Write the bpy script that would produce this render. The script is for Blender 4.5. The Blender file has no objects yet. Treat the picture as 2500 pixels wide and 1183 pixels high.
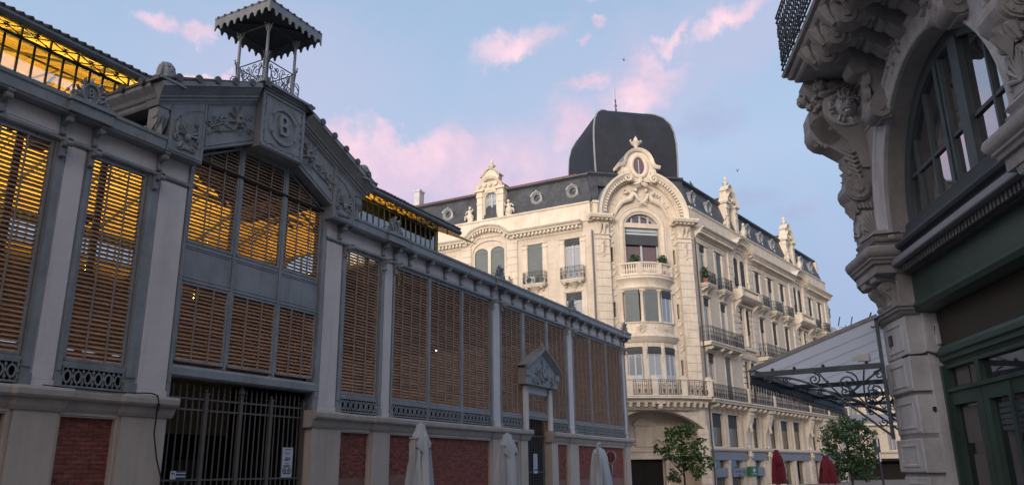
import bpy, bmesh, math, random
from mathutils import Matrix, Vector, noise as mnoise
from math import sin, cos, pi, radians, sqrt, atan2
random.seed(7)
scene = bpy.context.scene
col = scene.collection

# ------------------------------------------------------------------ camera
PITCH, ROLL, EYE = radians(16.4), radians(0.85), Vector((0, 0, 1.6))
fw = Vector((0, cos(PITCH), sin(PITCH))); up0 = Vector((0, -sin(PITCH), cos(PITCH))); rt0 = Vector((1, 0, 0))
rt = cos(ROLL)*rt0 - sin(ROLL)*up0; up = sin(ROLL)*rt0 + cos(ROLL)*up0
cam = bpy.data.cameras.new('camera'); camo = bpy.data.objects.new('camera', cam); col.objects.link(camo)
cam.sensor_width = 36; cam.lens = 36*1905/2500; cam.clip_start = 0.05; cam.clip_end = 3000
mm = Matrix((rt, up, -fw)).transposed().to_4x4(); mm.translation = EYE
camo.matrix_world = mm
scene.camera = camo

# ------------------------------------------------------------------ world
SUN_AZ = radians(180+24)          # compass yaw of the sunset glow (from +Y towards +X)
SUN_EL = radians(6)
SKY_STRENGTH = 0.15; EXPOSURE = 1.08
w = bpy.data.worlds.new('World'); scene.world = w; w.use_nodes = True
nt = w.node_tree; N_ = nt.nodes; L_ = nt.links; N_.clear()
def wn(t, **k):
    n = N_.new(t)
    for a, b in k.items(): setattr(n, a, b)
    return n
def wmath(op, a, b=None, c=None, clamp=False):
    n = wn('ShaderNodeMath', operation=op); n.use_clamp = clamp
    for i, v in enumerate((a, b, c)):
        if v is None: continue
        if isinstance(v, (int, float)): n.inputs[i].default_value = v
        else: L_.new(v, n.inputs[i])
    return n.outputs[0]
def wmix(fac, a, b):
    n = wn('ShaderNodeMix', data_type='RGBA')
    if isinstance(fac, (int, float)): n.inputs['Factor'].default_value = fac
    else: L_.new(fac, n.inputs['Factor'])
    for s, v in ((6, a), (7, b)):
        if isinstance(v, tuple): n.inputs[s].default_value = (*v, 1)
        else: L_.new(v, n.inputs[s])
    return n.outputs[2]
sky = wn('ShaderNodeTexSky', sky_type='NISHITA', sun_disc=False)
sky.sun_elevation = SUN_EL; sky.sun_rotation = SUN_AZ
sky.air_density = 1.0; sky.dust_density = 0.6; sky.ozone_density = 2.5; sky.altitude = 50
tc = wn('ShaderNodeTexCoord'); D = tc.outputs['Generated']
sep = wn('ShaderNodeSeparateXYZ'); L_.new(D, sep.inputs[0])
def wvm(op, a, b=None, scale=None):
    n = wn('ShaderNodeVectorMath', operation=op)
    for i, v in enumerate((a, b)):
        if v is None: continue
        if isinstance(v, tuple): n.inputs[i].default_value = v
        else: L_.new(v, n.inputs[i])
    if scale is not None:
        n.inputs['Scale'].default_value = scale
    return n
def wnoise(vec, scale, detail=5, rough=0.55, dist=0.0):
    n = wn('ShaderNodeTexNoise'); L_.new(vec, n.inputs['Vector'])
    n.inputs['Scale'].default_value = scale; n.inputs['Detail'].default_value = detail
    n.inputs['Roughness'].default_value = rough; n.inputs['Distortion'].default_value = dist
    return n
# puffy displacement of the look-up direction
nz = wnoise(D, 7.0, 7, 0.62)
off = wvm('SCALE', wvm('SUBTRACT', nz.outputs['Color'], (0.5, 0.5, 0.5)).outputs[0], scale=0.11).outputs[0]
nz2 = wnoise(D, 26.0, 4, 0.6)
off2 = wvm('SCALE', wvm('SUBTRACT', nz2.outputs['Color'], (0.5, 0.5, 0.5)).outputs[0], scale=0.055).outputs[0]
Dd = wvm('ADD', wvm('ADD', D, off).outputs[0], off2).outputs[0]
def px_dir(x, y):
    v = rt*(x-1250) - up*(y-591.5) + fw*1905
    return v.normalized()
def blob(x, y, wx, wy, soft=0.5, rot=0.0):
    """cloud mass in the sky dome: centre direction, angular half sizes (radians)"""
    d = px_dir(x, y); e1 = Vector((d.y, -d.x, 0)).normalized(); e2 = d.cross(e1)*-1
    a = radians(rot); f1 = e1*cos(a)+e2*sin(a); f2 = -e1*sin(a)+e2*cos(a)
    dx = wvm('DOT_PRODUCT', Dd, tuple(f1/wx)).outputs['Value']; dy = wvm('DOT_PRODUCT', Dd, tuple(f2/wy)).outputs['Value']
    dx = wmath('SUBTRACT', dx, d.dot(f1)/wx); dy = wmath('SUBTRACT', dy, d.dot(f2)/wy)
    fr = wvm('DOT_PRODUCT', D, tuple(d)).outputs['Value']
    r = wmath('SQRT', wmath('ADD', wmath('MULTIPLY', dx, dx), wmath('MULTIPLY', dy, dy)))
    m = wn('ShaderNodeMapRange', interpolation_type='SMOOTHSTEP')
    L_.new(r, m.inputs[0]); m.inputs[1].default_value = 1+soft; m.inputs[2].default_value = 1-soft
    m.inputs[3].default_value = 0; m.inputs[4].default_value = 1
    return wmath('MULTIPLY', m.outputs[0], wmath('GREATER_THAN', fr, 0.2))
def mx(*ms):
    r = ms[0]
    for m in ms[1:]: r = wmath('MAXIMUM', r, m)
    return r
k = 1/1950
# horizon-to-zenith tint of the evening air, everywhere round the dome
grad = wn('ShaderNodeMapRange'); L_.new(sep.outputs['Z'], grad.inputs[0])
grad.inputs[1].default_value = 0.0; grad.inputs[2].default_value = 0.75
SKYC = wn('ShaderNodeValToRGB'); L_.new(grad.outputs[0], SKYC.inputs[0])
cr = SKYC.color_ramp; cr.elements[0].color = (0.17, 0.27, 0.46, 1); cr.elements[1].color = (0.20, 0.33, 0.52, 1)
for p, c in ((0.28, (0.275, 0.38, 0.56)), (0.50, (0.385, 0.49, 0.66)), (0.75, (0.31, 0.43, 0.60))):
    e = cr.elements.new(p); e.color = (*c, 1)
base = wmix(0.88, wvm('SCALE', sky.outputs[0], scale=SKY_STRENGTH).outputs[0], SKYC.outputs[0])
# thin lavender veils
veil_n = wnoise(D, 3.2, 6, 0.6, 0.4)
vr = wn('ShaderNodeMapRange', interpolation_type='SMOOTHSTEP'); L_.new(veil_n.outputs['Fac'], vr.inputs[0])
vr.inputs[1].default_value = 0.47; vr.inputs[2].default_value = 0.68
wide = mx(blob(1000, 430, 560*k, 150*k, 0.5, 6), blob(1620, 170, 300*k, 130*k, 0.7, 25), blob(1420, 330, 260*k, 130*k, 0.6, 20),
          blob(1860, 60, 200*k, 90*k, 0.6, 30), blob(700, 180, 260*k, 150*k, 0.8))
veil = wmath('MAXIMUM', wmath('MULTIPLY', vr.outputs[0], 0.30), wmath('MULTIPLY', wide, 0.55))
c1 = wmix(veil, base, (0.43, 0.435, 0.60))
# pink sunlit cumulus
puff = mx(blob(820, 420, 190*k, 135*k, 0.2), blob(1060, 420, 150*k, 110*k, 0.25), blob(935, 345, 70*k, 60*k, 0.25), blob(780, 320, 60*k, 45*k, 0.25), blob(1150, 450, 330*k, 95*k, 0.6), blob(1270, 103, 90*k, 28*k, 0.75, 14),
          blob(1600, 163, 50*k, 22*k, 0.95), blob(1545, 220, 90*k, 30*k, 0.95, 20), blob(1385, 335, 40*k, 60*k, 0.9), blob(1435, 200, 50*k, 15*k, 0.9, 12), blob(1640, 80, 36*k, 13*k, 0.95, 50), blob(390, 42, 36*k, 22*k, 0.8),
          blob(485, 52, 32*k, 18*k, 0.8), blob(520, 205, 48*k, 13*k, 0.6, 8), blob(1450, 12, 36*k, 22*k, 0.7), blob(1433, 95, 16*k, 9*k, 0.7), blob(1780, 25, 80*k, 20*k, 0.95, 25),
          blob(-900, 300, 200*k, 120*k, 0.4), blob(3100, 250, 260*k, 130*k, 0.4))
pn = wnoise(D, 9.0, 6, 0.6)
pr = wn('ShaderNodeMapRange'); L_.new(pn.outputs['Fac'], pr.inputs[0]); pr.inputs[1].default_value = 0.35; pr.inputs[2].default_value = 0.65
pink = wmix(pr.outputs[0], (0.64, 0.43, 0.56), (0.88, 0.60, 0.66))
low = wn('ShaderNodeMapRange', interpolation_type='SMOOTHSTEP'); L_.new(sep.outputs['Z'], low.inputs[0])
low.inputs[1].default_value = 0.27; low.inputs[2].default_value = 0.39
pink = wmix(wmath('SUBTRACT', 1.0, low.outputs[0]), pink, (0.55, 0.44, 0.60))
c2 = wmix(wmath('MULTIPLY', puff, wmath('MULTIPLY_ADD', pr.outputs[0], 0.45, 0.42)), c1, pink)
# small grey wisps
gw = mx(blob(1720, 300, 60*k, 34*k, 0.9), blob(1945, 505, 48*k, 16*k, 0.9), blob(1830, 480, 60*k, 16*k, 0.9))
c3 = wmix(wmath('MULTIPLY', gw, 0.45), c2, (0.33, 0.35, 0.52))
# warm sunset band low behind the viewer
sd = Vector((sin(SUN_AZ), cos(SUN_AZ), 0.05)).normalized()
gl = wn('ShaderNodeMapRange', interpolation_type='SMOOTHSTEP'); L_.new(wvm('DOT_PRODUCT', D, tuple(sd)).outputs['Value'], gl.inputs[0])
gl.inputs[1].default_value = 0.15; gl.inputs[2].default_value = 1.0
c4 = wmix(wmath('MULTIPLY', gl.outputs[0], 0.85), c3, (1.85, 1.48, 1.28))
bg = wn('ShaderNodeBackground'); L_.new(c4, bg.inputs[0]); bg.inputs[1].default_value = 0.62
wo = wn('ShaderNodeOutputWorld'); L_.new(bg.outputs[0], wo.inputs[0])

sun = bpy.data.lights.new('sun', 'SUN'); sun.energy = 1.6; sun.angle = radians(20); sun.color = (1.0, 0.89, 0.76)
suno = bpy.data.objects.new('sun', sun); col.objects.link(suno)
sv = Vector((sin(SUN_AZ)*cos(SUN_EL), cos(SUN_AZ)*cos(SUN_EL), sin(SUN_EL)))
suno.rotation_euler = sv.to_track_quat('Z', 'Y').to_euler(); suno.location = (0, -10, 30)
vs = scene.view_settings
vs.view_transform = 'Standard'; vs.look = 'None'; vs.exposure = EXPOSURE; vs.gamma = 1; vs.use_curve_mapping = False

# ------------------------------------------------------------------ materials
def mat(name, c, rough=0.8, metal=0.0, var=0.12, sc=1.5, bump=0.15, bsc=25.0, streak=0.0, spec=0.5, c2=None, stretch=None, bdist=0.02, ps=None, joints=None):
    m = bpy.data.materials.new(name); m.use_nodes = True; t = m.node_tree; n = t.nodes; l = t.links
    p = n['Principled BSDF']; p.inputs['Roughness'].default_value = rough; p.inputs['Metallic'].default_value = metal
    p.inputs['Specular IOR Level'].default_value = spec
    g = n.new('ShaderNodeNewGeometry'); src = g.outputs['Position']
    if stretch:
        tcn = n.new('ShaderNodeTexCoord'); mp = n.new('ShaderNodeMapping'); mp.inputs['Scale'].default_value = stretch
        l.new(tcn.outputs['Object'], mp.inputs[0]); src = mp.outputs[0]
    if ps:
        mp = n.new('ShaderNodeMapping'); mp.inputs['Scale'].default_value = ps; l.new(g.outputs['Position'], mp.inputs[0]); src = mp.outputs[0]
    def noi(s, d=4, r=0.6):
        k_ = n.new('ShaderNodeTexNoise'); k_.inputs['Scale'].default_value = s; k_.inputs['Detail'].default_value = d; k_.inputs['Roughness'].default_value = r
        l.new(src, k_.inputs['Vector']); return k_
    na = noi(sc); nb = noi(sc*9, 3)
    mp2 = n.new('ShaderNodeMath'); mp2.operation = 'MULTIPLY_ADD'; l.new(nb.outputs['Fac'], mp2.inputs[0]); mp2.inputs[1].default_value = 0.4; l.new(na.outputs['Fac'], mp2.inputs[2])
    r = n.new('ShaderNodeValToRGB'); l.new(mp2.outputs[0], r.inputs[0])
    lo = tuple(max(0, v*(1-var*1.6)) for v in (c2 or c)); hi = tuple(min(1, v*(1+var)) for v in c)
    r.color_ramp.elements[0].position = 0.45; r.color_ramp.elements[1].position = 0.95
    r.color_ramp.elements[0].color = (*lo, 1); r.color_ramp.elements[1].color = (*hi, 1)
    out = r.outputs[0]
    if streak:
        mp3 = n.new('ShaderNodeMapping'); mp3.inputs['Scale'].default_value = (3.5, 3.5, 0.28); l.new(g.outputs['Position'], mp3.inputs[0])
        ns = n.new('ShaderNodeTexNoise'); ns.inputs['Scale'].default_value = 1.6; ns.inputs['Detail'].default_value = 5; l.new(mp3.outputs[0], ns.inputs['Vector'])
        rr = n.new('ShaderNodeMapRange'); l.new(ns.outputs['Fac'], rr.inputs[0]); rr.inputs[1].default_value = 0.5; rr.inputs[2].default_value = 0.72
        rr.inputs[3].default_value = 0; rr.inputs[4].default_value = streak
        mi = n.new('ShaderNodeMix'); mi.data_type = 'RGBA'; l.new(rr.outputs[0], mi.inputs['Factor']); l.new(out, mi.inputs[6])
        mi.inputs[7].default_value = (*[v*0.45 for v in c], 1); out = mi.outputs[2]
    if joints:                                          # faint masonry joints / slate courses, laid out along the wall
        jw, jh, jm, jd = joints; tj = n.new('ShaderNodeTexCoord'); sj = n.new('ShaderNodeSeparateXYZ'); cj = n.new('ShaderNodeCombineXYZ'); l.new(tj.outputs['Object'], sj.inputs[0]); l.new(sj.outputs['X'], cj.inputs['X']); l.new(sj.outputs['Z'], cj.inputs['Y'])
        bj = n.new('ShaderNodeTexBrick'); l.new(cj.outputs[0], bj.inputs['Vector']); bj.inputs['Scale'].default_value = 1; bj.inputs['Brick Width'].default_value = jw; bj.inputs['Row Height'].default_value = jh
        bj.inputs['Mortar Size'].default_value = jm; bj.inputs['Color1'].default_value = (1, 1, 1, 1); bj.inputs['Color2'].default_value = (jd[0], jd[0], jd[0], 1); bj.inputs['Mortar'].default_value = (jd[1], jd[1], jd[1], 1)
        mj = n.new('ShaderNodeMix'); mj.data_type = 'RGBA'; mj.blend_type = 'MULTIPLY'; mj.inputs['Factor'].default_value = 1; l.new(out, mj.inputs[6]); l.new(bj.outputs['Color'], mj.inputs[7]); out = mj.outputs[2]
    l.new(out, p.inputs['Base Color'])
    if bump:
        nc = noi(bsc, 4); b = n.new('ShaderNodeBump'); b.inputs['Strength'].default_value = bump; b.inputs['Distance'].default_value = bdist
        l.new(nc.outputs['Fac'], b.inputs['Height']); l.new(b.outputs[0], p.inputs['Normal'])
    return m
def emat(name, c, s):
    m = bpy.data.materials.new(name); m.use_nodes = True; p = m.node_tree.nodes['Principled BSDF']
    p.inputs['Base Color'].default_value = (*c, 1); p.inputs['Emission Color'].default_value = (*c, 1); p.inputs['Emission Strength'].default_value = s
    return m
def glass(name, tint, refl, rough=0.03, alpha=0.0):
    """pane: mirror-like skin over a dark room, or (alpha>0) see-through"""
    m = bpy.data.materials.new(name); m.use_nodes = True; t = m.node_tree; n = t.nodes; l = t.links; n.clear()
    o = n.new('ShaderNodeOutputMaterial'); mix = n.new('ShaderNodeMixShader'); gl_ = n.new('ShaderNodeBsdfGlossy')
    gl_.inputs['Roughness'].default_value = rough; gl_.inputs['Color'].default_value = (0.95, 0.95, 0.95, 1)
    gm = n.new('ShaderNodeNewGeometry'); nz_ = n.new('ShaderNodeTexNoise'); nz_.inputs['Scale'].default_value = 0.9; l.new(gm.outputs['Position'], nz_.inputs['Vector'])
    bp = n.new('ShaderNodeBump'); bp.inputs['Strength'].default_value = 0.0 if alpha else 0.12; bp.inputs['Distance'].default_value = 0.05; l.new(nz_.outputs['Fac'], bp.inputs['Height']); l.new(bp.outputs[0], gl_.inputs['Normal'])
    if alpha: b = n.new('ShaderNodeBsdfTransparent'); b.inputs[0].default_value = (*tint, 1)
    else: b = n.new('ShaderNodeBsdfDiffuse'); b.inputs[0].default_value = (*tint, 1)
    fr = n.new('ShaderNodeFresnel'); fr.inputs[0].default_value = 1.5
    ad = n.new('ShaderNodeMath'); ad.operation = 'ADD'; ad.use_clamp = True; l.new(fr.outputs[0], ad.inputs[0]); ad.inputs[1].default_value = refl
    l.new(ad.outputs[0], mix.inputs[0]); l.new(b.outputs[0], mix.inputs[1]); l.new(gl_.outputs[0], mix.inputs[2]); l.new(mix.outputs[0], o.inputs[0])
    return m
def canopymat():
    m = MT['canopyg']; t = m.node_tree; n = t.nodes; l = t.links; p = n['Principled BSDF']; o = n['Material Output']
    tr_ = n.new('ShaderNodeBsdfTranslucent'); tr_.inputs[0].default_value = (0.95, 0.94, 0.94, 1); a = n.new('ShaderNodeAddShader')
    mx_ = n.new('ShaderNodeMixShader'); mx_.inputs[0].default_value = 0.78; l.new(p.outputs[0], mx_.inputs[1]); l.new(tr_.outputs[0], mx_.inputs[2]); l.new(mx_.outputs[0], o.inputs[0])
def leafmat(name, c, c2):
    m = mat(name, c, rough=0.55, var=0.25, sc=6, bump=0, c2=c2)
    return m
MT = dict(
  iron=mat('iron_paint', (0.235, 0.250, 0.265), 0.5, 0.0, 0.16, 1.6, 0.16, 30, streak=0.42),
  irond=mat('iron_dark', (0.085, 0.090, 0.100), 0.5, 0.0, 0.2, 3.0, 0.15, 40),
  plaster=mat('plaster_lilac', (0.61, 0.57, 0.565), 0.9, 0, 0.07, 1.2, 0.15, 50, streak=0.18),
  plinth=mat('plinth_render', (0.47, 0.41, 0.36), 0.9, 0, 0.08, 1.0, 0.2, 30, streak=0.22),
  coping=mat('coping', (0.40, 0.36, 0.33), 0.9, 0, 0.10, 2.0, 0.25, 30, streak=0.2),
  brick=mat('brick', (0.27, 0.080, 0.064), 0.9, 0, 0.45, 1.0, 0.35, 60, ps=(5.0, 5.0, 13.0)),
  mortar=mat('mortar', (0.24, 0.13, 0.11), 0.95, 0, 0.15, 6.0, 0.3, 60),
  slat=mat('slat_wood', (0.45, 0.30, 0.215), 0.7, 0, 0.25, 2.2, 0.15, 30, c2=(0.29, 0.17, 0.115), ps=(0.5, 0.5, 13.0)),
  plank=mat('plank_wood', (0.55, 0.34, 0.13), 0.7, 0, 0.15, 2.5, 0.2, 20),
  tile=mat('tile_dark', (0.050, 0.048, 0.052), 0.6, 0, 0.25, 3.0, 0.2, 20),
  zinc=mat('zinc', (0.065, 0.072, 0.088), 0.45, 0.35, 0.25, 0.8, 0.12, 8, streak=0.3),
  zincl=mat('zinc_light', (0.30, 0.32, 0.34), 0.5, 0.3, 0.15, 2.0, 0.1, 20, streak=0.2),
  slate=mat('slate', (0.060, 0.066, 0.080), 0.55, 0, 0.35, 1.2, 0.3, 12, streak=0.5, joints=(0.35, 0.22, 0.014, (0.78, 0.6))),
  slated=mat('slate_dome', (0.014, 0.019, 0.032), 0.75, 0, 0.30, 0.7, 0.25, 10, streak=0.3, joints=(0.6, 0.45, 0.012, (0.85, 0.7))),
  red=mat('red_roof', (0.33, 0.12, 0.075), 0.85, 0, 0.3, 3.0, 0.3, 20),
  stone=mat('cream_stone', (0.60, 0.53, 0.44), 0.9, 0, 0.10, 0.5, 0.2, 12, streak=0.26, joints=(1.15, 0.46, 0.012, (0.955, 0.80))),
  stone2=mat('cream_trim', (0.64, 0.57, 0.475), 0.9, 0, 0.12, 1.2, 0.25, 15, streak=0.30),
  nstone=mat('grey_stone', (0.33, 0.325, 0.33), 0.9, 0, 0.16, 1.6, 0.45, 35, streak=0.35),
  nstone2=mat('pale_stone', (0.50, 0.515, 0.545), 0.9, 0, 0.14, 2.2, 0.4, 40, streak=0.4),
  green=mat('green_paint', (0.032, 0.066, 0.054), 0.45, 0, 0.2, 2.0, 0.1, 30),
  bluef=mat('window_blue', (0.065, 0.090, 0.105), 0.5, 0, 0.15, 3.0, 0.1, 40),
  brown=mat('brown_board', (0.042, 0.034, 0.027), 0.7, 0, 0.12, 2.0, 0.1, 20),
  wframe=mat('frame_blue', (0.42, 0.47, 0.53), 0.6, 0, 0.08, 2.0, 0.0, 30),
  shut=mat('shutter', (0.13, 0.155, 0.16), 0.7, 0, 0.08, 2.0, 0.0, 30),
  shutd=mat('shutter_dark', (0.045, 0.052, 0.062), 0.7, 0, 0.1, 2.0, 0.0, 30),
  rail=mat('railing', (0.030, 0.036, 0.046), 0.5, 0.2, 0.2, 3.0, 0, 30),
  railb=mat('canopy_iron', (0.060, 0.082, 0.100), 0.5, 0.3, 0.3, 3.0, 0.1, 30),
  paneg=glass('pane', (0.012, 0.013, 0.016), 0.13),
  panep=glass('pane_curtain', (0.22, 0.25, 0.28), 0.08),
  panen=glass('pane_near', (0.012, 0.016, 0.022), 0.38),
  paner=glass('pane_maroon', (0.075, 0.030, 0.038), 0.06),
  panec=glass('clerestory_pane', (0.95, 0.95, 0.95), 0.22, 0.0, 1.0),
  canopyg=mat('canopy_sheet', (0.28, 0.29, 0.32), 0.6, 0, 0.05, 0.5, 0.04, 10, streak=0.12),
  fabric=mat('pale_fabric', (0.39, 0.44, 0.49), 0.9, 0, 0.06, 3.0, 0.15, 60, streak=0.1),
  redf=mat('red_fabric', (0.13, 0.006, 0.015), 0.85, 0, 0.15, 3.0, 0.15, 60),
  pole=mat('pale_pole', (0.42, 0.43, 0.44), 0.4, 0.3, 0.06, 3.0, 0, 60),
  white=mat('sign_white', (0.50, 0.54, 0.60), 0.5, 0, 0.03, 3.0, 0, 60),
  fascia=mat('fascia_grey', (0.19, 0.21, 0.27), 0.5, 0, 0.05, 2.0, 0, 60),
  navy=mat('sign_navy', (0.01, 0.015, 0.06), 0.5, 0, 0.03, 3.0, 0, 60),
  ink=mat('sign_ink', (0.02, 0.02, 0.03), 0.5, 0, 0.03, 3.0, 0, 60),
  grey=mat('sign_grey', (0.24, 0.26, 0.31), 0.5, 0, 0.03, 3.0, 0, 60),
  sgreen=mat('sign_green', (0.008, 0.13, 0.055), 0.5, 0, 0.03, 3.0, 0, 60),
  teal=mat('sign_teal', (0.02, 0.13, 0.17), 0.5, 0, 0.03, 3.0, 0, 60),
  signr=mat('sign_red', (0.16, 0.03, 0.03), 0.5, 0, 0.03, 3.0, 0, 60),
  cable=mat('cable', (0.012, 0.012, 0.014), 0.6, 0, 0.03, 3.0, 0, 60),
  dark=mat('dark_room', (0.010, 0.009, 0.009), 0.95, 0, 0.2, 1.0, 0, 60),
  dimwall=mat('dim_wall', (0.38, 0.29, 0.19), 0.9, 0, 0.1, 1.0, 0, 60),
  inwall=mat('inner_wall', (0.20, 0.13, 0.08), 0.9, 0, 0.2, 0.8, 0.1, 6),
  bark=mat('bark', (0.045, 0.035, 0.028), 0.9, 0, 0.25, 12, 0.5, 30),
  leafa=leafmat('leaf_broad', (0.080, 0.150, 0.036), (0.030, 0.062, 0.018)),
  leafb=leafmat('leaf_fine', (0.045, 0.105, 0.034), (0.017, 0.042, 0.015)),
  pave=mat('paving', (0.17, 0.155, 0.14), 0.85, 0, 0.12, 1.0, 0.3, 8),
  asph=mat('asphalt', (0.05, 0.05, 0.052), 0.9, 0, 0.15, 2.0, 0.3, 50),
  cardboard=mat('cardboard', (0.11, 0.105, 0.10), 0.8, 0, 0.1, 3, 0, 30),
  gatem=mat('gate_paint', (0.105, 0.098, 0.09), 0.6, 0, 0.15, 3, 0.1, 40, streak=0.2),
  ironl=mat('iron_pale', (0.25, 0.27, 0.29), 0.5, 0, 0.1, 3, 0.05, 40),
  lampw=emat('lamp_glow', (1.0, 0.82, 0.45), 7.0),
)

canopymat()

# ------------------------------------------------------------------ mesh builder: local x along the wall, o out of the wall, z up
class B:
    def __init__(s): s.v = []; s.f = []
    def add(s, vs, fs):
        n = len(s.v); s.v += [(x, -o, z) for x, o, z in vs]; s.f += [tuple(i+n for i in f) for f in fs]; return s
    def box(s, x0, x1, o0, o1, z0, z1):
        return s.add([(x, o, z) for z in (z0, z1) for o in (o0, o1) for x in (x0, x1)],
                     [(0, 1, 3, 2), (4, 6, 7, 5), (0, 4, 5, 1), (2, 3, 7, 6), (0, 2, 6, 4), (1, 5, 7, 3)])
    def prism(s, pts, ax, a0, a1):
        m = len(pts)
        def p(q, a): return (a, q[0], q[1]) if ax == 'x' else ((q[0], a, q[1]) if ax == 'o' else (q[0], q[1], a))
        return s.add([p(q, a0) for q in pts]+[p(q, a1) for q in pts],
                     [tuple(range(m))[::-1], tuple(range(m, 2*m))]+[(i, (i+1) % m, m+(i+1) % m, m+i) for i in range(m)])
    def tube(s, path, r, n=5, cap=True):
        P = [Vector(p) for p in path]; m = len(P); vs = []; fs = []
        if isinstance(r, (int, float)): r = [r]*m
        ref = None
        for i, p in enumerate(P):
            t = (P[min(i+1, m-1)]-P[max(i-1, 0)])
            if t.length < 1e-9: t = Vector((0, 0, 1))
            t.normalize()
            if ref is None: ref = t.orthogonal().normalized()
            ref = (ref - t*ref.dot(t))
            if ref.length < 1e-6: ref = t.orthogonal()
            ref.normalize(); b = t.cross(ref)
            for j in range(n):
                a = 2*pi*j/n; vs.append(tuple(p + (ref*cos(a)+b*sin(a))*r[i]))
        for i in range(m-1):
            for j in range(n): fs.append((i*n+j, i*n+(j+1) % n, (i+1)*n+(j+1) % n, (i+1)*n+j))
        if cap: fs += [tuple(range(n))[::-1], tuple(range((m-1)*n, m*n))]
        return s.add(vs, fs)
    def lathe(s, x, o, prof, n=10, a0=0, a1=2*pi, wob=None):
        full = abs(a1-a0-2*pi) < 1e-6; m = n if full else n+1; vs = []; fs = []
        for i, (r, z) in enumerate(prof):
            for j in range(m):
                a = a0+(a1-a0)*j/n; rr = r*(wob(a, i) if wob else 1); vs.append((x+rr*cos(a), o+rr*sin(a), z))
        for i in range(len(prof)-1):
            for j in range(n): j2 = (j+1) % m; fs.append((i*m+j, i*m+j2, (i+1)*m+j2, (i+1)*m+j))
        if full: fs += [tuple(range(m))[::-1], tuple(range((len(prof)-1)*m, len(prof)*m))]
        return s.add(vs, fs)
    def ball(s, c, r, n=8, m=6):
        if isinstance(r, (int, float)): r = (r, r, r)
        vs = [(c[0], c[1], c[2]-r[2])]; fs = []
        for i in range(1, m):
            t = pi*i/m
            for j in range(n): a = 2*pi*j/n; vs.append((c[0]+r[0]*sin(t)*cos(a), c[1]+r[1]*sin(t)*sin(a), c[2]-r[2]*cos(t)))
        vs.append((c[0], c[1], c[2]+r[2])); e = len(vs)-1
        for j in range(n):
            fs.append((0, 1+(j+1) % n, 1+j)); fs.append((e, 1+(m-2)*n+j, 1+(m-2)*n+(j+1) % n))
            for i in range(m-2): fs.append((1+i*n+j, 1+i*n+(j+1) % n, 1+(i+1)*n+(j+1) % n, 1+(i+1)*n+j))
        return s.add(vs, fs)
    def sweep(s, path, prof, closed=True):
        """path: points in the x,z plane; prof: (d,o) closed section, d = offset to the left of the path"""
        m = len(prof); P = [Vector(p) for p in path]; vs = []; fs = []
        for i, p in enumerate(P):
            t1 = (P[i]-P[i-1]) if i else (P[1]-P[0]); t2 = (P[i+1]-P[i]) if i < len(P)-1 else t1
            t1 = t1.normalized(); t2 = t2.normalized(); n1 = Vector((-t1.y, t1.x)); n2 = Vector((-t2.y, t2.x))
            b = (n1+n2); b = b/max(0.3, b.dot(n1)) if b.length > 1e-6 else n1
            for d, o in prof: vs.append((p.x+b.x*d, o, p.y+b.y*d))
        for i in range(len(P)-1):
            for j in range(m): fs.append((i*m+j, i*m+(j+1) % m, (i+1)*m+(j+1) % m, (i+1)*m+j))
        fs += [tuple(range(m))[::-1], tuple(range((len(P)-1)*m, len(P)*m))]
        return s.add(vs, fs)
    def planb(s, path, prof):
        """path in plan (x,o); prof (d,z) with d outward to the right-hand normal (towards +o for +x travel)"""
        m = len(prof); P = [Vector(p) for p in path]; vs = []; fs = []
        for i, p in enumerate(P):
            t1 = (P[i]-P[i-1]) if i else (P[1]-P[0]); t2 = (P[i+1]-P[i]) if i < len(P)-1 else t1
            t1 = t1.normalized(); t2 = t2.normalized(); n1 = Vector((-t1.y, t1.x)); n2 = Vector((-t2.y, t2.x))
            b = (n1+n2); b = b/max(0.3, b.dot(n1))
            for d, z in prof: vs.append((p.x+b.x*d, p.y+b.y*d, z))
        for i in range(len(P)-1):
            for j in range(m): fs.append((i*m+j, i*m+(j+1) % m, (i+1)*m+(j+1) % m, (i+1)*m+j))
        fs += [tuple(range(m))[::-1], tuple(range((len(P)-1)*m, len(P)*m))]
        return s.add(vs, fs)
    def grid(s, x0, x1, z0, z1, o0, o1, holes):
        xs = sorted({x0, x1, *[min(max(h[i], x0), x1) for h in holes for i in (0, 1)]})
        zs = sorted({z0, z1, *[min(max(h[i], z0), z1) for h in holes for i in (2, 3)]})
        for a, b in zip(zs, zs[1:]):
            run = None
            for c, d in zip(xs, xs[1:]):
                mx_, mz = (c+d)/2, (a+b)/2
                inh = any(h[0] < mx_ < h[1] and h[2] < mz < h[3] for h in holes)
                if inh:
                    if run is not None: s.box(run, c, o0, o1, a, b); run = None
                elif run is None: run = c
            if run is not None: s.box(run, x1, o0, o1, a, b)
        return s
    def mesh(s, name, m, smooth=False):
        me = bpy.data.meshes.new(name); me.from_pydata(s.v, [], s.f)
        bm = bmesh.new(); bm.from_mesh(me); bmesh.ops.recalc_face_normals(bm, faces=bm.faces); bm.to_mesh(me); bm.free()
        me.materials.append(MT[m] if isinstance(m, str) else m)
        if smooth:
            me.polygons.foreach_set('use_smooth', [True]*len(me.polygons)); me.set_sharp_from_angle(angle=radians(38))
        return me
def arc(cx, cz, r, a0, a1, n, rz=None):
    rz = rz or r
    return [(cx+r*cos(radians(a0+(a1-a0)*i/n)), cz+rz*sin(radians(a0+(a1-a0)*i/n))) for i in range(n+1)]
def spiral(cx, cz, r, a0, turns, n=14, o=0.0, end=0.12):
    return [(cx+r*(1-(1-end)*i/n)*cos(radians(a0)+2*pi*turns*i/n), o, cz+r*(1-(1-end)*i/n)*sin(radians(a0)+2*pi*turns*i/n)) for i in range(n+1)]
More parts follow.
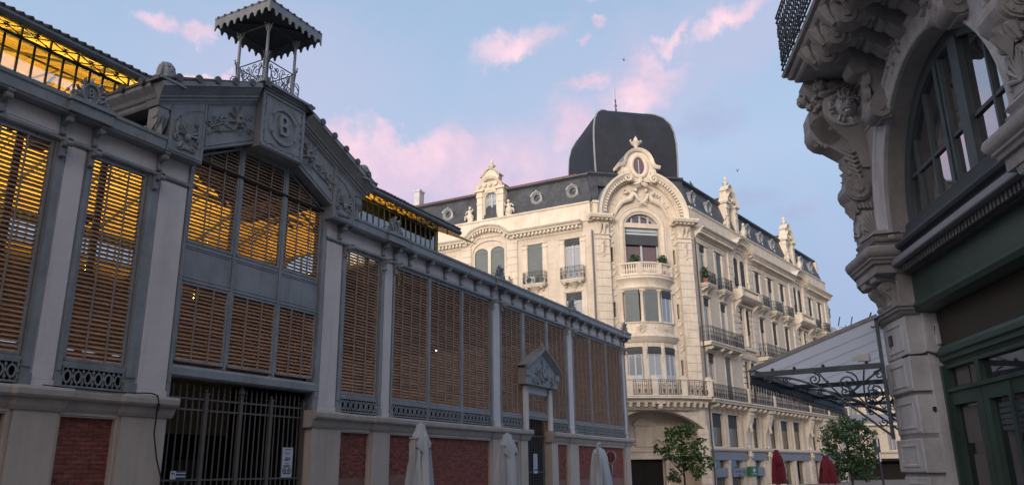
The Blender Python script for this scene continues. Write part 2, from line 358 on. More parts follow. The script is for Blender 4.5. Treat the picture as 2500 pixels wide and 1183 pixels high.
def bez(p0, p1, p2, p3, n=8):
    r = []
    for i in range(n+1):
        t = i/n; a = (1-t)**3; b = 3*t*(1-t)**2; c = 3*t*t*(1-t); d = t**3
        r.append(tuple(a*p0[j]+b*p1[j]+c*p2[j]+d*p3[j] for j in range(len(p0))))
    return r
def frame(p, yaw):
    a = radians(yaw); return Matrix.Translation(Vector((p[0], p[1], 0))) @ Matrix.Rotation(pi/2-a, 4, 'Z')
def at(F, x, o, z, rz=0): return F @ Matrix.Translation(Vector((x, -o, z))) @ Matrix.Rotation(rz, 4, 'Z')
WM = {}
def thing(name, label, cat, M, group=None, **k):
    o = bpy.data.objects.new(name, None); col.objects.link(o); o.empty_display_size = 0.3
    o.matrix_world = M; WM[o] = M.copy(); tag(o, label, cat, group, **k); return o
def tag(o, label=None, cat=None, group=None, kind=None):
    if label: o['label'] = label
    if cat: o['category'] = cat
    if group: o['group'] = group
    if kind: o['kind'] = kind
    return o
def put(name, me, parent=None, M=None, label=None, kind=None):
    o = bpy.data.objects.new(name, me); col.objects.link(o)
    if M is None: M = WM[parent] if parent else Matrix.Identity(4)
    WM[o] = M.copy()
    if parent: o.parent = parent; o.matrix_basis = WM[parent].inverted() @ M
    else: o.matrix_basis = M
    if label: o['label'] = label
    if kind: o['kind'] = kind
    return o
def mk(name, b, m, parent=None, M=None, smooth=False, **k): return put(name, b.mesh(name, m, smooth), parent, M, **k)
def text(name, s, size, depth, m, parent, M, align='CENTER', sx=1.0):
    cu = bpy.data.curves.new(name, 'FONT'); cu.body = s; cu.size = size; cu.extrude = depth; cu.align_x = align; cu.align_y = 'CENTER'; cu.resolution_u = 3
    t = bpy.data.objects.new('tmp', cu); col.objects.link(t); bpy.context.view_layer.update()
    me = bpy.data.meshes.new_from_object(t.evaluated_get(bpy.context.evaluated_depsgraph_get())); bpy.data.objects.remove(t)
    me.transform(Matrix.Rotation(pi/2, 4, 'X') @ Matrix.Diagonal((sx, 1, 1, 1))); me.materials.clear(); me.materials.append(MT[m]); me.name = name
    return put(name, me, parent, M)
# carved ornament helpers -------------------------------------------------
def leaf(b, x, z, L, wd, ang, o0, th=0.03):
    """a curled leaf lying on the wall"""
    a = radians(ang); ux, uz = cos(a), sin(a); vs = []; fs = []
    for i in range(6):
        t = i/5; hw = wd*sin(pi*min(1, t*0.9+0.08)); cx = x+ux*L*t; cz = z+uz*L*t; oo = o0+th*(0.4+1.2*t*t)
        vs += [(cx-uz*hw, o0, cz+ux*hw), (cx, oo+th, cz), (cx+uz*hw, o0, cz-ux*hw)]
    for i in range(5): fs += [(3*i, 3*i+1, 3*i+4, 3*i+3), (3*i+1, 3*i+2, 3*i+5, 3*i+4)]
    b.add(vs, fs)
def scroll(b, x, z, r, a0, turns, o, tr, n=14): b.tube(spiral(x, z, r, a0, turns, n, o), [tr*(1-0.5*i/n) for i in range(n+1)], 5)
def foliage_relief(b, x0, x1, z0, z1, o, seed, s=1.0, cnt=9):
    R = random.Random(seed)
    for i in range(cnt):
        x = R.uniform(x0, x1); z = R.uniform(z0, z1); r = s*R.uniform(0.6, 1.2)
        scroll(b, x, z, 0.11*r, R.uniform(0, 360), R.choice((-1.3, 1.3)), o+0.01, 0.02*s)
        for k_ in range(3): leaf(b, x, z, 0.17*r, 0.035*s, R.uniform(0, 360), o, 0.02*s)
def mask_face(b, x, o, z, s, mane=True):
    b.ball((x, o, z), (0.36*s, 0.30*s, 0.42*s), 10, 8); b.ball((x, o+0.32*s, z-0.02*s), (0.07*s, 0.10*s, 0.13*s), 6, 5); b.ball((x, o+0.36*s, z-0.10*s), (0.12*s, 0.08*s, 0.06*s), 6, 5)
    for d in (-1, 1):
        b.ball((x+d*0.16*s, o+0.27*s, z+0.16*s), (0.15*s, 0.09*s, 0.05*s), 6, 4); b.ball((x+d*0.15*s, o+0.25*s, z+0.05*s), (0.07*s, 0.06*s, 0.05*s), 6, 4)
        b.ball((x+d*0.19*s, o+0.22*s, z-0.12*s), (0.12*s, 0.10*s, 0.11*s), 6, 5); b.tube([(x, o+0.33*s, z-0.17*s), (x+d*0.12*s, o+0.31*s, z-0.16*s), (x+d*0.23*s, o+0.22*s, z-0.24*s)], [0.05*s, 0.05*s, 0.02*s], 5)
    b.ball((x, o+0.26*s, z-0.30*s), (0.14*s, 0.10*s, 0.10*s), 6, 5)
    if mane:
        for i in range(15):
            a = radians(i*24+90); leaf(b, x+0.33*s*cos(a), z+0.38*s*sin(a), 0.26*s, 0.08*s, math.degrees(a)+12*(-1)**i, o-0.02*s, 0.06*s)

# ================================================================== GROUND
g = B(); g.add([(-1500, 1500, 0), (1500, 1500, 0), (1500, -1500, 0), (-1500, -1500, 0)], [(0, 1, 2, 3)])
tag(mk('ground', g, 'asph'), kind='structure')
g = B(); g.box(-30, 60, -110, 40, -0.1, 0.12)
tag(mk('pavement', g, 'pave'), kind='structure')

# ================================================================== MARKET HALL
FM = frame((-4.9376, 19.013), 27.6)
MK = thing('market_hall', 'iron and brick market hall with wooden louvres, grey gable marked B and glowing clerestory', 'market hall', FM)
GC = -1.93                                             # centre of the gate bay
XL, XR = -26.2, 22.45
# --- plinth
piers = [(-26.2, -25.6), (-19.9, -19.1), (-13.6, -12.9), (-6.95, -6.2), (-5.0, -4.03), (0.07, 1.1), (2.42, 3.15), (8.9, 9.75), (10.95, 11.5), (13.55, 14.1), (15.25, 16.15), (21.85, 22.45)]
panels = [(-12.75, -7.05), (-6.12, -5.08), (1.2, 2.34), (3.25, 8.82), (9.85, 10.87), (14.2, 15.17), (16.25, 21.77)]
z0p, z1p = 0.45, 2.63
pl = B(); holes = [(a, b, z0p, z1p) for a, b in panels]
pl.grid(XL, -4.03, 0, 2.78, -0.3, 0.03, holes).grid(0.07, 11.5, 0, 2.78, -0.3, 0.03, holes).grid(13.55, XR, 0, 2.78, -0.3, 0.03, holes)
for a, b in piers: pl.box(a, b, 0.03, 0.09, 0, 2.76)
for a, b in panels:                                    # raised surround
    pl.sweep([(a-0.05, 0.3), (a-0.05, z1p+0.05), (b+0.05, z1p+0.05), (b+0.05, 0.3)], [(-0.035, 0.02), (0.035, 0.02), (0.035, 0.045), (-0.02, 0.05)])
mk('plinth_wall', pl, 'plinth', MK)
cop = B(); prof = [(-0.2, 2.70), (0.05, 2.70), (0.09, 2.76), (0.12, 2.84), (0.13, 2.88), (0.20, 2.90), (0.23, 2.94), (0.235, 3.03), (0.21, 3.08), (-0.2, 3.105)]
for a, b, e0, e1 in ((XL, -4.03, 0, 1), (0.07, 11.5, 1, 1), (13.55, XR, 1, 1)):
    path = [(a-(0.16 if e0 else 0), 0.0)]
    for c, d in piers:
        if c > a-0.1 and d < b+0.1:
            if c > a+0.2: path += [(c-0.06, 0.0), (c, 0.07)]
            else: path = [(a-(0.1 if e0 else 0), 0.07)]
            if d < b-0.2: path += [(d, 0.07), (d+0.06, 0.0)]
            else: path += [(b+0.1, 0.07)]
    cop.planb(path, prof)
mk('plinth_coping', cop, 'coping', MK)
# bricks: individually where the photograph shows the courses, joined elsewhere
bw, bh = 0.235, 0.078
bx = B().box(0, bw-0.012, 0, 0.022, 0, bh-0.012).mesh('brick', 'brick'); hb = B().box(0, bw/2-0.012, 0, 0.022, 0, bh-0.012).mesh('brick', 'brick')
R = random.Random(3); mort = B(); rest = B(); nb = 0
def bricks(a, b, zlo, single):
    global nb
    r = 0; z = z1p-bh
    while z > zlo:
        x = a+0.006-(bw/2 if r % 2 else 0)
        while x < b-0.02:
            xa = max(x, a+0.006); xb = min(x+bw-0.012, b-0.004)
            if xb-xa > 0.03:
                o = -0.075+R.uniform(-0.003, 0.004)
                if single and abs(xb-xa-(bw-0.012)) < 0.002: put('brick', bx, MK, at(FM, xa, o, z)); nb += 1
                elif single and abs(xb-xa-(bw/2-0.012)) < 0.004: put('brick', hb, MK, at(FM, xa, o, z)); nb += 1
                else: rest.box(xa, xb, o, o+0.022, z, z+bh-0.012)
            x += bw
        z -= bh; r += 1
for i, (a, b) in enumerate(panels):
    mort.box(a, b, -0.2, -0.065, z0p, z1p)
    if i == 1: bricks(a, b, 1.45, True)
    elif i == 2: bricks(a, b, 1.5, True)
    elif i == 3: bricks(a, 5.6, 1.55, True); bricks(5.611, b, 1.2, False)
    elif i == 0: bricks(a, b, 1.2, False)
    else: bricks(a, b, 1.3, False)
mk('brick_backing', mort, 'mortar', MK); mk('brick_panel', rest, 'brick', MK, kind='stuff')
# --- columns and iron pilasters
cols_ = [(-26.1, -25.75), (-19.75, -19.35), (-13.3, -12.9), (-6.75, -6.33), (-4.76, -4.06), (0.28, 0.95), (2.77, 3.19), (9.05, 9.58), (15.48, 15.98), (22.12, 22.42)]
csh = B()
for a, b in cols_: csh.box(a, b, -0.25, 0.0, 3.10, 7.43)
for a, b in cols_:
    c = B(); c.box(a+0.03, b-0.03, 0.001, 0.03, 3.22, 7.40).box(a, b, 0.001, 0.045, 3.10, 3.215)
    mk('plaster_column', c, 'plaster', MK)
mk('column_core', csh, 'plaster', MK)
def bracket_mesh(h=0.34, p=0.26, wd=0.085, drop=True):
    b = B(); b.prism([(0, 0), (0.05, 0), (0.07, 0.10), (0.05, 0.17), (0.10, 0.20), (0.19, 0.24), (0.25, 0.31), (p+0.01, h), (0, h)], 'x', -wd/2, wd/2)
    b.tube([(-wd/2-0.015, 0.20, h-0.075), (wd/2+0.015, 0.20, h-0.075)], 0.055, 8); b.tube([(-wd/2-0.012, 0.055, 0.03), (wd/2+0.012, 0.055, 0.03)], 0.035, 8)
    if drop: b.box(-wd/2-0.02, wd/2+0.02, 0, p+0.02, h, h+0.03)
    return b.mesh('bracket', 'iron', True)
brm = bracket_mesh(); brl = bracket_mesh(0.30, 0.11, 0.09)
def pil(a, b): return B().box(a, b, -0.2, 0.02, 3.105, 7.42).box(a+0.02, b-0.02, 0.02, 0.045, 3.4, 7.2).box(a-0.012, b+0.012, 0.0, 0.07, 3.105, 3.30)
ipil = [(-13.5, -13.3), (-12.9, -12.78), (-6.92, -6.75), (-6.33, -6.22), (-5.0, -4.76), (0.95, 1.11), (2.63, 2.77), (3.19, 3.30), (8.92, 9.05), (9.58, 9.68), (15.36, 15.48), (15.98, 16.08), (21.98, 22.12), (22.42, 22.55)]
for a, b in ipil: mk('iron_pilaster', pil(a, b), 'iron', MK)
for a, b in ipil:                                       # little scrolled foot and head
    c = (a+b)/2
    put('bracket', brl, MK, at(FM, c, 0.045, 7.12))
for a, b in ((-4.06, -3.97), (0.13, 0.28)): mk('iron_pilaster', B().box(a, b, -0.25, 0.02, 3.105, 8.2).box(a+0.015, b-0.015, 0.02, 0.04, 3.4, 8.0), 'iron', MK)
# --- frieze, ledge, gutter
fr = B()
for a, b in ((XL, -4.9), (1.0, XR)):
    fr.box(a, b, -0.25, 0.0, 7.53, 8.0)
fr.box(-4.9, -4.06, -0.25, 0.0, 7.53, 8.0).box(0.28, 1.0, -0.25, 0.0, 7.53, 8.0)
mk('frieze', fr, 'plaster', MK)
led = B()
for a, b in ((XL, -4.06), (0.28, XR+0.05)): led.prism([(-0.25, 7.43), (0.04, 7.43), (0.07, 7.46), (0.07, 7.50), (0.03, 7.53), (-0.25, 7.53)], 'x', a, b)
mk('frieze_ledge', led, 'iron', MK)
gut = B(); gp = [(-0.3, 7.90), (0.24, 7.90), (0.26, 7.93), (0.28, 7.95), (0.285, 8.12), (0.31, 8.15), (0.315, 8.21), (0.24, 8.21), (0.20, 8.12), (-0.3, 8.12)]
for a, b in ((XL-0.3, -4.9), (1.02, XR+0.28)): gut.prism(gp, 'x', a, b)
gut.box(XR+0.0, XR+0.28, -6, -0.3, 7.9, 8.21)
mk('gutter', gut, 'iron', MK, label='long dark grey box gutter under the roof edge')
pos = [-7.95, -8.9, -9.85, -10.8, -11.75]+[-6.86, -6.24, -4.92+0.1, 0.78, 2.68, 3.24]+[3.98+0.97*i for i in range(5)]+[8.98, 9.63, 10.55, 11.5, 12.45, 13.4, 14.4, 15.42, 16.03]+[17.0+0.98*i for i in range(5)]+[22.05, 22.5]
for x in pos: put('bracket', brm, MK, at(FM, x, 0.0, 7.545))
panel_m = {}
for x0, x1 in zip(sorted(pos), sorted(pos)[1:]):        # sunk frieze fields between the brackets
    if 0.7 < x1-x0 < 1.3 and not (-6 < x0 < 0.5):
        mk('frieze_field', B().prism(arc((x0+x1)/2, 7.84, (x1-x0)/2-0.10, 0, 180, 8, 0.045)+[(x0+0.10, 7.58), (x1-0.10, 7.58)], 'o', 0.001, 0.012), 'plaster', MK)
# crests: cast cartouche with B on a plinth
def crest(x):
    b = B(); b.box(-0.43, 0.43, -0.25, 0.36, 7.93, 8.13).box(-0.46, 0.46, -0.25, 0.40, 8.131, 8.20).box(-0.36, 0.36, -0.2, 0.3, 8.2, 8.26)
    b.prism([(-0.40, 8.26), (-0.30, 8.34), (-0.2, 8.36), (-0.18, 8.5), (-0.12, 8.62), (0, 8.68), (0.12, 8.62), (0.18, 8.5), (0.2, 8.36), (0.3, 8.34), (0.4, 8.26)], 'o', 0.10, 0.2)
    b.sweep([(0.16*cos(a*pi/8), 8.45+0.19*sin(a*pi/8)) for a in range(17)], [(-0.02, 0.2), (0.02, 0.2), (0.02, 0.24), (-0.02, 0.24)])
    for d in (-1, 1):
        scroll(b, d*0.34, 8.34, 0.07, 90, d*1.2, 0.2, 0.025); scroll(b, d*0.2, 8.62, 0.05, 0, d*1.2, 0.22, 0.02); b.ball((d*0.40, 0.15, 8.39), 0.035, 6, 4)
        leaf(b, d*0.17, 8.31, 0.16, 0.04, 90-d*50, 0.2); leaf(b, d*0.10, 8.6, 0.13, 0.035, 90-d*30, 0.2); leaf(b, d*0.2, 8.45, 0.12, 0.035, 90-d*60, 0.2)
    leaf(b, 0, 8.63, 0.14, 0.05, 90, 0.19); leaf(b, 0, 8.32, 0.12, 0.06, -90, 0.2); b.ball((0, 0.22, 8.29), 0.05, 6, 4)
    o = mk('cresting', b, 'iron', MK, at(FM, x, 0, 0), True)
    text('letter', 'B', 0.26, 0.015, 'iron', o, at(FM, x, 0.215, 8.45), sx=0.8)
for x in (-13.2, -6.55, 2.98, 9.32, 15.73, 22.3): crest(x)
# --- louvred bays
PITCH_S = 0.081
def slat_mesh(wd):
    d, t = 0.048, 0.012
    return B().prism([(d, -0.038), (d-0.004, -0.038-t), (-d, 0.038-t), (-d+0.004, 0.038+0.002)], 'x', 0, wd).mesh('slat', 'slat')
slat_rest = B(); n_slat = 0; slat_c = {}
def louvre(x0, x1, z0, z1, strips, single, topf=None, o=-0.07, parent=None):
    """one framed louvre panel; topf(x) gives the frame's sloping top"""
    global n_slat
    par = parent or MK
    top = topf or (lambda x: z1)
    f = B(); t = 0.045; q = [(x0, z0), (x0, top(x0))]
    n = 6
    if topf: q += [(x0+(x1-x0)*i/n, top(x0+(x1-x0)*i/n)) for i in range(1, n)]
    q += [(x1, top(x1)), (x1, z0), (x0+0.001, z0)]
    f.sweep(q, [(-t, o-0.02), (0, o-0.02), (0, o+0.06), (-t, o+0.06)])
    fo = mk('louvre_frame', f, 'iron', par)
    v = B()
    for i in range(1, strips):
        xc = x0+(x1-x0)*i/strips; v.box(xc-0.013, xc+0.013, o+0.045, o+0.07, z0+0.03, top(xc)-0.03)
    mk('louvre_bar', v, MT['slatbar'], par)
    z = z0+0.085
    while z < max(top(x0), top(x1), top((x0+x1)/2))-0.075:
        a, b = x0+t*0.8, x1-t*0.8
        if topf:
            while a < b and top(a)-0.05 < z: a += 0.03
            while b > a and top(b)-0.05 < z: b -= 0.03
        if b-a > 0.08:
            dz = R.uniform(-0.004, 0.004)
            if single and n_slat < 300:
                key = round(b-a, 2)
                if key not in slat_c: slat_c[key] = slat_mesh(key)
                put('slat', slat_c[key], fo, at(FM, a, o, z+dz)); n_slat += 1
            else:
                d = 0.048; slat_rest.prism([(o+d, z+dz-0.038), (o+d-0.004, z+dz-0.050), (o-d, z+dz+0.026), (o-d+0.004, z+dz+0.040)], 'x', a, b)
        z += PITCH_S
MT['slatbar'] = mat('slat_bar', (0.23, 0.19, 0.17), 0.6, 0, 0.1, 3, 0, 30)
ftop = lambda x: min(8.86, 8.24+(1.99-abs(x-GC))*0.50) if abs(x-GC) > 0.8 else 8.86
louvre(-6.20, -5.02, 3.58, 7.40, 3, True)
louvre(-3.95, -2.68, 6.30, 8.86, 3, True, ftop); louvre(-2.60, -1.26, 6.30, 8.86, 3, True, ftop); louvre(-1.18, 0.10, 6.30, 8.86, 3, True, ftop)
louvre(-3.95, -2.68, 3.84, 5.46, 3, True); louvre(-2.60, -1.26, 3.84, 5.46, 3, True); louvre(-1.18, 0.10, 3.84, 5.46, 3, True)
louvre(1.13, 2.60, 3.58, 7.40, 3, True); louvre(-8.80, -6.94, 3.58, 7.40, 4, True)
for a, b in ((3.31, 5.08), (5.18, 7.0), (7.1, 8.90), (-10.7, -8.9), (-12.75, -10.8), (16.10, 18.0), (18.08, 19.98), (20.06, 21.95)): louvre(a, b, 3.58, 7.40, 4, False)
louvre(9.70, 11.35, 3.58, 7.40, 4, False); louvre(11.55, 13.45, 5.2, 7.40, 4, False); louvre(13.62, 15.34, 3.58, 7.40, 4, False); louvre(11.72, 13.35, 3.74, 4.38, 4, False)
mk('slat', slat_rest, 'slat', MK, kind='stuff')
# mullions, rails, blank metal panels of the gate bay
mu = B()
for x in (-2.64, -1.22): mu.box(x-0.035, x+0.035, -0.12, 0.0, 3.78, 8.86)
for a, b in ((5.08, 5.18), (7.0, 7.1), (-8.9, -8.8), (-10.8, -10.7), (18.0, 18.08), (19.98, 20.06), (11.35, 11.55), (13.45, 13.62)): mu.box(a, b, -0.12, 0.012, 3.11, 7.43)
mu.box(-3.97, 0.13, -0.14, -0.02, 6.22, 6.29)
mk('mullion', mu, 'iron', MK)
for a, b in ((-3.97, -2.67), (-2.61, -1.25), (-1.19, 0.13)):
    p = B(); p.box(a+0.015, b-0.015, -0.1, -0.035, 5.55, 6.21); p.sweep([(a+0.03, 5.57), (a+0.03, 6.19), (b-0.03, 6.19), (b-0.03, 5.57), (a+0.031, 5.57)], [(-0.02, -0.035), (0.02, -0.035), (0.012, -0.02), (-0.012, -0.02)])
    mk('metal_panel', p, 'iron', MK)
mk('lintel', B().box(-4.02, 0.2, -0.3, -0.01, 5.48, 5.54).prism([(-0.3, 3.52), (0.0, 3.52), (0.05, 3.56), (0.05, 3.70), (0.02, 3.76), (-0.3, 3.78)], 'x', -4.03, 0.27), 'iron', MK)
# small upper rails over the side bays
rl = B()
for a, b in ((-6.22, -5.0), (1.11, 2.63), (3.30, 8.92), (-12.78, -6.92), (9.68, 15.36), (16.08, 21.98)): rl.box(a, b, -0.15, -0.0, 7.395, 7.43).box(a, b, -0.15, 0.01, 3.50, 3.57)
mk('rail', rl, 'iron', MK)
# cast iron ring grilles under the louvres
def grille(a, b, n):
    m = B(); m.box(a, b, 0.0, 0.03, 3.13, 3.16).box(a, b, 0.0, 0.03, 3.46, 3.495)
    for x in (a, b-0.02): m.box(x, x+0.02, 0, 0.028, 3.15, 3.47)
    st = (b-a)/n
    for i in range(n):
        c = a+st*(i+0.5); m.sweep([(c+st*0.34*cos(k_*pi/5), 3.31+0.10*sin(k_*pi/5)) for k_ in range(11)], [(-0.014, 0.002), (0.014, 0.002), (0.014, 0.026), (-0.014, 0.026)])
        m.box(c+st*0.5-0.008, c+st*0.5+0.008, 0.002, 0.02, 3.16, 3.46)
        for dz in (-1, 1): m.box(c-0.01, c+0.01, 0.002, 0.02, 3.31+dz*0.125-0.03, 3.31+dz*0.125+0.03); m.ball((c+st*0.5, 0.015, 3.31+dz*0.10), 0.03, 5, 3)
        m.ball((c+st*0.5, 0.02, 3.31), 0.035, 5, 3)
    mk('cast_grille', m, 'iron', MK)
    mk('grille_dark_sheet', B().box(a, b, -0.12, -0.08, 3.11, 3.50), 'dark', MK)  # near-black sheet standing in for the darkness behind the openwork
for a, b, n in ((-6.2, -5.02, 6), (-8.8, -6.95, 9), (-10.7, -8.9, 9), (-12.75, -10.8, 9), (1.13, 2.6, 7), (3.31, 5.08, 8), (5.18, 7.0, 8), (7.1, 8.9, 8), (9.7, 11.33, 7), (13.64, 15.34, 7), (16.1, 18, 9), (18.08, 19.98, 9), (20.06, 21.95, 9)): grille(a, b, n)
# --- side door with pediment
dr = B()
for a, b in ((11.36, 11.54), (13.47, 13.63)): dr.box(a-0.06, b+0.06, 0.013, 0.10, 3.11, 4.66)
mk('door_post', dr, 'plaster', MK)
mk('door_panel', B().box(11.56, 13.45, -0.1, 0.0, 4.42, 4.72), 'plaster', MK)
mk('door_rail', B().box(11.56, 13.45, -0.14, 0.03, 3.58, 3.72).box(11.56, 13.45, -0.12, 0.03, 4.39, 4.44), 'iron', MK)
pd = B(); pe = [(11.05, 4.70), (13.78, 4.70), (13.78, 5.28), (12.42, 5.98), (11.05, 5.28)]
pd.prism(pe, 'o', -0.03, 0.30)
pd.sweep([(10.98, 5.26), (12.42, 6.01), (13.85, 5.26)], [(-0.10, 0.302), (0.07, 0.302), (0.09, 0.40), (0.02, 0.44), (-0.06, 0.36)]); pd.sweep([(10.98, 5.33), (12.42, 6.08), (13.85, 5.33)], [(0.02, -0.05), (0.06, -0.05), (0.06, 0.46), (0.02, 0.46)])
pd.box(11.0, 11.35, 0.301, 0.36, 5.0, 5.22).box(13.5, 13.82, 0.301, 0.36, 5.0, 5.22).ball((12.42, 0.3, 6.27), (0.06, 0.06, 0.10), 8, 6).box(12.36, 12.48, 0.2, 0.38, 6.08, 6.22)
pd.prism(arc(12.52, 5.28, 0.17, 0, 360, 16, 0.25)[:-1], 'o', 0.30, 0.36)
foliage_relief(pd, 11.6, 13.4, 4.85, 5.25, 0.302, 5, 1.15, 15); foliage_relief(pd, 12.0, 13.0, 5.0, 5.6, 0.302, 6, 1.0, 8)
mk('door_pediment', pd, 'iron', MK, smooth=True)
text('letter', 'B', 0.26, 0.012, 'iron', MK, at(FM, 12.52, 0.37, 5.28), sx=0.8)
sd_ = B()
for i in range(14): x = 11.62+i*0.138; sd_.box(x-0.011, x+0.011, -0.2, -0.178, 0.1, 3.5)
for z in (0.3, 1.6, 2.9): sd_.box(11.56, 13.47, -0.21, -0.17, z-0.02, z+0.02)
mk('door_bars', sd_, 'irond', MK)
# --- gable pavilion over the gate
pv = B()
for s_ in (-1, 1):
    fx = lambda d: GC+s_*d
    pv.prism([(fx(2.08), 7.93), (fx(2.95), 7.93), (fx(2.95), 9.02), (fx(2.08), 9.42)], 'o', -0.02, 0.30)             # shell block
    pv.prism([(fx(2.079), 8.27), (fx(0.7), 8.93), (fx(0.7), 10.0), (fx(2.079), 9.40)], 'o', -0.02, 0.27)               # raking panel
    pv.sweep([(fx(2.90), 7.98), (fx(2.90), 8.98), (fx(2.13), 9.33), (fx(2.13), 7.98), (fx(2.899), 7.98)], [(-0.018, 0.30), (0.018, 0.30), (0.01, 0.32), (-0.01, 0.32)])
    pv.sweep([(fx(2.03), 8.37), (fx(2.03), 9.32), (fx(0.75), 9.88), (fx(0.75), 9.02), (fx(2.029), 8.37)], [(-0.018, 0.27), (0.018, 0.27), (0.01, 0.29), (-0.01, 0.29)])
    pv.box(min(fx(2.12), fx(2.36)), max(fx(2.12), fx(2.36)), 0.0, 0.28, 7.85, 7.929) if 0 else None
    pv.sweep([(fx(2.88), 8.62), (fx(2.5), 8.98), (fx(2.15), 9.12)], [(-0.012, 0.30), (0.012, 0.30), (0.012, 0.318), (-0.012, 0.318)])
mk('gable_panel', pv, 'iron', MK)
rk = B(); e0 = 3.28
# raking cornice built as stepped mouldings, profile (d up, o out)
kp = [(0.0, -0.02), (0.0, 0.31), (0.05, 0.33), (0.06, 0.36), (0.10, 0.37), (0.13, 0.42), (0.16, 0.42), (0.20, 0.46), (0.30, 0.56), (0.32, 0.60), (0.42, 0.60), (0.43, -0.02)]
for s_ in (-1, 1):
    P_ = [(GC+s_*e0, 8.80), (GC+s_*0.72, 9.92)]
    if s_ == 1: P_ = P_[::-1]
    rk.sweep(P_, kp)
# returns running back into the roof
for s_, xe in ((-1, GC-e0), (1, GC+e0)):
    pr_ = [(0.0, 8.80), (0.03, 8.84), (0.05, 8.90), (0.09, 8.93), (0.13, 9.0), (0.24, 9.12), (0.26, 9.24), (-0.3, 9.24), (-0.3, 8.80)]
    rk.add(*(lambda n: ([(xe+s_*(d-0.02), o, z) for o in (0.30, -4.0) for d, z in pr_], [tuple(range(n)), tuple(range(n, 2*n))]+[(i, (i+1) % n, n+(i+1) % n, n+i) for i in range(n)]))(len(pr_)))
mk('gable_cornice', rk, 'iron', MK)
gr_ = B()                                               # gable roof sheet with ribs ending in rosettes
for s_ in (-1, 1):
    pts = [(GC+s_*(e0+0.26), 9.20), (GC+s_*0.5, 10.42), (GC+s_*0.5, 10.48), (GC+s_*(e0+0.26), 9.26)]
    gr_.prism(pts, 'o', -4.5, 0.57)
    for i in range(6):
        t = 0.10+i*0.165; x = GC+s_*((e0+0.1)*(1-t)+0.5*t); z = 9.29*(1-t)+10.45*t
        gr_.tube([(x, 0.60, z), (x, -4.4, z)], 0.045, 6); gr_.tube([(x, 0.585, z), (x, 0.64, z)], 0.085, 9)
    for i in range(5):
        o = 0.1-i*0.62; gr_.tube([(GC+s_*(e0+0.22), o, 9.28), (GC+s_*(e0-0.4), o, 9.5)], 0.05, 6); gr_.tube([(GC+s_*(e0+0.26), o, 9.24), (GC+s_*(e0+0.31), o, 9.23)], 0.08, 8)
mk('gable_roof', gr_, 'irond', MK)
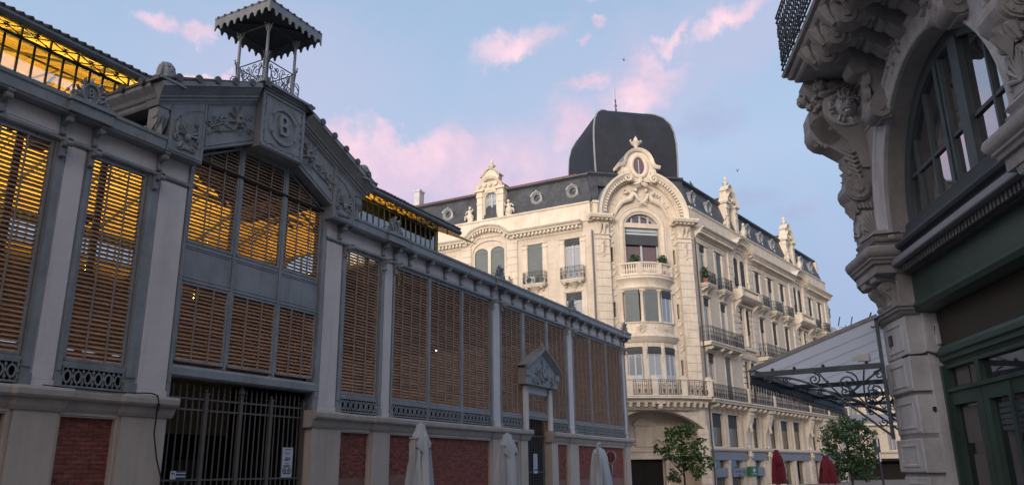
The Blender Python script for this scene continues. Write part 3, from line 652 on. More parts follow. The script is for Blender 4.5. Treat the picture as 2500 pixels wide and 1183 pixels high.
for s_ in (-1, 1):                                      # acroteria: squat bearded masks
    a_ = B(); x = GC+s_*3.2
    a_.lathe(x, 0.32, [(0.26, 9.26), (0.28, 9.30), (0.20, 9.36), (0.19, 9.55), (0.155, 9.68), (0.10, 9.74), (0.03, 9.765)], 9)
    mask_face(a_, x, 0.36, 9.56, 0.36, False); a_.box(x-0.3, x+0.3, 0.05, 0.62, 9.235, 9.27)
    a_.tube([(x+s_*0.1, 0.35, 9.7), (x+s_*0.2, 0.4, 9.5), (x+s_*0.22, 0.4, 9.35), (x+s_*0.33, 0.42, 9.28)], [0.05, 0.06, 0.05, 0.03], 6)
    mk('acroterion', a_, 'iron', MK, smooth=True)
    c_ = B(); x = GC+s_*3.12                            # big scrolled console at each end
    c_.prism([(-0.02, 8.0), (0.10, 8.02), (0.16, 8.16), (0.14, 8.32), (0.26, 8.45), (0.30, 8.62), (0.28, 8.79), (-0.02, 8.79)], 'x', x-0.12, x+0.12)
    c_.tube([(x-0.14, 0.19, 8.66), (x+0.14, 0.19, 8.66)], 0.11, 9); c_.tube([(x-0.14, 0.06, 8.10), (x+0.14, 0.06, 8.10)], 0.07, 8); leaf(c_, x, 8.62, 0.5, 0.10, -90, 0.2, 0.05)
    for i in range(3): c_.tube([(x-0.08+0.08*i, 0.31, 8.6), (x-0.08+0.08*i, 0.20, 8.3)], 0.02, 5)
    mk('console', c_, 'iron', MK, smooth=True)
    h = B(); x = GC+s_*2.52                              # shell ornament
    for i in range(9):
        an = 90+(i-4)*22; h.tube([(x, 0.31, 8.42), (x+0.23*cos(radians(an)), 0.33, 8.42+0.25*sin(radians(an)))], [0.02, 0.042], 5)
    h.ball((x, 0.33, 8.36), (0.08, 0.06, 0.10), 7, 5)
    for d in (-1, 1):
        scroll(h, x+d*0.23, 8.72, 0.06, 90, d*1.3, 0.32, 0.022); scroll(h, x+d*0.24, 8.28, 0.08, 90, -d*1.3, 0.32, 0.025); scroll(h, x+d*0.15, 8.12, 0.07, 0, d*1.2, 0.32, 0.025)
        h.tube([(x+d*0.24, 0.32, 8.34), (x+d*0.28, 0.32, 8.5), (x+d*0.24, 0.32, 8.68)], 0.022, 5); leaf(h, x+d*0.1, 8.25, 0.2, 0.05, 90-d*150, 0.30)
    h.ball((x, 0.31, 8.13), (0.13, 0.04, 0.06), 7, 4)
    mk('shell_ornament', h, 'iron', MK, smooth=True)
    r_ = B()                                            # winged mask in rinceaux on the raking panel
    cx_, cz_ = GC+s_*1.15, 9.28
    mask_face(r_, cx_, 0.27, cz_, 0.42, False)
    for i in range(7): leaf(r_, cx_, cz_+0.02, 0.34, 0.05, 60+i*36, 0.27, 0.03)
    for t, rr, tn in ((0.35, 0.13, 1.4), (0.62, 0.11, -1.4), (0.85, 0.08, 1.3)):
        x = cx_+s_*0.72*t+s_*0.18; z = cz_-0.42*t-0.06; scroll(r_, x, z+0.05, rr, 200*t*3, tn*s_, 0.285, 0.03)
        for k_ in range(4): leaf(r_, x, z, 0.2, 0.04, k_*90+t*200, 0.27, 0.025)
    scroll(r_, cx_-s_*0.30, 9.50, 0.07, 90, s_*1.3, 0.285, 0.025); scroll(r_, cx_-s_*0.30, 9.15, 0.09, 0, -s_*1.3, 0.285, 0.025); r_.tube([(cx_-s_*0.34, 0.285, 9.2), (cx_-s_*0.36, 0.285, 9.48)], 0.022, 5)
    r_.tube([(cx_+s_*0.1, 0.285, 9.05), (cx_+s_*0.4, 0.285, 8.93), (cx_+s_*0.7, 0.285, 8.80), (cx_+s_*0.86, 0.285, 8.66)], [0.03, 0.03, 0.025, 0.015], 5)
    mk('foliage_ornament', r_, 'iron', MK, smooth=True)
# box with the round B medallion
bx_ = B(); X0, X1 = GC-0.71, GC+0.71
bx_.box(X0, X1, -0.4, 0.45, 8.86, 10.28)
bx_.sweep([(X0+0.05, 8.93), (X0+0.05, 10.24), (X1-0.05, 10.24), (X1-0.05, 8.93), (X0+0.051, 8.93)], [(-0.04, 0.45), (0.04, 0.45), (0.04, 0.475), (-0.04, 0.475)])
for i in range(11): leaf(bx_, X0+0.16+i*0.11, 8.985, 0.07, 0.03, 40 if i % 2 else -40, 0.45, 0.02)
for i in range(10):
    for x in (X0+0.11, X1-0.11): leaf(bx_, x, 9.1+i*0.105, 0.06, 0.026, 130 if i % 2 else 50, 0.45, 0.02)
bx_.sweep(arc(GC, 9.57, 0.43, 0, 360, 28), [(-0.045, 0.45), (0.045, 0.45), (0.03, 0.485), (-0.03, 0.485)]); 
for a_ in (90, 210, 330, 150, 30, 270): bx_.ball((GC+0.43*cos(radians(a_)), 0.49, 9.57+0.43*sin(radians(a_))), (0.055, 0.03, 0.055), 7, 4)
for dx, dz in ((-1, 1), (1, 1), (-1, -1), (1, -1)):
    x = GC+dx*0.50; z = 9.57+dz*0.50; bx_.prism([(x-dx*0.28, z+dz*0.05), (x+dx*0.08, z+dz*0.05), (x+dx*0.08, z-dz*0.28)], 'o', 0.451, 0.462)
mo_ = mk('medallion_box', bx_, 'iron', MK)
text('letter', 'B', 0.74, 0.035, 'ironl', mo_, at(FM, GC, 0.480, 9.57), sx=0.82)
mk('box_soffit', B().box(X0-0.6, X1+0.6, -0.15, -0.021, 8.78, 8.95), 'iron', MK)
lg = B()
for d, za, zb in ((0.06, 10.281, 10.33), (0.10, 10.331, 10.38), (0.17, 10.381, 10.44), (0.12, 10.441, 10.47)): lg.box(X0-d, X1+d, -1.1, 0.45+d, za, zb)
lg.box(X0+0.05, X1-0.05, -1.0, -0.401, 8.9, 10.28)
mk('lantern_ledge', lg, 'iron', MK)
# belvedere: four posts, scrolled railings, scalloped canopy
BV = at(FM, GC, -0.26, 10.47)
H_ = 1.72; hw = 0.47
for sx in (-1, 1):
    for sy in (-1, 1):
        p = B().lathe(sx*hw, sy*hw, [(0.065, 0), (0.065, 0.06), (0.042, 0.09), (0.036, 0.9), (0.045, 0.92), (0.036, 0.95), (0.034, H_-0.15), (0.06, H_-0.1), (0.06, H_)], 8)
        for a_ in range(4): p.tube([(sx*hw+0.13*cos(a_*pi/2), sy*hw+0.13*sin(a_*pi/2), H_), (sx*hw+0.04*cos(a_*pi/2), sy*hw+0.04*sin(a_*pi/2), H_-0.17)], 0.015, 4)
        mk('post', p, 'iron', MK, BV, True)
def bv_rail():
    b = B(); b.tube([(-hw+0.03, 0, 0.78), (hw-0.03, 0, 0.78)], 0.016, 5); b.tube([(-hw+0.05, 0, 0.05), (hw-0.05, 0, 0.05)], 0.014, 5)
    for x in (-hw+0.08, hw-0.08): b.tube([(x, 0, 0.03), (x, 0, 0.78)], 0.014, 5)
    for d in (-1, 1):
        b.tube(spiral(d*0.19, 0.50, 0.16, 90, d*1.5, 16), 0.013, 4); b.tube(spiral(d*0.16, 0.24, 0.13, 270, -d*1.4, 14), 0.013, 4); b.tube(spiral(d*0.31, 0.30, 0.08, 0, d*1.2, 10), 0.012, 4)
        b.tube(spiral(d*0.10, 0.66, 0.08, 180, -d*1.2, 10), 0.011, 4); b.tube(spiral(d*0.31, 0.64, 0.08, 90, d*1.2, 10), 0.011, 4); b.tube(spiral(d*0.08, 0.12, 0.07, 0, d, 8), 0.011, 4)
        b.tube([(d*0.1, 0, 0.10), (d*0.24, 0, 0.4), (d*0.34, 0, 0.70)], 0.012, 4)
    b.tube([(0, 0, 0.05), (0, 0, 0.62)], 0.012, 4)
    return b.mesh('railing', 'irond')
rm = bv_rail()
for i in range(4): put('railing', rm, MK, BV @ Matrix.Rotation(i*pi/2, 4, 'Z') @ Matrix.Translation((0, -hw, 0)))
for sx in (-1, 1):
    for sy in (-1, 1):                                  # curled stay at each foot
        for dx, dy in ((sx, 0), (0, sy)):
            b = B(); cx_ = sx*hw; cy_ = sy*hw
            b.tube([(cx_+dx*t, cy_+dy*t, z) for t, z in ((0.03, 0.52), (0.13, 0.50), (0.20, 0.40), (0.20, 0.22), (0.17, 0.0))], 0.013, 4)
            b.tube([(cx_+dx*(0.11+0.06*cos(a_*0.8)*(1-a_/12)), cy_+dy*(0.11+0.06*cos(a_*0.8)*(1-a_/12)), 0.18+0.09*sin(a_*0.8)*(1-a_/12)) for a_ in range(10)], 0.011, 4)
            b.tube([(cx_+dx*0.03, cy_+dy*0.03, 0.55), (cx_+dx*0.07, cy_+dy*0.07, 0.86), (cx_+dx*0.12, cy_+dy*0.12, 0.93), (cx_+dx*0.08, cy_+dy*0.08, 0.96)], 0.013, 4)
            mk('stay', b, 'irond', MK, BV)
RW = 0.91
val = B()                                              # scalloped valance, one side
n = 8; pts = [(-RW, H_+0.34), (-RW, H_-0.02)]
for i in range(n):
    c = -RW+(i+0.5)*2*RW/n; hw2 = RW/n
    pts += [(c-hw2*0.92, H_-0.02)]+[(c+hw2*0.72*cos(a_), H_+0.02+0.105*sin(a_)) for a_ in (pi, pi*0.8, pi*0.6, pi*0.4, pi*0.2, 0)]+[(c+hw2*0.92, H_-0.02)]
pts += [(RW, H_-0.02), (RW, H_+0.34)]
val.prism(pts, 'o', RW-0.012, RW+0.012)
vm = val.mesh('valance', 'iron')
for i in range(4): put('valance', vm, MK, BV @ Matrix.Rotation(i*pi/2, 4, 'Z'))
rf = B(); A_ = RW+0.02
rf.add([(-A_, -A_, H_+0.30), (A_, -A_, H_+0.30), (A_, A_, H_+0.30), (-A_, A_, H_+0.30), (0, 0, H_+0.65), (0, 0, H_+0.42)], [(0, 1, 4), (1, 2, 4), (2, 3, 4), (3, 0, 4), (1, 0, 5), (2, 1, 5), (3, 2, 5), (0, 3, 5)])
for i in range(4):
    for j in range(8):
        t = -RW+(j+0.5)*2*RW/8; q = Matrix.Rotation(i*pi/2, 3, 'Z') @ Vector((t, RW+0.03, 0)); q2 = Matrix.Rotation(i*pi/2, 3, 'Z') @ Vector((t, max(abs(t), 0.1), 0))
        zi = H_+0.30+0.35*(1-max(abs(t), 0.1)/RW); rf.tube([(q.x, q.y, H_+0.31), (q2.x, q2.y, zi+0.02)], 0.04, 6)
mk('canopy_roof', rf, 'irond', MK, BV)
rb = B()
for i in range(4):
    q = Matrix.Rotation(i*pi/2+pi/4, 3, 'Z') @ Vector((RW*1.38, 0, 0)); rb.tube([(0, 0, H_+0.38), (q.x, q.y, H_+0.26)], 0.03, 4)
    q1 = Matrix.Rotation(i*pi/2, 3, 'Z') @ Vector((hw, hw, 0)); q2 = Matrix.Rotation(i*pi/2, 3, 'Z') @ Vector((-hw, hw, 0)); rb.tube([(q1.x, q1.y, H_), (q2.x, q2.y, H_)], 0.03, 4)
mk('canopy_ribs', rb, 'irond', MK, BV)
# --- roofs, clerestory, interior
CO, CZ0, CZ1, CX0, CX1 = -4.5, 10.55, 11.86, -16.0, 12.28
BK = -22.0
ar = B()
ar.prism([(0.0, 8.12), (0.05, 8.16), (CO, 10.60), (CO, 10.52)], 'x', XL, XR)
ar.prism([(BK, 8.12), (BK, 8.2), (BK-CO, 10.60), (BK-CO, 10.52)], 'x', XL, XR)
mk('lower_roof', ar, 'tile', MK)
ai = B(); ai.prism([(-0.1, 8.05), (-0.1, 8.08), (CO+0.05, 10.46), (CO+0.05, 10.43)], 'x', XL+0.2, XR-0.2); ai.prism([(BK+0.1, 8.05), (BK+0.1, 8.08), (BK-CO, 10.46), (BK-CO, 10.43)], 'x', XL+0.2, XR-0.2)
x = CX0+0.1
while x < CX1:                                          # upper roof boarding, seen lit from inside
    for i in range(9):
        t0, t1 = i/9, (i+1)/9-0.012
        for s_ in (0, 1):
            oa = CO-6.5*t0 if s_ == 0 else BK-CO+6.5*t0; ob = CO-6.5*t1 if s_ == 0 else BK-CO+6.5*t1
            za = 11.86+2.9*t0; zb = 11.86+2.9*t1
            ai.prism([(oa, za-0.02), (oa, za), (ob, zb), (ob, zb-0.02)], 'x', x, x+3.9)
    x += 3.95
mk('roof_boarding', ai, 'plank', MK)
tr = B()
for x in [CX0+0.2+2.13*i for i in range(14)]:           # iron trusses inside
    for s_ in (0, 1):
        a0 = CO if s_ == 0 else BK-CO; tr.tube([(x, a0, 11.8), (x, -11, 14.5)], 0.05, 4); tr.tube([(x, a0-2.5 if s_ == 0 else a0+2.5, 12.6), (x, -11, 12.9)], 0.03, 4)
        e_ = 0 if s_ == 0 else BK; tr.tube([(x, e_, 8.0), (x, a0, 10.4)], 0.05, 4); tr.tube([(x, e_, 7.4), (x, a0, 9.9)], 0.035, 4)
        for k_ in range(4): tr.tube([(x, e_+(a0-e_)*k_/4, 7.4+2.5*k_/4), (x, e_+(a0-e_)*(k_+1)/4, 8.0+2.4*(k_+1)/4)], 0.03, 4)
        tr.tube([(x, a0, 0), (x, a0, 10.5)], 0.09, 6)
mk('roof_trusses', tr, 'irond', MK)
ur = B(); SL = 3.05/(11+CO)                             # upper roof
eo = CO+0.72
for s_ in (0, 1):
    f_ = (lambda o: o) if s_ == 0 else (lambda o: BK-o)
    ur.prism([(f_(eo), 11.58), (f_(-11), 11.60+SL*(eo+11)), (f_(-11), 11.75+SL*(eo+11)), (f_(eo), 11.67)], 'x', CX0-0.6, CX1+0.75)
mk('upper_roof', ur, 'tile', MK)
tl = B(); x = CX0-0.6
while x < CX1+0.7:                                      # uneven eaves tiles
    tl.tube([(x+0.1, eo+0.06, 11.70+R.uniform(-0.01, 0.015)), (x+0.1, eo-1.2, 11.72+SL*1.2)], 0.06, 5); x += 0.215
mk('eaves_tiles', tl, 'tile', MK, kind='stuff')
eg = B(); eg.tube([(CX0-0.5, eo+0.03, 11.545), (CX1+0.7, eo+0.03, 11.545)], 0.105, 8); eg.prism([(eo, 11.56), (eo, 11.575), (CO+0.05, 11.90), (CO+0.05, 11.88)], 'x', CX0, CX1+0.5)
x = CX0+0.5
while x < CX1: eg.tube([(x-0.025, eo+0.03, 11.545), (x+0.025, eo+0.03, 11.545)], 0.115, 8); x += 1.42
mk('upper_gutter', eg, 'irond', MK, smooth=True)
cl = B(); cw = 0.354; nC = int((CX1-CX0)/cw); xs = [CX1-0.1-i*cw for i in range(nC)]
for x in xs: cl.box(x-0.026, x+0.026, CO-0.02, CO+0.012, CZ0, 11.52)
cl.box(CX0, CX1, CO-0.06, CO+0.045, 11.505, 11.58).box(CX0, CX1, CO-0.06, CO+0.05, 11.86, 11.94).box(CX0, CX1, CO-0.06, CO+0.05, CZ0-0.1, 10.66)
for i, x in enumerate(xs[::2]): cl.box(x-0.02, x+0.02, CO-0.02, CO+0.03, 11.58, 11.82)
mk('clerestory_frame', cl, MT['irond'], MK)
lt = B()
for x in xs[:-2:2]:                                     # lattice with little floral bosses
    xa, xb = x-2*cw, x
    lt.tube([(xa, CO, 11.60), (xb, CO, 11.84)], 0.02, 4); lt.tube([(xa, CO, 11.84), (xb, CO, 11.60)], 0.02, 4)
    xm = (xa+xb)/2
    for a_ in range(4): lt.ball((xm+0.035*cos(a_*pi/2), CO+0.01, 11.70+0.045*sin(a_*pi/2)), 0.024, 5, 3)
    lt.prism([(xm-0.10, 11.80), (xm+0.10, 11.80), (xm+0.03, 11.765), (xm-0.03, 11.765)], 'o', CO-0.01, CO+0.02)
mk('lattice', lt, 'irond', MK)
pm = B().box(0.034, cw-0.034, -0.004, 0.0, 10.66, 11.50).mesh('pane', 'panec')
for x in xs[1:]: put('pane', pm, MK, at(FM, x, CO-0.01, 0))
ce = B(); ce.box(CX1, CX1+0.06, BK-CO, CO, CZ0, 10.66)  # end of the clerestory
for i in range(14):
    o = CO-i*0.95; ce.box(CX1, CX1+0.07, o-0.04, o+0.04, 10.6, 11.9)
ce.box(CX1, CX1+0.07, BK-CO, CO, 11.5, 11.6)
mk('gable_boarding', B().prism([(CO, 11.6), (BK-CO, 11.6), (-11, 14.7)], 'x', CX1, CX1+0.05), 'plank', MK)
for o in (CO+0.6, CO+0.2, CO-0.6): ce.lathe(CX1+0.55, o, [(0.03, 11.82), (0.05, 11.74), (0.02, 11.68), (0.045, 11.62), (0.005, 11.5)], 6)
mk('clerestory_end', ce, 'irond', MK)
bkc = B()
for x in xs: bkc.box(x-0.03, x+0.03, BK-CO-0.03, BK-CO+0.03, CZ0, 11.86)
mk('rear_clerestory', bkc, 'irond', MK)
mk('hipped_ends', B().prism([(-0.0, 8.12), (BK, 8.12), (BK-CO, 10.5), (CO, 10.5)], 'x', XR-0.05, XR+0.2).prism([(0, 0), (BK, 0), (BK, 8.12), (0, 8.12)], 'x', XL-0.2, XL).box(CX1+0.06, XR, BK-CO, CO, 10.5, 10.6).box(XL, CX0, BK-CO, CO, 10.5, 10.6), 'tile', MK)
mk('end_wall', B().box(XR-0.3, XR, BK, -0.3, 0, 8.1), 'plinth', MK)
bkw = B().grid(XL, XR, 0, 8.1, BK-0.3, BK, [(XL+1.2+i*3.2, XL+3.6+i*3.2, 5.9, 7.6) for i in range(15)])
mk('rear_wall', bkw, 'inwall', MK)
mk('floor', B().box(XL, XR, BK, -0.3, 0.12, 0.16), 'pave', MK)
st = B()
for i, (a, b) in enumerate([(-24, -19), (-17, -12), (-10, -5), (2, 8), (10, 15), (17, 21.5)]): st.box(a, b, -9, -5.5, 0.15, 3.0).box(a, b, -17, -13, 0.15, 3.2)
mk('stall_row', st, 'inwall', MK)
# gate vestibule
vb = B(); vb.box(-4.05, 0.2, -2.9, -2.8, 2.6, 3.9); mk('vestibule_wall', vb, 'dimwall', MK)
vb = B(); vb.box(-4.05, 0.2, -2.9, -2.8, 0.1, 2.6).box(-4.1, -4.0, -2.8, -0.31, 0.1, 3.9).box(0.12, 0.2, -2.8, -0.31, 0.1, 3.9).box(11.2, 13.5, -0.9, -0.8, 0.1, 3.6).box(13.5, 13.6, -0.9, -0.31, 0.1, 3.6); mk('vestibule_blackout', vb, 'dark', MK)  # near-black boxes added behind gate and side door to block the hall lamps
mk('vestibule_ceiling', B().box(-4.1, 0.2, -2.9, -0.31, 3.8, 3.9), 'dimwall', MK)
mk('wall_panel', B().box(-1.45, -0.75, -2.79, -2.74, 0.9, 2.0).box(-2.35, -2.0, -2.79, -2.75, 1.3, 2.0), 'irond', MK)
# lamps hanging in the hall
for i, (x, o) in enumerate([(x, o) for x in (-17, -10.5, -5.5, -1.5, 3, 8) for o in (-7.6, -14)]):
    T = at(FM, x, o, 8.6)
    l = thing('hanging_lamp', 'bowl lamp hung high inside the market hall, %s' % ((['at its left end', 'left of the gate bay', 'behind the left narrow bay', 'behind the gate bay', 'behind the long louvred bay', 'behind the pediment door'][i//2])+(', front row' if i % 2 == 0 else ', rear row')), 'lamp', T, 'lamps inside the market hall')
    mk('lamp_bowl', B().lathe(0, 0, [(0.03, 0.0), (0.22, 0.04), (0.40, 0.20), (0.42, 0.22), (0.38, 0.20), (0.2, 0.06), (0.02, 0.03)], 14).tube([(0, 0, 0), (0, 0, 2.2)], 0.015, 4), 'irond', l); mk('bulb', B().ball((0.08, 0, 0.10), 0.05, 8, 6), 'lampw', l)
    ld = bpy.data.lights.new('lamp_light', 'SPOT'); ld.spot_size = radians(158); ld.spot_blend = 0.35; ld.energy = (600 if x < 2 else 560); ld.color = (1.0, 0.68, 0.11); ld.shadow_soft_size = 0.15
    lo_ = put('lamp_light', ld, l, T @ Matrix.Translation((0, 0, 0.30)) @ Matrix.Rotation(pi, 4, 'X'))
for (x, o, z), lw in zip(((4.65, -3, 4.62), (10.1, -3, 6.05), (6.3, -6, 7.2), (0.9, -5, 7.0)), ('low in the long bay', 'left of the pediment door', 'high in the long bay', 'in the narrow bay right of the gate')):
    T = at(FM, x, o, z); l = thing('bulb_lamp', 'tiny bare bulb glinting between the slats, '+lw, 'lamp', T, 'bare bulbs behind the slats'); mk('bulb', B().ball((0, 0, 0), 0.03, 6, 5), 'lampw', l); mk('cord', B().box(-0.01, 0.01, -0.01, 0.01, 0.03, 0.4), 'cable', l)

# ================================================================== THINGS ON THE MARKET
GT = thing('iron_gate', 'tall spiked iron gate closing the wide entrance under the gable', 'gate', at(FM, GC, -0.14, 0.12))
bar = B().box(-0.011, 0.011, -0.011, 0.011, 0.05, 3.12).lathe(0, 0, [(0.014, 3.1), (0.028, 3.13), (0.012, 3.16), (0.022, 3.2), (0.004, 3.33)], 5).mesh('bar', 'gatem')
post = B().box(-0.04, 0.04, -0.04, 0.04, 0.0, 3.12).box(-0.05, 0.05, -0.05, 0.05, 3.12, 3.16).ball((0, 0, 3.2), (0.035, 0.035, 0.04), 6, 4).mesh('gate_post', 'gatem')
px = [-2.0, -1.0, -0.05, 0.85, 1.9]
for p in px: put('gate_post', post, GT, WM[GT] @ Matrix.Translation((p, 0, 0)))
mk('finial', B().lathe(-0.05, 0, [(0.05, 3.16), (0.08, 3.22), (0.06, 3.30), (0.02, 3.36), (0.005, 3.42)], 8), 'gatem', GT)
for a, b in zip(px, px[1:]):
    n = max(3, round((b-a)/0.155)); 
    for i in range(1, n): put('bar', bar, GT, WM[GT] @ Matrix.Translation((a+(b-a)*i/n, 0, 0)))
for z in (0.12, 1.43, 2.80, 3.02): mk('rail', B().box(-2.0, 1.9, -0.016, 0.016, z-0.018, z+0.018), 'gatem', GT)

def lines(b, x0, x1, z, o, n, R_):
    x = x0
    for i in range(n):
        wv = (x1-x0)/n*R_.uniform(0.5, 0.85); b.box(x, x+wv, o, o+0.003, z-0.008, z+0.008); x += (x1-x0)/n
T = at(FM, -0.475, -0.115, 1.66)
s1 = thing('notice_board', 'tall white notice with two round prohibition symbols on the gate', 'sign', T)
mk('panel', B().box(-0.165, 0.165, 0, 0.012, -0.09, 0.57), 'white', s1)
R2 = random.Random(1); ln = B(); ln.box(-0.11, 0.10, 0.012, 0.016, 0.525, 0.543)
for z in (0.485, 0.44, 0.405, 0.345): ln.box(-0.13, 0.13, 0.012, 0.015, z-0.003, z+0.003) if z in (0.485, 0.405) else ln.box(-0.08, 0.08, 0.012, 0.016, z-0.007, z+0.007)
for z in (0.32, 0.30, 0.28): lines(ln, -0.09, 0.09, z, 0.012, 5, R2)
ln.box(-0.07, 0.05, 0.012, 0.016, 0.205, 0.222)
for z in (0.17, 0.155, 0.14, 0.0, -0.012): lines(ln, -0.12, 0.12, z, 0.012, 6, R2)
mk('print', ln, 'ink', s1, kind='stuff')
sy = B()
for d in (-1, 1):
    sy.sweep(arc(d*0.078, 0.06, 0.055, 0, 360, 16), [(-0.007, 0.012), (0.007, 0.012), (0.007, 0.017), (-0.007, 0.017)]); sy.sweep([(d*0.078-0.036, 0.098), (d*0.078+0.036, 0.022)], [(-0.006, 0.012), (0.006, 0.012), (0.006, 0.017), (-0.006, 0.017)])
sy.box(-0.108, -0.05, 0.012, 0.016, 0.045, 0.07).box(0.055, 0.10, 0.012, 0.016, 0.05, 0.075).box(0.058, 0.066, 0.012, 0.016, 0.03, 0.05).box(0.088, 0.096, 0.012, 0.016, 0.03, 0.05)
mk('symbol', sy, 'navy', s1)
T = at(FM, -3.47, -0.115, 1.66)
s2 = thing('camera_sign', 'small white and navy sign with a camera symbol low on the gate', 'sign', T)
mk('panel', B().box(-0.18, 0.18, 0, 0.01, -0.09, 0.065), 'white', s2)
mk('print', B().box(-0.05, 0.178, 0.01, 0.013, 0.035, 0.063).box(-0.05, 0.178, 0.01, 0.013, -0.025, 0.01).box(-0.05, 0.178, 0.01, 0.013, -0.088, -0.055), 'navy', s2)
mk('symbol', B().prism([(-0.16, 0.03), (-0.125, 0.04), (-0.105, 0.01), (-0.14, -0.0)], 'o', 0.01, 0.014).prism([(-0.11, 0.01), (-0.10, 0.015), (-0.07, -0.01), (-0.075, -0.018)], 'o', 0.01, 0.014), 'ink', s2)
# same notice at the side door
T = at(FM, 12.55, -0.15, 1.66)
s3 = thing('notice_board', 'narrow white notice on the bars of the small side door', 'sign', T)
mk('panel', B().box(-0.16, 0.16, 0, 0.012, -0.10, 0.6), 'white', s3)
ln = B()
for z in (0.54, 0.47, 0.42, 0.36, 0.31, 0.26, 0.2, 0.15): lines(ln, -0.11, 0.11, z, 0.012, 4, R2)
ln.box(-0.11, -0.02, 0.012, 0.016, -0.02, 0.07).box(0.02, 0.11, 0.012, 0.016, -0.02, 0.07)
mk('print', ln, 'navy', s3, kind='stuff')
# cable
T = at(FM, -4.75, 0.26, 3.1)
cb = B(); F0 = FM.inverted()
P_ = [(-4.95, 0.28, 3.10), (-4.72, 0.30, 3.115), (-4.58, 0.30, 3.12), (-4.46, 0.31, 3.09), (-4.42, 0.30, 2.98), (-4.40, 0.26, 2.78), (-4.33, 0.16, 2.4), (-4.20, 0.14, 1.95), (-4.05, 0.13, 1.6), (-4.03, 0.12, 1.2), (-4.04, 0.12, 0.2)]
cb.tube([(a+4.75, o-0.26, z-3.1) for a, o, z in P_], [0.014]*11, 5); cb.tube([(a+4.75, o-0.26, z-3.1) for a, o, z in ((-4.415, 0.30, 2.95), (-4.40, 0.27, 2.80))], 0.028, 6)
cb.tube([(-0.2, 0.02, 0.0), (-0.6, -0.03, -0.01), (-1.2, -0.02, -0.012), (-1.9, 0.0, 0.0)], 0.012, 4)
o = mk('cable', cb, 'cable', None, T, True); tag(o, 'black cable hanging down the plinth left of the gate', 'cable')

# ================================================================== CORNER APARTMENT BUILDING
C2 = (14.7776, 61.9); C1 = (6.6775, 60.0894); CW = 8.3
FR_ = frame(C2, 37.7); FC = frame(C1, 77.4); FL = frame(C1, 117.4)
AB = thing('apartment_building', 'cream stone corner apartment building with mansard roof, dark dome and sculpted round gable', 'building', frame(((C1[0]+C2[0])/2, (C1[1]+C2[1])/2), 77.4))
RE = 36.5; LE = -26.0
_c = {}
def window_parts(kind, wd, h, sh, pane='paneg'):
    """returns meshes: frame, panes, shutter (origin: bottom centre of the opening, o=0 in the reveal)"""
    key = (kind, wd, h, sh, pane)
    if key in _c: return _c[key]
    f = B(); a = wd/2; t = 0.07
    f.box(-a, -a+t, 0, 0.08, 0, h).box(a-t, a, 0, 0.08, 0, h).box(-a+t, a-t, 0, 0.08, h-t, h).box(-a+t, a-t, 0, 0.08, 0, t*1.4)
    if kind == 'door':
        f.box(-0.05, 0.05, 0.002, 0.10, t, h-t).box(-a+t, -0.05, 0.002, 0.07, h*0.78, h*0.78+0.08).box(0.05, a-t, 0.002, 0.07, h*0.78, h*0.78+0.08)
        for s_ in (-1, 1): f.box(s_*a*0.5-0.02, s_*a*0.5+0.02, 0.002, 0.05, h*0.80, h-t) ; f.box(min(s_*0.05, s_*(a-t)), max(s_*0.05, s_*(a-t)), 0.002, 0.06, t, h*0.2)
    elif kind == 'plain': f.box(-0.03, 0.03, 0.002, 0.07, t, h-t)
    fm = f.mesh('window_frame', 'wframe' if kind != 'dark' else 'shutd')
    pn = B().box(-a+t*0.9, a-t*0.9, 0.0, 0.03, t, h-t).mesh('pane', pane)
    s_ = B()
    if sh > 0:
        hh = h*sh; s_.box(-a+0.01, a-0.01, 0.10, 0.13, h-hh, h)
        n = max(2, int(hh/0.22))
        for i in range(n): s_.box(-a+0.012, a-0.012, 0.131, 0.14, h-hh+hh*i/n+0.01, h-hh+hh*(i+1)/n-0.012)
        s_.box(-a, a, 0.10, 0.17, h-hh-0.04, h-hh)
    sm = s_.mesh('shutter', 'shut' if sh > 0.9 else 'shutd') if sh > 0 else None
    lb = B(); lb.box(-a-0.01, a+0.01, 0.14, 0.165, h-0.26, h+0.0)
    n = max(3, int(wd/0.16))
    for i in range(n): x = -a+(i+0.5)*wd/n; lb.prism(arc(x, h-0.26, wd/n*0.48, 180, 360, 4), 'o', 0.142, 0.163)
    _c[key] = (fm, pn, sm, lb.mesh('lambrequin', 'shut' if sh > 0.9 else 'shutd')); return _c[key]
def window(F, x, z, wd, h, kind='door', sh=0.12, o=-0.24, pane='paneg', rz=0, lamb=True):
    fm, pn, sm, lm = window_parts(kind, wd, h, sh, pane); M = at(F, x, o, z, rz)
    w_ = put('window', fm, AB, M); put('pane', pn, w_, M)
    if sm: put('shutter', sm, w_, M)
    if lamb: put('lambrequin', lm, w_, M)
    return w_
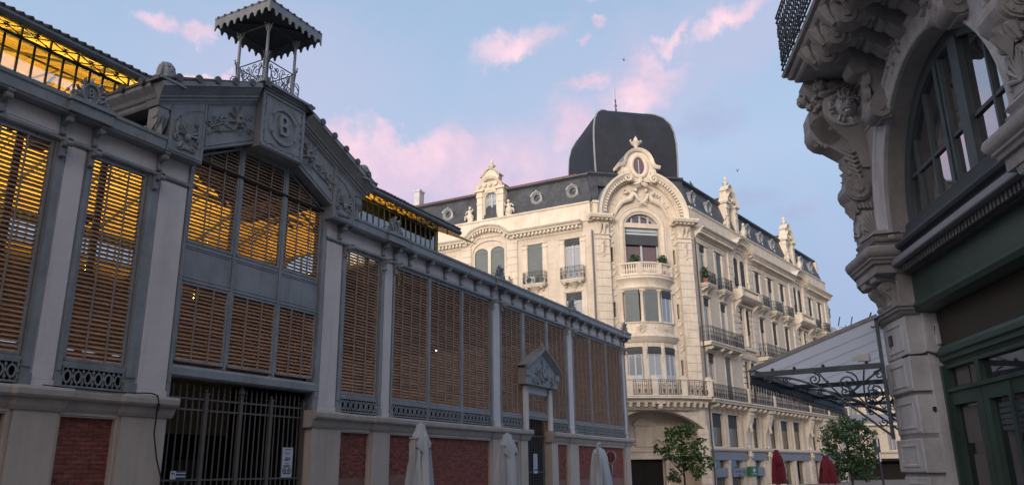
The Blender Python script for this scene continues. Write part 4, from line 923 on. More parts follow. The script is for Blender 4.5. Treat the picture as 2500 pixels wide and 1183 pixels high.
def railing_mesh(path, h=1.0, step=0.13, name='railing'):
    """wrought iron: rails, uprights and scroll work along a plan path (x,o)"""
    b = B()
    for z in (0.06, h-0.12, h): b.tube([(p[0], p[1], z) for p in path], 0.020 if z == h else 0.014, 4)
    for p, q in zip(path, path[1:]):
        L = sqrt((q[0]-p[0])**2+(q[1]-p[1])**2); n = max(1, int(L/step)); ux, uo = (q[0]-p[0])/L, (q[1]-p[1])/L
        for i in range(n+1):
            t = i/n*L; x, o = p[0]+ux*t, p[1]+uo*t
            b.tube([(x, o, 0), (x, o, h)], 0.014 if i % 4 else 0.022, 4, False)
        m = max(1, int(L/0.42))
        for i in range(m):
            c = (i+0.5)*L/m
            for d in (-1, 1):
                for (cx, cz, r, a0, tn) in ((d*0.09, 0.30, 0.085, 90, d*1.2), (d*0.09, 0.62, 0.085, 270, -d*1.2)):
                    b.tube([(p[0]+ux*(c+q_[0]), p[1]+uo*(c+q_[0]), q_[2]) for q_ in spiral(cx, cz*h, r, a0, tn, 7)], 0.013, 3, False)
            b.tube([(p[0]+ux*c, p[1]+uo*c, 0.12), (p[0]+ux*c, p[1]+uo*c, 0.42*h)], 0.04, 4)
    return b.mesh(name, 'rail')
# small balcony
def balcony_mesh(wd=2.1, d=0.75):
    a = wd/2; b = B()
    for z0, z1, e in ((-0.10, 0.0, 0), (-0.2, -0.10, 0.06), (-0.27, -0.2, 0.12)): b.prism([(-a+e, 0), (-a+e, d*0.75-e), (-a+0.25, d-e), (a-0.25, d-e), (a-e, d*0.75-e), (a-e, 0)], 'z', z0, z1)
    b.lathe(0, 0, [(0.03, -1.0), (0.16, -0.85), (0.14, -0.7), (0.30, -0.5), (0.62, -0.27)], 8, 0, pi)
    for s_ in (-1, 1):
        x = s_*(a-0.38); b.prism([(0, -0.27), (d*0.8, -0.27), (d*0.75, -0.38), (d*0.45, -0.42), (0.2, -0.55), (0, -0.6)], 'x', x-0.09, x+0.09)
    return b.mesh('slab', 'stone2')
blm = balcony_mesh(); rlm = railing_mesh([(-1.0, 0.02), (-1.0, 0.5), (-0.78, 0.68), (0.78, 0.68), (1.0, 0.5), (1.0, 0.02)], 1.0)
def balcony(F, x, z):
    M = at(F, x, 0, z); s_ = put('balcony', blm, AB, M); put('railing', rlm, s_, M); return s_
# cornice along x, straight or over a pavilion arch
def cornice_parts(F, x0, x1, humps):
    path = [(x0, 21.08)]
    for c, hw_, hh in humps:
        path += [(c-hw_-0.35, 21.08)]+[(c+hw_*cos(radians(a)), 21.08+hh*sin(radians(a))) for a in range(165, 10, -15)]+[(c+hw_+0.35, 21.08)]
    path += [(x1, 21.08)]
    m = B(); m.sweep(path, [(0.0, -0.1), (0.06, -0.1), (0.06, 0.72), (0.0, 0.86), (-0.10, 0.80), (-0.16, 0.66), (-0.20, 0.64), (-0.30, 0.60), (-0.32, 0.34), (-0.55, 0.30), (-0.58, 0.16), (-0.72, 0.10), (-0.72, -0.1)])
    mk('cornice', m, 'stone2', AB, F, True)
    d = B(); L = 0
    for p, q in zip(path, path[1:]):                    # modillions below the corona
        pv_ = Vector(p); qv = Vector(q); seg = (qv-pv_).length; t = -L % 0.36; u = (qv-pv_).normalized(); n_ = Vector((-u.y, u.x))
        while t < seg:
            c = pv_+u*t; a_ = c-n_*0.33-u*0.085; b_ = c-n_*0.33+u*0.085; e_ = c-n_*0.53+u*0.085; f_ = c-n_*0.53-u*0.085
            d.prism([tuple(a_), tuple(b_), tuple(e_), tuple(f_)], 'o', 0.30, 0.56); t += 0.36
        L += seg
    mk('dentil_row', d, 'stone2', AB, F, kind='stuff')
def quoins(F, x0, x1, z0, z1, o=0.12, st=0.62, side=True):
    b = B(); z = z0
    while z < z1-0.1:
        zz = min(z+st, z1); b.box(x0, x1, -0.1, o, z+0.025, zz-0.025); z += st
    b.box(x0+0.03, x1-0.03, -0.1, o-0.05, z0, z1)
    return mk('rusticated_pilaster', b, 'stone2', AB, F)
def frieze_panel(F, x0, x1, z0=20.0, z1=20.33):
    b = B(); b.box(x0, x1, 0.0, 0.025, z0-0.04, z0).box(x0, x1, 0, 0.025, z1, z1+0.04)
    n = int((x1-x0)/0.16)
    for i in range(n):
        x = x0+(i+0.5)*(x1-x0)/n; b.tube([(x-0.07, 0.012, z0+0.02), (x+0.07, 0.012, z1-0.02)], 0.02, 3, False); b.tube([(x+0.07, 0.012, z0+0.02), (x-0.07, 0.012, z1-0.02)], 0.02, 3, False)
    mk('carved_frieze', b, 'stone2', AB, F)
def arch_spandrel(b, xa, xb, zs, zt, o0, o1, rz=None, n=12):
    c = (xa+xb)/2; r = (xb-xa)/2
    b.prism([(xa, zs)]+[(c-r*cos(pi*i/n), zs+(rz or r)*sin(pi*i/n)) for i in range(n+1)][1:-1]+[(xb, zs), (xb, zt), (xa, zt)], 'o', o0, o1)
def pavilion(F, c, mirror=False, full=True):
    """window pair under a round hood, dormer above"""
    b = B(); r = 1.42
    b.sweep([(c-1.62, 18.2)]+[(c-1.62, 19.75)]+arc(c, 19.75, 1.62, 165, 15, 10, 1.02)+[(c+1.62, 19.75), (c+1.62, 18.2)], [(0, 0), (0.13, 0), (0.10, 0.10), (0.03, 0.13), (0, 0.10)])
    b.box(c-0.14, c+0.14, -0.25, 0.02, 16.3, 20.2)
    arch_spandrel(b, c-1.45, c-0.14, 19.75, 20.62, -0.3, -0.005, 0.42); arch_spandrel(b, c+0.14, c+1.45, 19.75, 20.62, -0.3, -0.005, 0.42)
    mk('window_surround', b, 'stone2', AB, F, True)
    for d in (-1, 1):
        x = c+d*0.795; z = 17.2 if mirror else 16.3; w_ = window(F, x, 16.3, 1.28, 3.85, 'plain' , 0.93 if mirror else 0.62, -0.26, lamb=False)
        mk('lambrequin', B().box(x-0.63, x+0.63, -0.115, -0.10, 19.72, 20.15), 'shut' if mirror else 'shutd', w_, F)
    quoins(F, c-2.75, c-1.78, 11.5, 20.6); quoins(F, c+1.78, c+2.75, 11.5, 20.6)
    # stone dormer
    d_ = B(); y0 = -0.55
    d_.grid(c-1.35, c+1.35, 21.2, 25.75, y0-0.6, -0.3, [(c-0.56, c+0.56, 22.45, 25.35)])
    arch_spandrel(d_, c-0.56, c+0.56, 24.85, 25.36, y0-0.3, -0.32, 0.5)
    d_.sweep([(c-0.66, 22.4), (c-0.66, 24.85)]+arc(c, 24.85, 0.66, 165, 15, 8)+[(c+0.66, 24.85), (c+0.66, 22.4)], [(0, -0.3), (0.10, -0.3), (0.10, -0.22), (0, -0.2)])
    for s_ in (-1, 1):
        x = c+s_*1.05; d_.box(x-0.27, x+0.27, -0.3, -0.16, 21.3, 24.95).box(x-0.33, x+0.33, -0.3, -0.08, 24.95, 25.1).box(x-0.3, x+0.3, -0.3, -0.12, 25.1, 25.45)
        d_.prism([(x-0.44, 25.45), (x+0.44, 25.45), (x+0.50, 25.62), (x-0.50, 25.62)] if 1 else [], 'o', -1.2, 0.05)
        d_.box(x-0.31, x+0.31, -0.3, -0.11, 24.3, 24.42)
    d_.sweep([(c-1.28, 25.5), (c-1.2, 25.95)]+arc(c, 25.75, 1.05, 160, 20, 8, 0.95)+[(c+1.2, 25.95), (c+1.28, 25.5)], [(-0.16, -0.5), (-0.16, -0.12), (0, 0.02), (0.08, 0.06), (0.08, -0.5)])
    d_.prism([(c-1.1, 25.3)]+arc(c, 25.6, 1.08, 180, 0, 10, 1.0)+[(c+1.1, 25.3)], 'o', -1.0, -0.25)
    for s_ in (-1, 1): d_.tube([(c+s_*0.55, -0.26, 26.05), (c+s_*0.55, -0.05, 26.05)], 0.22, 9); d_.tube([(c+s_*0.55, -0.04, 26.05), (c+s_*0.55, -0.01, 26.05)], 0.1, 7)
    d_.ball((c, -0.12, 26.0), (0.16, 0.12, 0.22), 7, 5)
    d_.prism([(c-0.78, 26.3), (c+0.78, 26.3), (c+0.86, 26.85), (c+0.62, 27.0), (c+0.5, 27.25), (c, 27.48), (c-0.5, 27.25), (c-0.62, 27.0), (c-0.86, 26.85)], 'o', -0.9, -0.25)
    d_.sweep([(c-0.98, 26.82), (c-0.66, 26.95), (c-0.5, 27.2), (c-0.25, 27.42), (c, 27.48), (c+0.25, 27.42), (c+0.5, 27.2), (c+0.66, 26.95), (c+0.98, 26.82)], [(0, -0.9), (0, -0.12), (0.09, -0.04), (0.09, -0.9)])
    d_.prism(arc(c, 26.85, 0.26, 0, 360, 14, 0.3)[:-1], 'o', -0.25, -0.2)
    d_.lathe(c, -0.55, [(0.12, 27.5), (0.09, 27.62), (0.32, 27.86), (0.34, 27.92), (0.10, 27.98), (0.08, 28.06), (0.15, 28.18), (0.12, 28.34), (0.02, 28.55)], 8)
    mk('dormer', d_, 'stone2', AB, F, True)
    mk('dormer_roof', B().box(c-1.0, c+1.0, -2.6, -0.95, 25.4, 26.2).box(c-1.3, c+1.3, -2.2, -1.16, 22.8, 25.4), 'zinc', AB, F)
    w_ = window(F, c, 22.45, 1.12, 2.9, 'door', 0, -0.62, 'panep', lamb=False)
    wb_ = B()
    for z in (23.2, 23.9, 24.55): wb_.box(c-0.5, c+0.5, -0.62, -0.52, z-0.03, z+0.03)
    mk('glazing_bar', wb_, 'wframe', w_, F)
    for s_ in (-1, 1):                                  # seated putti with vases beside the dormer
        x = c+s_*1.95; p = B()
        p.lathe(x, -0.05, [(0.30, 22.7), (0.26, 22.8), (0.20, 22.9), (0.34, 23.2), (0.30, 23.4), (0.14, 23.52)], 8)
        p.tube([(x-s_*0.25, 0.0, 22.85), (x-s_*0.1, 0.1, 23.2), (x, 0.05, 23.5)], [0.12, 0.12, 0.13], 6)
        p.tube([(x, 0, 23.45), (x, 0.02, 23.85)], [0.19, 0.15], 7); p.ball((x-s_*0.03, 0.04, 24.05), (0.13, 0.14, 0.15), 8, 6)
        p.tube([(x, 0.02, 23.8), (x+s_*0.3, 0.05, 23.75), (x+s_*0.45, 0.0, 23.55)], [0.07, 0.06, 0.05], 5); p.tube([(x, 0.02, 23.8), (x-s_*0.25, 0.1, 23.7), (x-s_*0.4, 0.1, 23.9)], [0.07, 0.06, 0.05], 5)
        p.tube([(x+s_*0.1, 0.0, 23.4), (x+s_*0.45, 0.05, 23.3), (x+s_*0.5, 0, 23.0)], [0.11, 0.09, 0.06], 6); p.box(x-0.42, x+0.42, -0.35, 0.06, 22.62, 22.72)
        mk('statue', p, 'stone2', AB, F, True)
    if full:
        # stone balcony below
        q = B(); q.prism([(0, 16.42), (0.98, 16.42), (1.03, 16.36), (1.0, 16.28), (0.9, 16.22), (0.75, 16.1), (0.5, 16.0), (0, 15.95)], 'x', c-2.35, c+2.35)
        for s_ in (-1, 1):
            x = c+s_*2.0; q.box(x-0.26, x+0.26, 0.6, 0.93, 16.42, 17.12); q.box(x-0.1, x+0.1, 0.0, 0.6, 16.42, 17.05)
            q.prism([(0, 14.9), (0.12, 15.0), (0.2, 15.4), (0.5, 15.7), (0.8, 16.0), (0, 16.0)], 'x', x-0.22, x+0.22)
        q.box(c-2.3, c+2.3, 0.62, 0.95, 17.0, 17.14).box(c-2.3, c+2.3, 0.66, 0.9, 16.42, 16.5)
        for i in range(15): q.lathe(c-1.6+i*3.2/14, 0.78, [(0.05, 16.5), (0.08, 16.66), (0.04, 16.85), (0.06, 17.0)], 6)
        mk('stone_balcony', q, 'stone2', AB, F)
        for d in (-1, 1): window(F, c+d*0.80, 12.1, 1.0, 3.45, 'door', 0.30 if d < 0 else 0.62)
        for d in (-1, 1): window(F, c+d*0.80, 7.3, 1.0, 3.45, 'door', 0.75 if d < 0 else 0.9)
        q = B(); q.prism([(0, 15.62), (0.25, 15.66), (0.3, 15.8), (0, 15.85)], 'x', c-1.7, c+1.7)
        q.lathe(c, 0.08, [(0.13, 12.1), (0.12, 12.4), (0.10, 15.2), (0.16, 15.45), (0.18, 15.6)], 8); q.box(c-1.8, c+1.8, 0, 0.22, 11.75, 12.0); q.lathe(c, 0.08, [(0.13, 7.3), (0.10, 10.5), (0.18, 10.8)], 8)
        q.prism([(0, 10.85), (0.16, 10.9), (0.2, 11.05), (0, 11.1)], 'x', c-1.7, c+1.7); foliage_relief(q, c-1.2, c+1.2, 11.3, 11.6, 0.02, int(c), 1.6, 7)
        for s_ in (-1, 1):
            for zz in range(7): q.box(c+s_*1.35-0.22, c+s_*1.35+0.22, 0.0, 0.09, 12.1+zz*0.5, 12.1+zz*0.5+0.4) ; q.box(c+s_*1.35-0.22, c+s_*1.35+0.22, 0.0, 0.09, 7.3+zz*0.5, 7.3+zz*0.5+0.4)
        mk('window_surround', q, 'stone2', AB, F, True)
# ---- street facade on the right
PV = [10.1, 26.05]; W1 = [2.03, 5.42, 14.4, 17.75, 21.2, 30.1, 33.45]
wd = 1.22
holes = [(x-wd/2, x+wd/2, z, z+h) for x in W1 for z, h in ((7.1, 3.6), (11.45, 3.8), (16.32, 3.45))]
for c in PV: holes += [(c-1.45, c+1.45, 16.3, 20.2)]+[(c+d*0.8-0.5, c+d*0.8+0.5, z, z+3.45) for d in (-1, 1) for z in (7.3, 12.1)]
MW = [(1.05, 3.35), (4.1, 6.6), (9.25, 10.95), (13.3, 15.3), (16.3, 18.7), (19.75, 22.1), (25.1, 26.8), (29.0, 31.3), (32.0, 34.4)]
holes += [(a, b, 3.35, 5.9) for a, b in MW]; SW = MW
holes += [(a+0.1, b-0.1, 0.15, 2.3) for a, b in SW]
w_ = B().grid(0, RE, 0, 21.1, -0.45, 0, holes)
mk('street_facade', w_, 'stone', AB, FR_)
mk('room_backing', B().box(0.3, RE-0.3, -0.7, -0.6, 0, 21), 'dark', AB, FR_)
cornice_parts(FR_, 0.9, RE+0.1, [(c, 1.95, 0.95) for c in PV])
quoins(FR_, RE-1.1, RE, 7.2, 20.6)
for a, b in ((1.0, 7.0), (13.1, 22.6), (29.0, 35.2)): frieze_panel(FR_, a, b)
tr_ = B()
for x in W1:
    tr_.box(x-wd/2-0.42, x-wd/2-0.05, 0.0, 0.05, 16.3, 19.45).box(x+wd/2+0.05, x+wd/2+0.42, 0.0, 0.05, 16.3, 19.45).box(x-wd/2-0.5, x+wd/2+0.5, 0.0, 0.09, 19.80, 19.90)
    tr_.box(x-wd/2-0.46, x-wd/2-0.03, 0.0, 0.09, 19.45, 19.60).box(x+wd/2+0.03, x+wd/2+0.46, 0.0, 0.09, 19.45, 19.60)
    tr_.prism([(0, 15.30), (0.18, 15.34), (0.22, 15.42), (0, 15.46)], 'x', x-0.75, x+0.75); tr_.prism([(0, 10.76), (0.12, 10.8), (0.16, 10.88), (0, 10.92)], 'x', x-0.75, x+0.75)
    for z0, z1 in ((11.45, 15.2), (7.1, 10.7)):
        tr_.box(x-wd/2-0.13, x-wd/2-0.005, 0, 0.05, z0, z1).box(x+wd/2+0.005, x+wd/2+0.13, 0, 0.05, z0, z1)
mk('window_moulding', tr_, 'stone2', AB, FR_)
R = random.Random(11)
for i, x in enumerate(W1):
    window(FR_, x, 16.32, wd, 3.45, 'door', [0.12, 0.97, 0.55, 0.35, 0.45, 0.7, 0.6][i]); window(FR_, x, 11.45, wd, 3.8, 'door', [0.14, 0.14, 0.3, 0.5, 0.7, 0.5, 0.3][i], pane='panep' if i < 2 else 'paneg')
    window(FR_, x, 7.1, wd, 3.6, 'door', [0.2, 0.97, 0.4, 0.6, 0.6, 0.5, 0.5][i], pane='panep' if i == 0 else 'paneg')
    balcony(FR_, x, 16.32)
for c in PV: pavilion(FR_, c)
def long_balcony(F, x0, x1, z, d=0.9, h=1.15, cons=None, th=0.30):
    b = B(); b.prism([(0, z), (d, z), (d+0.04, z-0.06), (d+0.02, z-0.12), (d-0.05, z-0.15), (d-0.1, z-th), (0, z-th-0.06)], 'x', x0, x1)
    M = F; s_ = mk('balcony', b, 'stone2', AB, M)
    put('railing', railing_mesh([(x0+0.04, 0.02), (x0+0.04, d-0.06), (x1-0.04, d-0.06), (x1-0.04, 0.02)], h, 0.15), s_, F @ Matrix.Translation((0, 0, z)))
    for x in cons or []:
        k_ = B(); k_.prism([(0, -0.36), (d*0.86, -0.36), (d*0.88, -0.5), (d*0.72, -0.62), (d*0.45, -0.58), (0.22, -0.8), (0, -0.9)], 'x', -0.13, 0.13); k_.tube([(-0.15, d*0.7, -0.5), (0.15, d*0.7, -0.5)], 0.12, 8)
        mk('console', k_, 'stone2', s_, at(F, x, 0, z), True)
long_balcony(FR_, 0.3, 7.2, 11.42, 0.95, 1.2, [0.8, 2.9, 4.5, 6.8]); long_balcony(FR_, 12.6, 22.9, 11.42, 0.95, 1.2, [13.0, 16.0, 19.5, 22.5]); long_balcony(FR_, 29.0, 35.0, 11.42, 0.95, 1.2, [29.5, 32, 34.5])
long_balcony(FR_, 0.0, RE, 6.92, 0.95, 1.1, [0.9+1.12*i for i in range(32) if all(abs(0.9+1.12*i-x) > 0.7 for x in (7.9, 12.4, 24.0, 28.2))])
st_ = B()
for x in (7.0, 13.0, 22.9, 28.9, 36.2): st_.box(x-0.16, x+0.16, 0.72, 1.0, 6.92, 8.1)
mk('railing_post', st_, 'stone2', AB, FR_)
for x in (7.9, 12.35, 23.9, 28.1):                      # giant S-shaped consoles of the mezzanine
    k_ = B(); k_.prism([(0, 3.3), (0.14, 3.35), (0.14, 4.0), (0.22, 4.5), (0.42, 5.0), (0.62, 5.5), (0.70, 5.95), (0.62, 6.2), (0.80, 6.3), (0.80, 6.56), (0, 6.56)], 'x', x-0.42, x+0.42)
    k_.tube([(x-0.46, 0.56, 6.02), (x+0.46, 0.56, 6.02)], 0.19, 9); leaf(k_, x, 5.9, 1.3, 0.26, -90, 0.45, 0.08)
    for z in (3.6, 4.1, 4.6): k_.box(x-0.46, x+0.46, 0, 0.17, z, z+0.1)
    k_.ball((x, 0.2, 3.35), (0.3, 0.12, 0.22), 8, 5)
    mk('console', k_, 'stone2', AB, FR_, True)
    q = quoins(FR_, x-0.5, x+0.5, 0, 2.3, 0.28, 0.36); o_ = B(); mask_face(o_, x, 0.2, 2.75, 0.7, True); mk('carved_mask', o_, 'stone2', AB, FR_, True)
for i, (a, b) in enumerate(MW):
    c = (a+b)/2; f = B(); f.box(a, b, 0, 0.06, 0, 0.08).box(a, b, 0, 0.06, 2.47, 2.55).box(a, a+0.07, 0, 0.06, 0, 2.55).box(b-0.07, b, 0, 0.06, 0, 2.55)
    M = at(FR_, 0, -0.3, 3.35); w_ = mk('window', f, 'shutd', AB, M); mk('pane', B().box(a+0.05, b-0.05, 0, 0.03, 0.05, 2.5), 'paneg', w_, M)
    s_ = B(); s_.box(a+0.02, b-0.02, 0.07, 0.10, 1.5 if i < 2 else 1.7, 2.5)
    mk('shutter', s_, 'shutd', w_, M)
    q = B(); q.box(a-0.22, a-0.02, 0, 0.12, 3.3, 5.95).box(b+0.02, b+0.22, 0, 0.12, 3.3, 5.95); mk('window_moulding', q, 'stone2', AB, FR_)
band = B(); band.prism([(0, 2.98), (0.2, 3.0), (0.28, 3.1), (0.3, 3.2), (0.12, 3.28), (0, 3.3)], 'x', 0, RE); mk('string_course', band, 'stone2', AB, FR_)
for a, b in ((0.95, 7.35), (8.5, 11.8), (12.9, 23.3), (24.4, 27.6), (28.7, 35.5)):
    mk('shop_fascia', B().box(a, b, 0.001, 0.10, 2.35, 2.95).box(a, b, 0.001, 0.16, 2.31, 2.38), 'fascia', AB, FR_)
for a, b in SW:
    mk('shop_window', B().box(a+0.1, b-0.1, -0.3, -0.26, 0.15, 2.3), 'paneg', AB, FR_)
    if a < 12: mk('shop_panel', B().box(a+0.02, b-0.02, 0.001, 0.06, 1.03, 1.70), 'fascia', AB, FR_)
for x in (3.72, 11.4, 15.8, 19.2, 31.6):
    p = B().box(x-0.17, x+0.17, -0.2, 0.09, 0, 2.1).box(x-0.24, x+0.24, -0.2, 0.14, 2.1, 2.3); mk('shop_pilaster', p, 'stone2', AB, FR_)
# attic, mansard, roof for the two wings
def mansard(F, x0, x1, ends):
    mk('attic_wall', B().box(x0, x1, -0.4, 0.10, 21.1, 22.55).prism([(-0.4, 22.55), (0.14, 22.55), (0.22, 22.63), (0.22, 22.72), (-0.4, 22.76)], 'x', x0, x1), 'stone2', AB, F)
    mk('mansard_slope', B().prism([(-0.12, 22.7), (-0.95, 25.35), (-1.3, 25.35), (-1.3, 22.7)], 'x', x0, x1), 'slate', AB, F)
    mk('mansard_cornice', B().prism([(-1.3, 25.3), (-0.86, 25.3), (-0.80, 25.38), (-0.68, 25.42), (-0.66, 25.55), (-1.3, 25.62)], 'x', x0, x1), 'zinc', AB, F)
def bullseye():
    b = B(); b.sweep(arc(0, 0, 0.42, 0, 360, 18), [(-0.13, -0.2), (0.13, -0.2), (0.13, 0.10), (0.02, 0.24), (-0.13, 0.16)])
    b.sweep(arc(0, 0, 0.58, 20, 160, 10), [(-0.04, -0.2), (0.08, -0.2), (0.08, 0.26), (-0.02, 0.3)]); b.prism([(-0.62, -0.72), (0.62, -0.72), (0.52, -0.3), (-0.52, -0.3)], 'o', -0.3, 0.10)
    for s_ in (-1, 1): leaf(b, s_*0.5, -0.1, 0.5, 0.12, -90-s_*10, 0.02, 0.1)
    b.ball((0, 0.2, 0.62), (0.12, 0.1, 0.12), 6, 4)
    return b.mesh('bullseye_window', 'zincl', True)
bem = bullseye(); bep = B().prism(arc(0, 0, 0.3, 0, 360, 14)[:-1], 'o', -0.1, -0.05).mesh('pane', 'paneg')
def oculus(F, x): M = at(F, x, -0.52, 24.0); o = put('bullseye_window', bem, AB, M); put('pane', bep, o, M)
mansard(FR_, 0.3, RE, 0)
for x in (1.75, 5.1, 14.15, 17.5, 20.9, 29.9, 33.2): oculus(FR_, x)
mk('end_wall', B().box(RE-0.02, RE+0.0, -14, -0.4, 0, 22.7).box(RE-0.3, RE-0.02, -14, -0.5, 0, 25.3), 'stone', AB, FR_)
# ---- facade on the left
W2 = [-2.02, -5.4, -14.3, -17.7, -21.1]; PL = -9.72
holes = [(x-0.68, x+0.68, 16.32, 19.8) for x in W2]+[(x-0.68, x+0.68, 11.7, 15.3) for x in W2]+[(PL-1.45, PL+1.45, 16.3, 20.2)]
mk('side_facade', B().grid(LE, 0, 0, 21.1, -0.45, 0, holes), 'stone', AB, FL)
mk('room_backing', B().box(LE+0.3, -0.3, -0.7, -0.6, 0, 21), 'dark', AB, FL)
cornice_parts(FL, LE, -1.0, [(PL, 1.95, 0.95)]); frieze_panel(FL, -6.7, -1.1); frieze_panel(FL, -18.5, -13.0)
for i, x in enumerate(W2):
    window(FL, x, 16.32, 1.34, 3.48, 'door', (0.13, 0.97, 0.97, 0.6, 0.5)[i], pane='panep' if i == 0 else 'paneg'); window(FL, x, 11.7, 1.34, 3.6, 'door', (0.14, 0.6, 0.4, 0.4, 0.4)[i], pane='panep'); balcony(FL, x+0.1, 16.32)
tr_ = B()
for x in W2:
    tr_.box(x-1.15, x-0.72, 0.0, 0.05, 12, 19.45).box(x+0.72, x+1.15, 0.0, 0.05, 12, 19.45).box(x-1.2, x-0.70, 0.0, 0.10, 19.45, 19.62).box(x+0.70, x+1.2, 0.0, 0.10, 19.45, 19.62).box(x-1.2, x+1.2, 0.0, 0.08, 19.84, 19.92).box(x-0.85, x+0.85, 0, 0.1, 15.35, 15.5)
mk('window_moulding', tr_, 'stone2', AB, FL)
pavilion(FL, PL, True, False)
q = B(); q.prism([(0, 16.3), (0.9, 16.3), (0.9, 16.1), (0.5, 15.9), (0, 15.8)], 'x', PL-2.3, PL+2.3).box(PL-2.3, PL+2.3, 0.6, 0.9, 17.0, 17.15).box(PL-2.3, PL-1.75, 0.55, 0.92, 16.3, 17.2).box(PL+1.75, PL+2.3, 0.55, 0.92, 16.3, 17.2)
for i in range(14): q.lathe(PL-1.6+i*3.2/13, 0.75, [(0.05, 16.3), (0.08, 16.55), (0.04, 16.8), (0.06, 17.0)], 6)
mk('stone_balcony', q, 'stone2', AB, FL)
mansard(FL, LE, -0.3, 0)
for x in (-1.98, -5.3, -14.2, -17.5): oculus(FL, x)
# ---- chamfered corner
XC = 4.15; AZ = 21.6
w_ = B().grid(0, CW, 6.9, 21.1, -1.0, -0.25, [(2.66, 5.64, 17.0, 20.7), (1.35, 1.57, 17.7, 18.9), (6.73, 6.95, 17.7, 18.9), (1.35, 1.57, 13.2, 14.4), (6.73, 6.95, 13.2, 14.4), (6.73, 6.95, 8.7, 9.9)])
w_.grid(0.5, CW-0.5, 21.1, AZ+3.0, -1.0, -0.25, [(0, CW, 21.1, AZ+3.1)])
for i in range(32):                                      # rounded field round the arched window, in upright strips
    xa = XC-3.2+6.4*i/32; xb = xa+0.2
    def lo_(x): d = abs(x-XC); return 20.7+1.22*sqrt(max(0, 1-(d/1.49)**2)) if d < 1.49 else 20.7
    def hi_(x): return AZ-0.2+sqrt(max(0.0, 3.2**2-(x-XC)**2))+0.02
    w_.prism([(xa, lo_(xa)), (xb, lo_(xb)), (xb, hi_(xb)), (xa, hi_(xa))], 'o', -1.0, -0.252)
mk('corner_wall', w_, 'stone', AB, FC)
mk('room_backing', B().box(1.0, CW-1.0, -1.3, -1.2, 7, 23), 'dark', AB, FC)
for x0, x1 in ((0.0, 1.18), (CW-1.18, CW)):
    quoins(FC, x0, x1, 7.0, 19.5, 0.10, 0.66); q = B()
    q.box(x0-0.04, x1+0.04, -0.3, 0.16, 19.5, 19.62).box(x0, x1, -0.3, 0.09, 19.62, 20.95).box(x0-0.06, x1+0.06, -0.3, 0.2, 19.85, 19.93)
    c = (x0+x1)/2
    for d in (-0.2, 0.2): q.tube([(c+d, 0.12, 20.0), (c+d*0.8, 0.2, 20.4), (c+d, 0.34, 20.75)], [0.08, 0.12, 0.2], 7)
    mask_face(q, c, 0.06, 19.25, 0.55, False); q.tube([(c, 0.14, 19.0), (c, 0.13, 18.5), (c, 0.12, 18.0)], [0.16, 0.10, 0.03], 6)
    for z in (18.9, 18.65, 18.4, 18.15): q.ball((c+0.05*(-1)**int(z*4), 0.16, z), 0.09, 6, 4)
    mk('capital', q, 'stone2', AB, FC, True)
    q = B(); q.prism([(-0.2, 20.95), (0.2, 20.95), (0.25, 21.05), (0.75, 21.12), (0.86, 21.3), (0.86, 21.42), (-0.2, 21.5)], 'x', x0-0.55, x1+0.15 if x0 < 1 else x1+0.5)
    for i in range(5): x = x0-0.3+i*0.36; q.box(x, x+0.18, 0.25, 0.6, 20.98, 21.13)
    mk('cornice_block', q, 'stone2', AB, FC)
# big round gable
ar_ = B(); raL = [(XC-3.42, 21.3)]+arc(XC, AZ, 3.42, 180, 107, 16); raR = arc(XC, AZ, 3.42, 73, 0, 16)+[(XC+3.42, 21.3)]
for ra in (raL, raR): ar_.sweep(ra, [(-0.36, -0.3), (-0.36, 0.05), (-0.26, 0.08), (-0.24, 0.22), (0.02, 0.24), (0.04, 0.50), (0.16, 0.56), (0.26, 0.70), (0.42, 0.72), (0.44, 0.60), (0.44, -1.6), (0.2, -1.6), (0.0, -0.3)])
mk('round_gable', ar_, 'stone2', AB, FC, True)
for ra in (raL, raR): mk('gable_zinc', B().sweep([(p[0], p[1]) for p in ra], [(0.445, -1.6), (0.445, 0.55), (0.47, 0.55), (0.47, -1.6)]), 'zincl', AB, FC)
dn = B()
for i in range(40):
    a = 4+172*i/39
    if 72 < a < 108: continue
    a = radians(a); ca, sa = cos(a), sin(a)
    for r0, r1, o0, o1, hwd in ((3.22, 3.44, 0.24, 0.48, 0.085), (3.07, 3.15, 0.06, 0.14, 0.05)):
        dn.prism([(XC+r0*ca-hwd*-sa, AZ+r0*sa-hwd*ca), (XC+r1*ca-hwd*-sa, AZ+r1*sa-hwd*ca), (XC+r1*ca+hwd*-sa, AZ+r1*sa+hwd*ca), (XC+r0*ca+hwd*-sa, AZ+r0*sa+hwd*ca)], 'o', o0, o1)
mk('dentil_row', dn, 'stone2', AB, FC)
# oval dormer breaking through the gable
ov = B(); c = 4.05
ov.prism([(c-1.5, 24.6), (c-1.5, 25.9), (c-1.25, 26.2)]+arc(c, 26.2, 1.12, 180, 0, 12, 1.15)+[(c+1.25, 26.2), (c+1.5, 25.9), (c+1.5, 24.6)], 'o', -0.9, 0.15)
ov.sweep([(c-1.85, 25.88), (c-1.35, 25.98), (c-1.17, 26.3)]+arc(c, 26.2, 1.17, 165, 15, 10, 1.2)+[(c+1.17, 26.3), (c+1.35, 25.98), (c+1.85, 25.88)], [(-0.12, -0.9), (-0.12, 0.30), (0.0, 0.42), (0.14, 0.48), (0.14, -0.9)])
ov.sweep(arc(c, 25.95, 0.66, 0, 360, 24, 0.92), [(-0.17, 0.15), (-0.15, 0.30), (0.0, 0.36), (0.15, 0.30), (0.17, 0.15)])
for s_ in (-1, 1): ov.tube([(c+s_*1.2, 0.16, 25.45), (c+s_*1.2, 0.40, 25.45)], 0.26, 9); ov.tube([(c+s_*1.2, 0.4, 25.45), (c+s_*1.2, 0.44, 25.45)], 0.10, 7); scroll(ov, c+s_*1.15, 24.75, 0.36, 90, s_*1.4, 0.55, 0.13, 18)
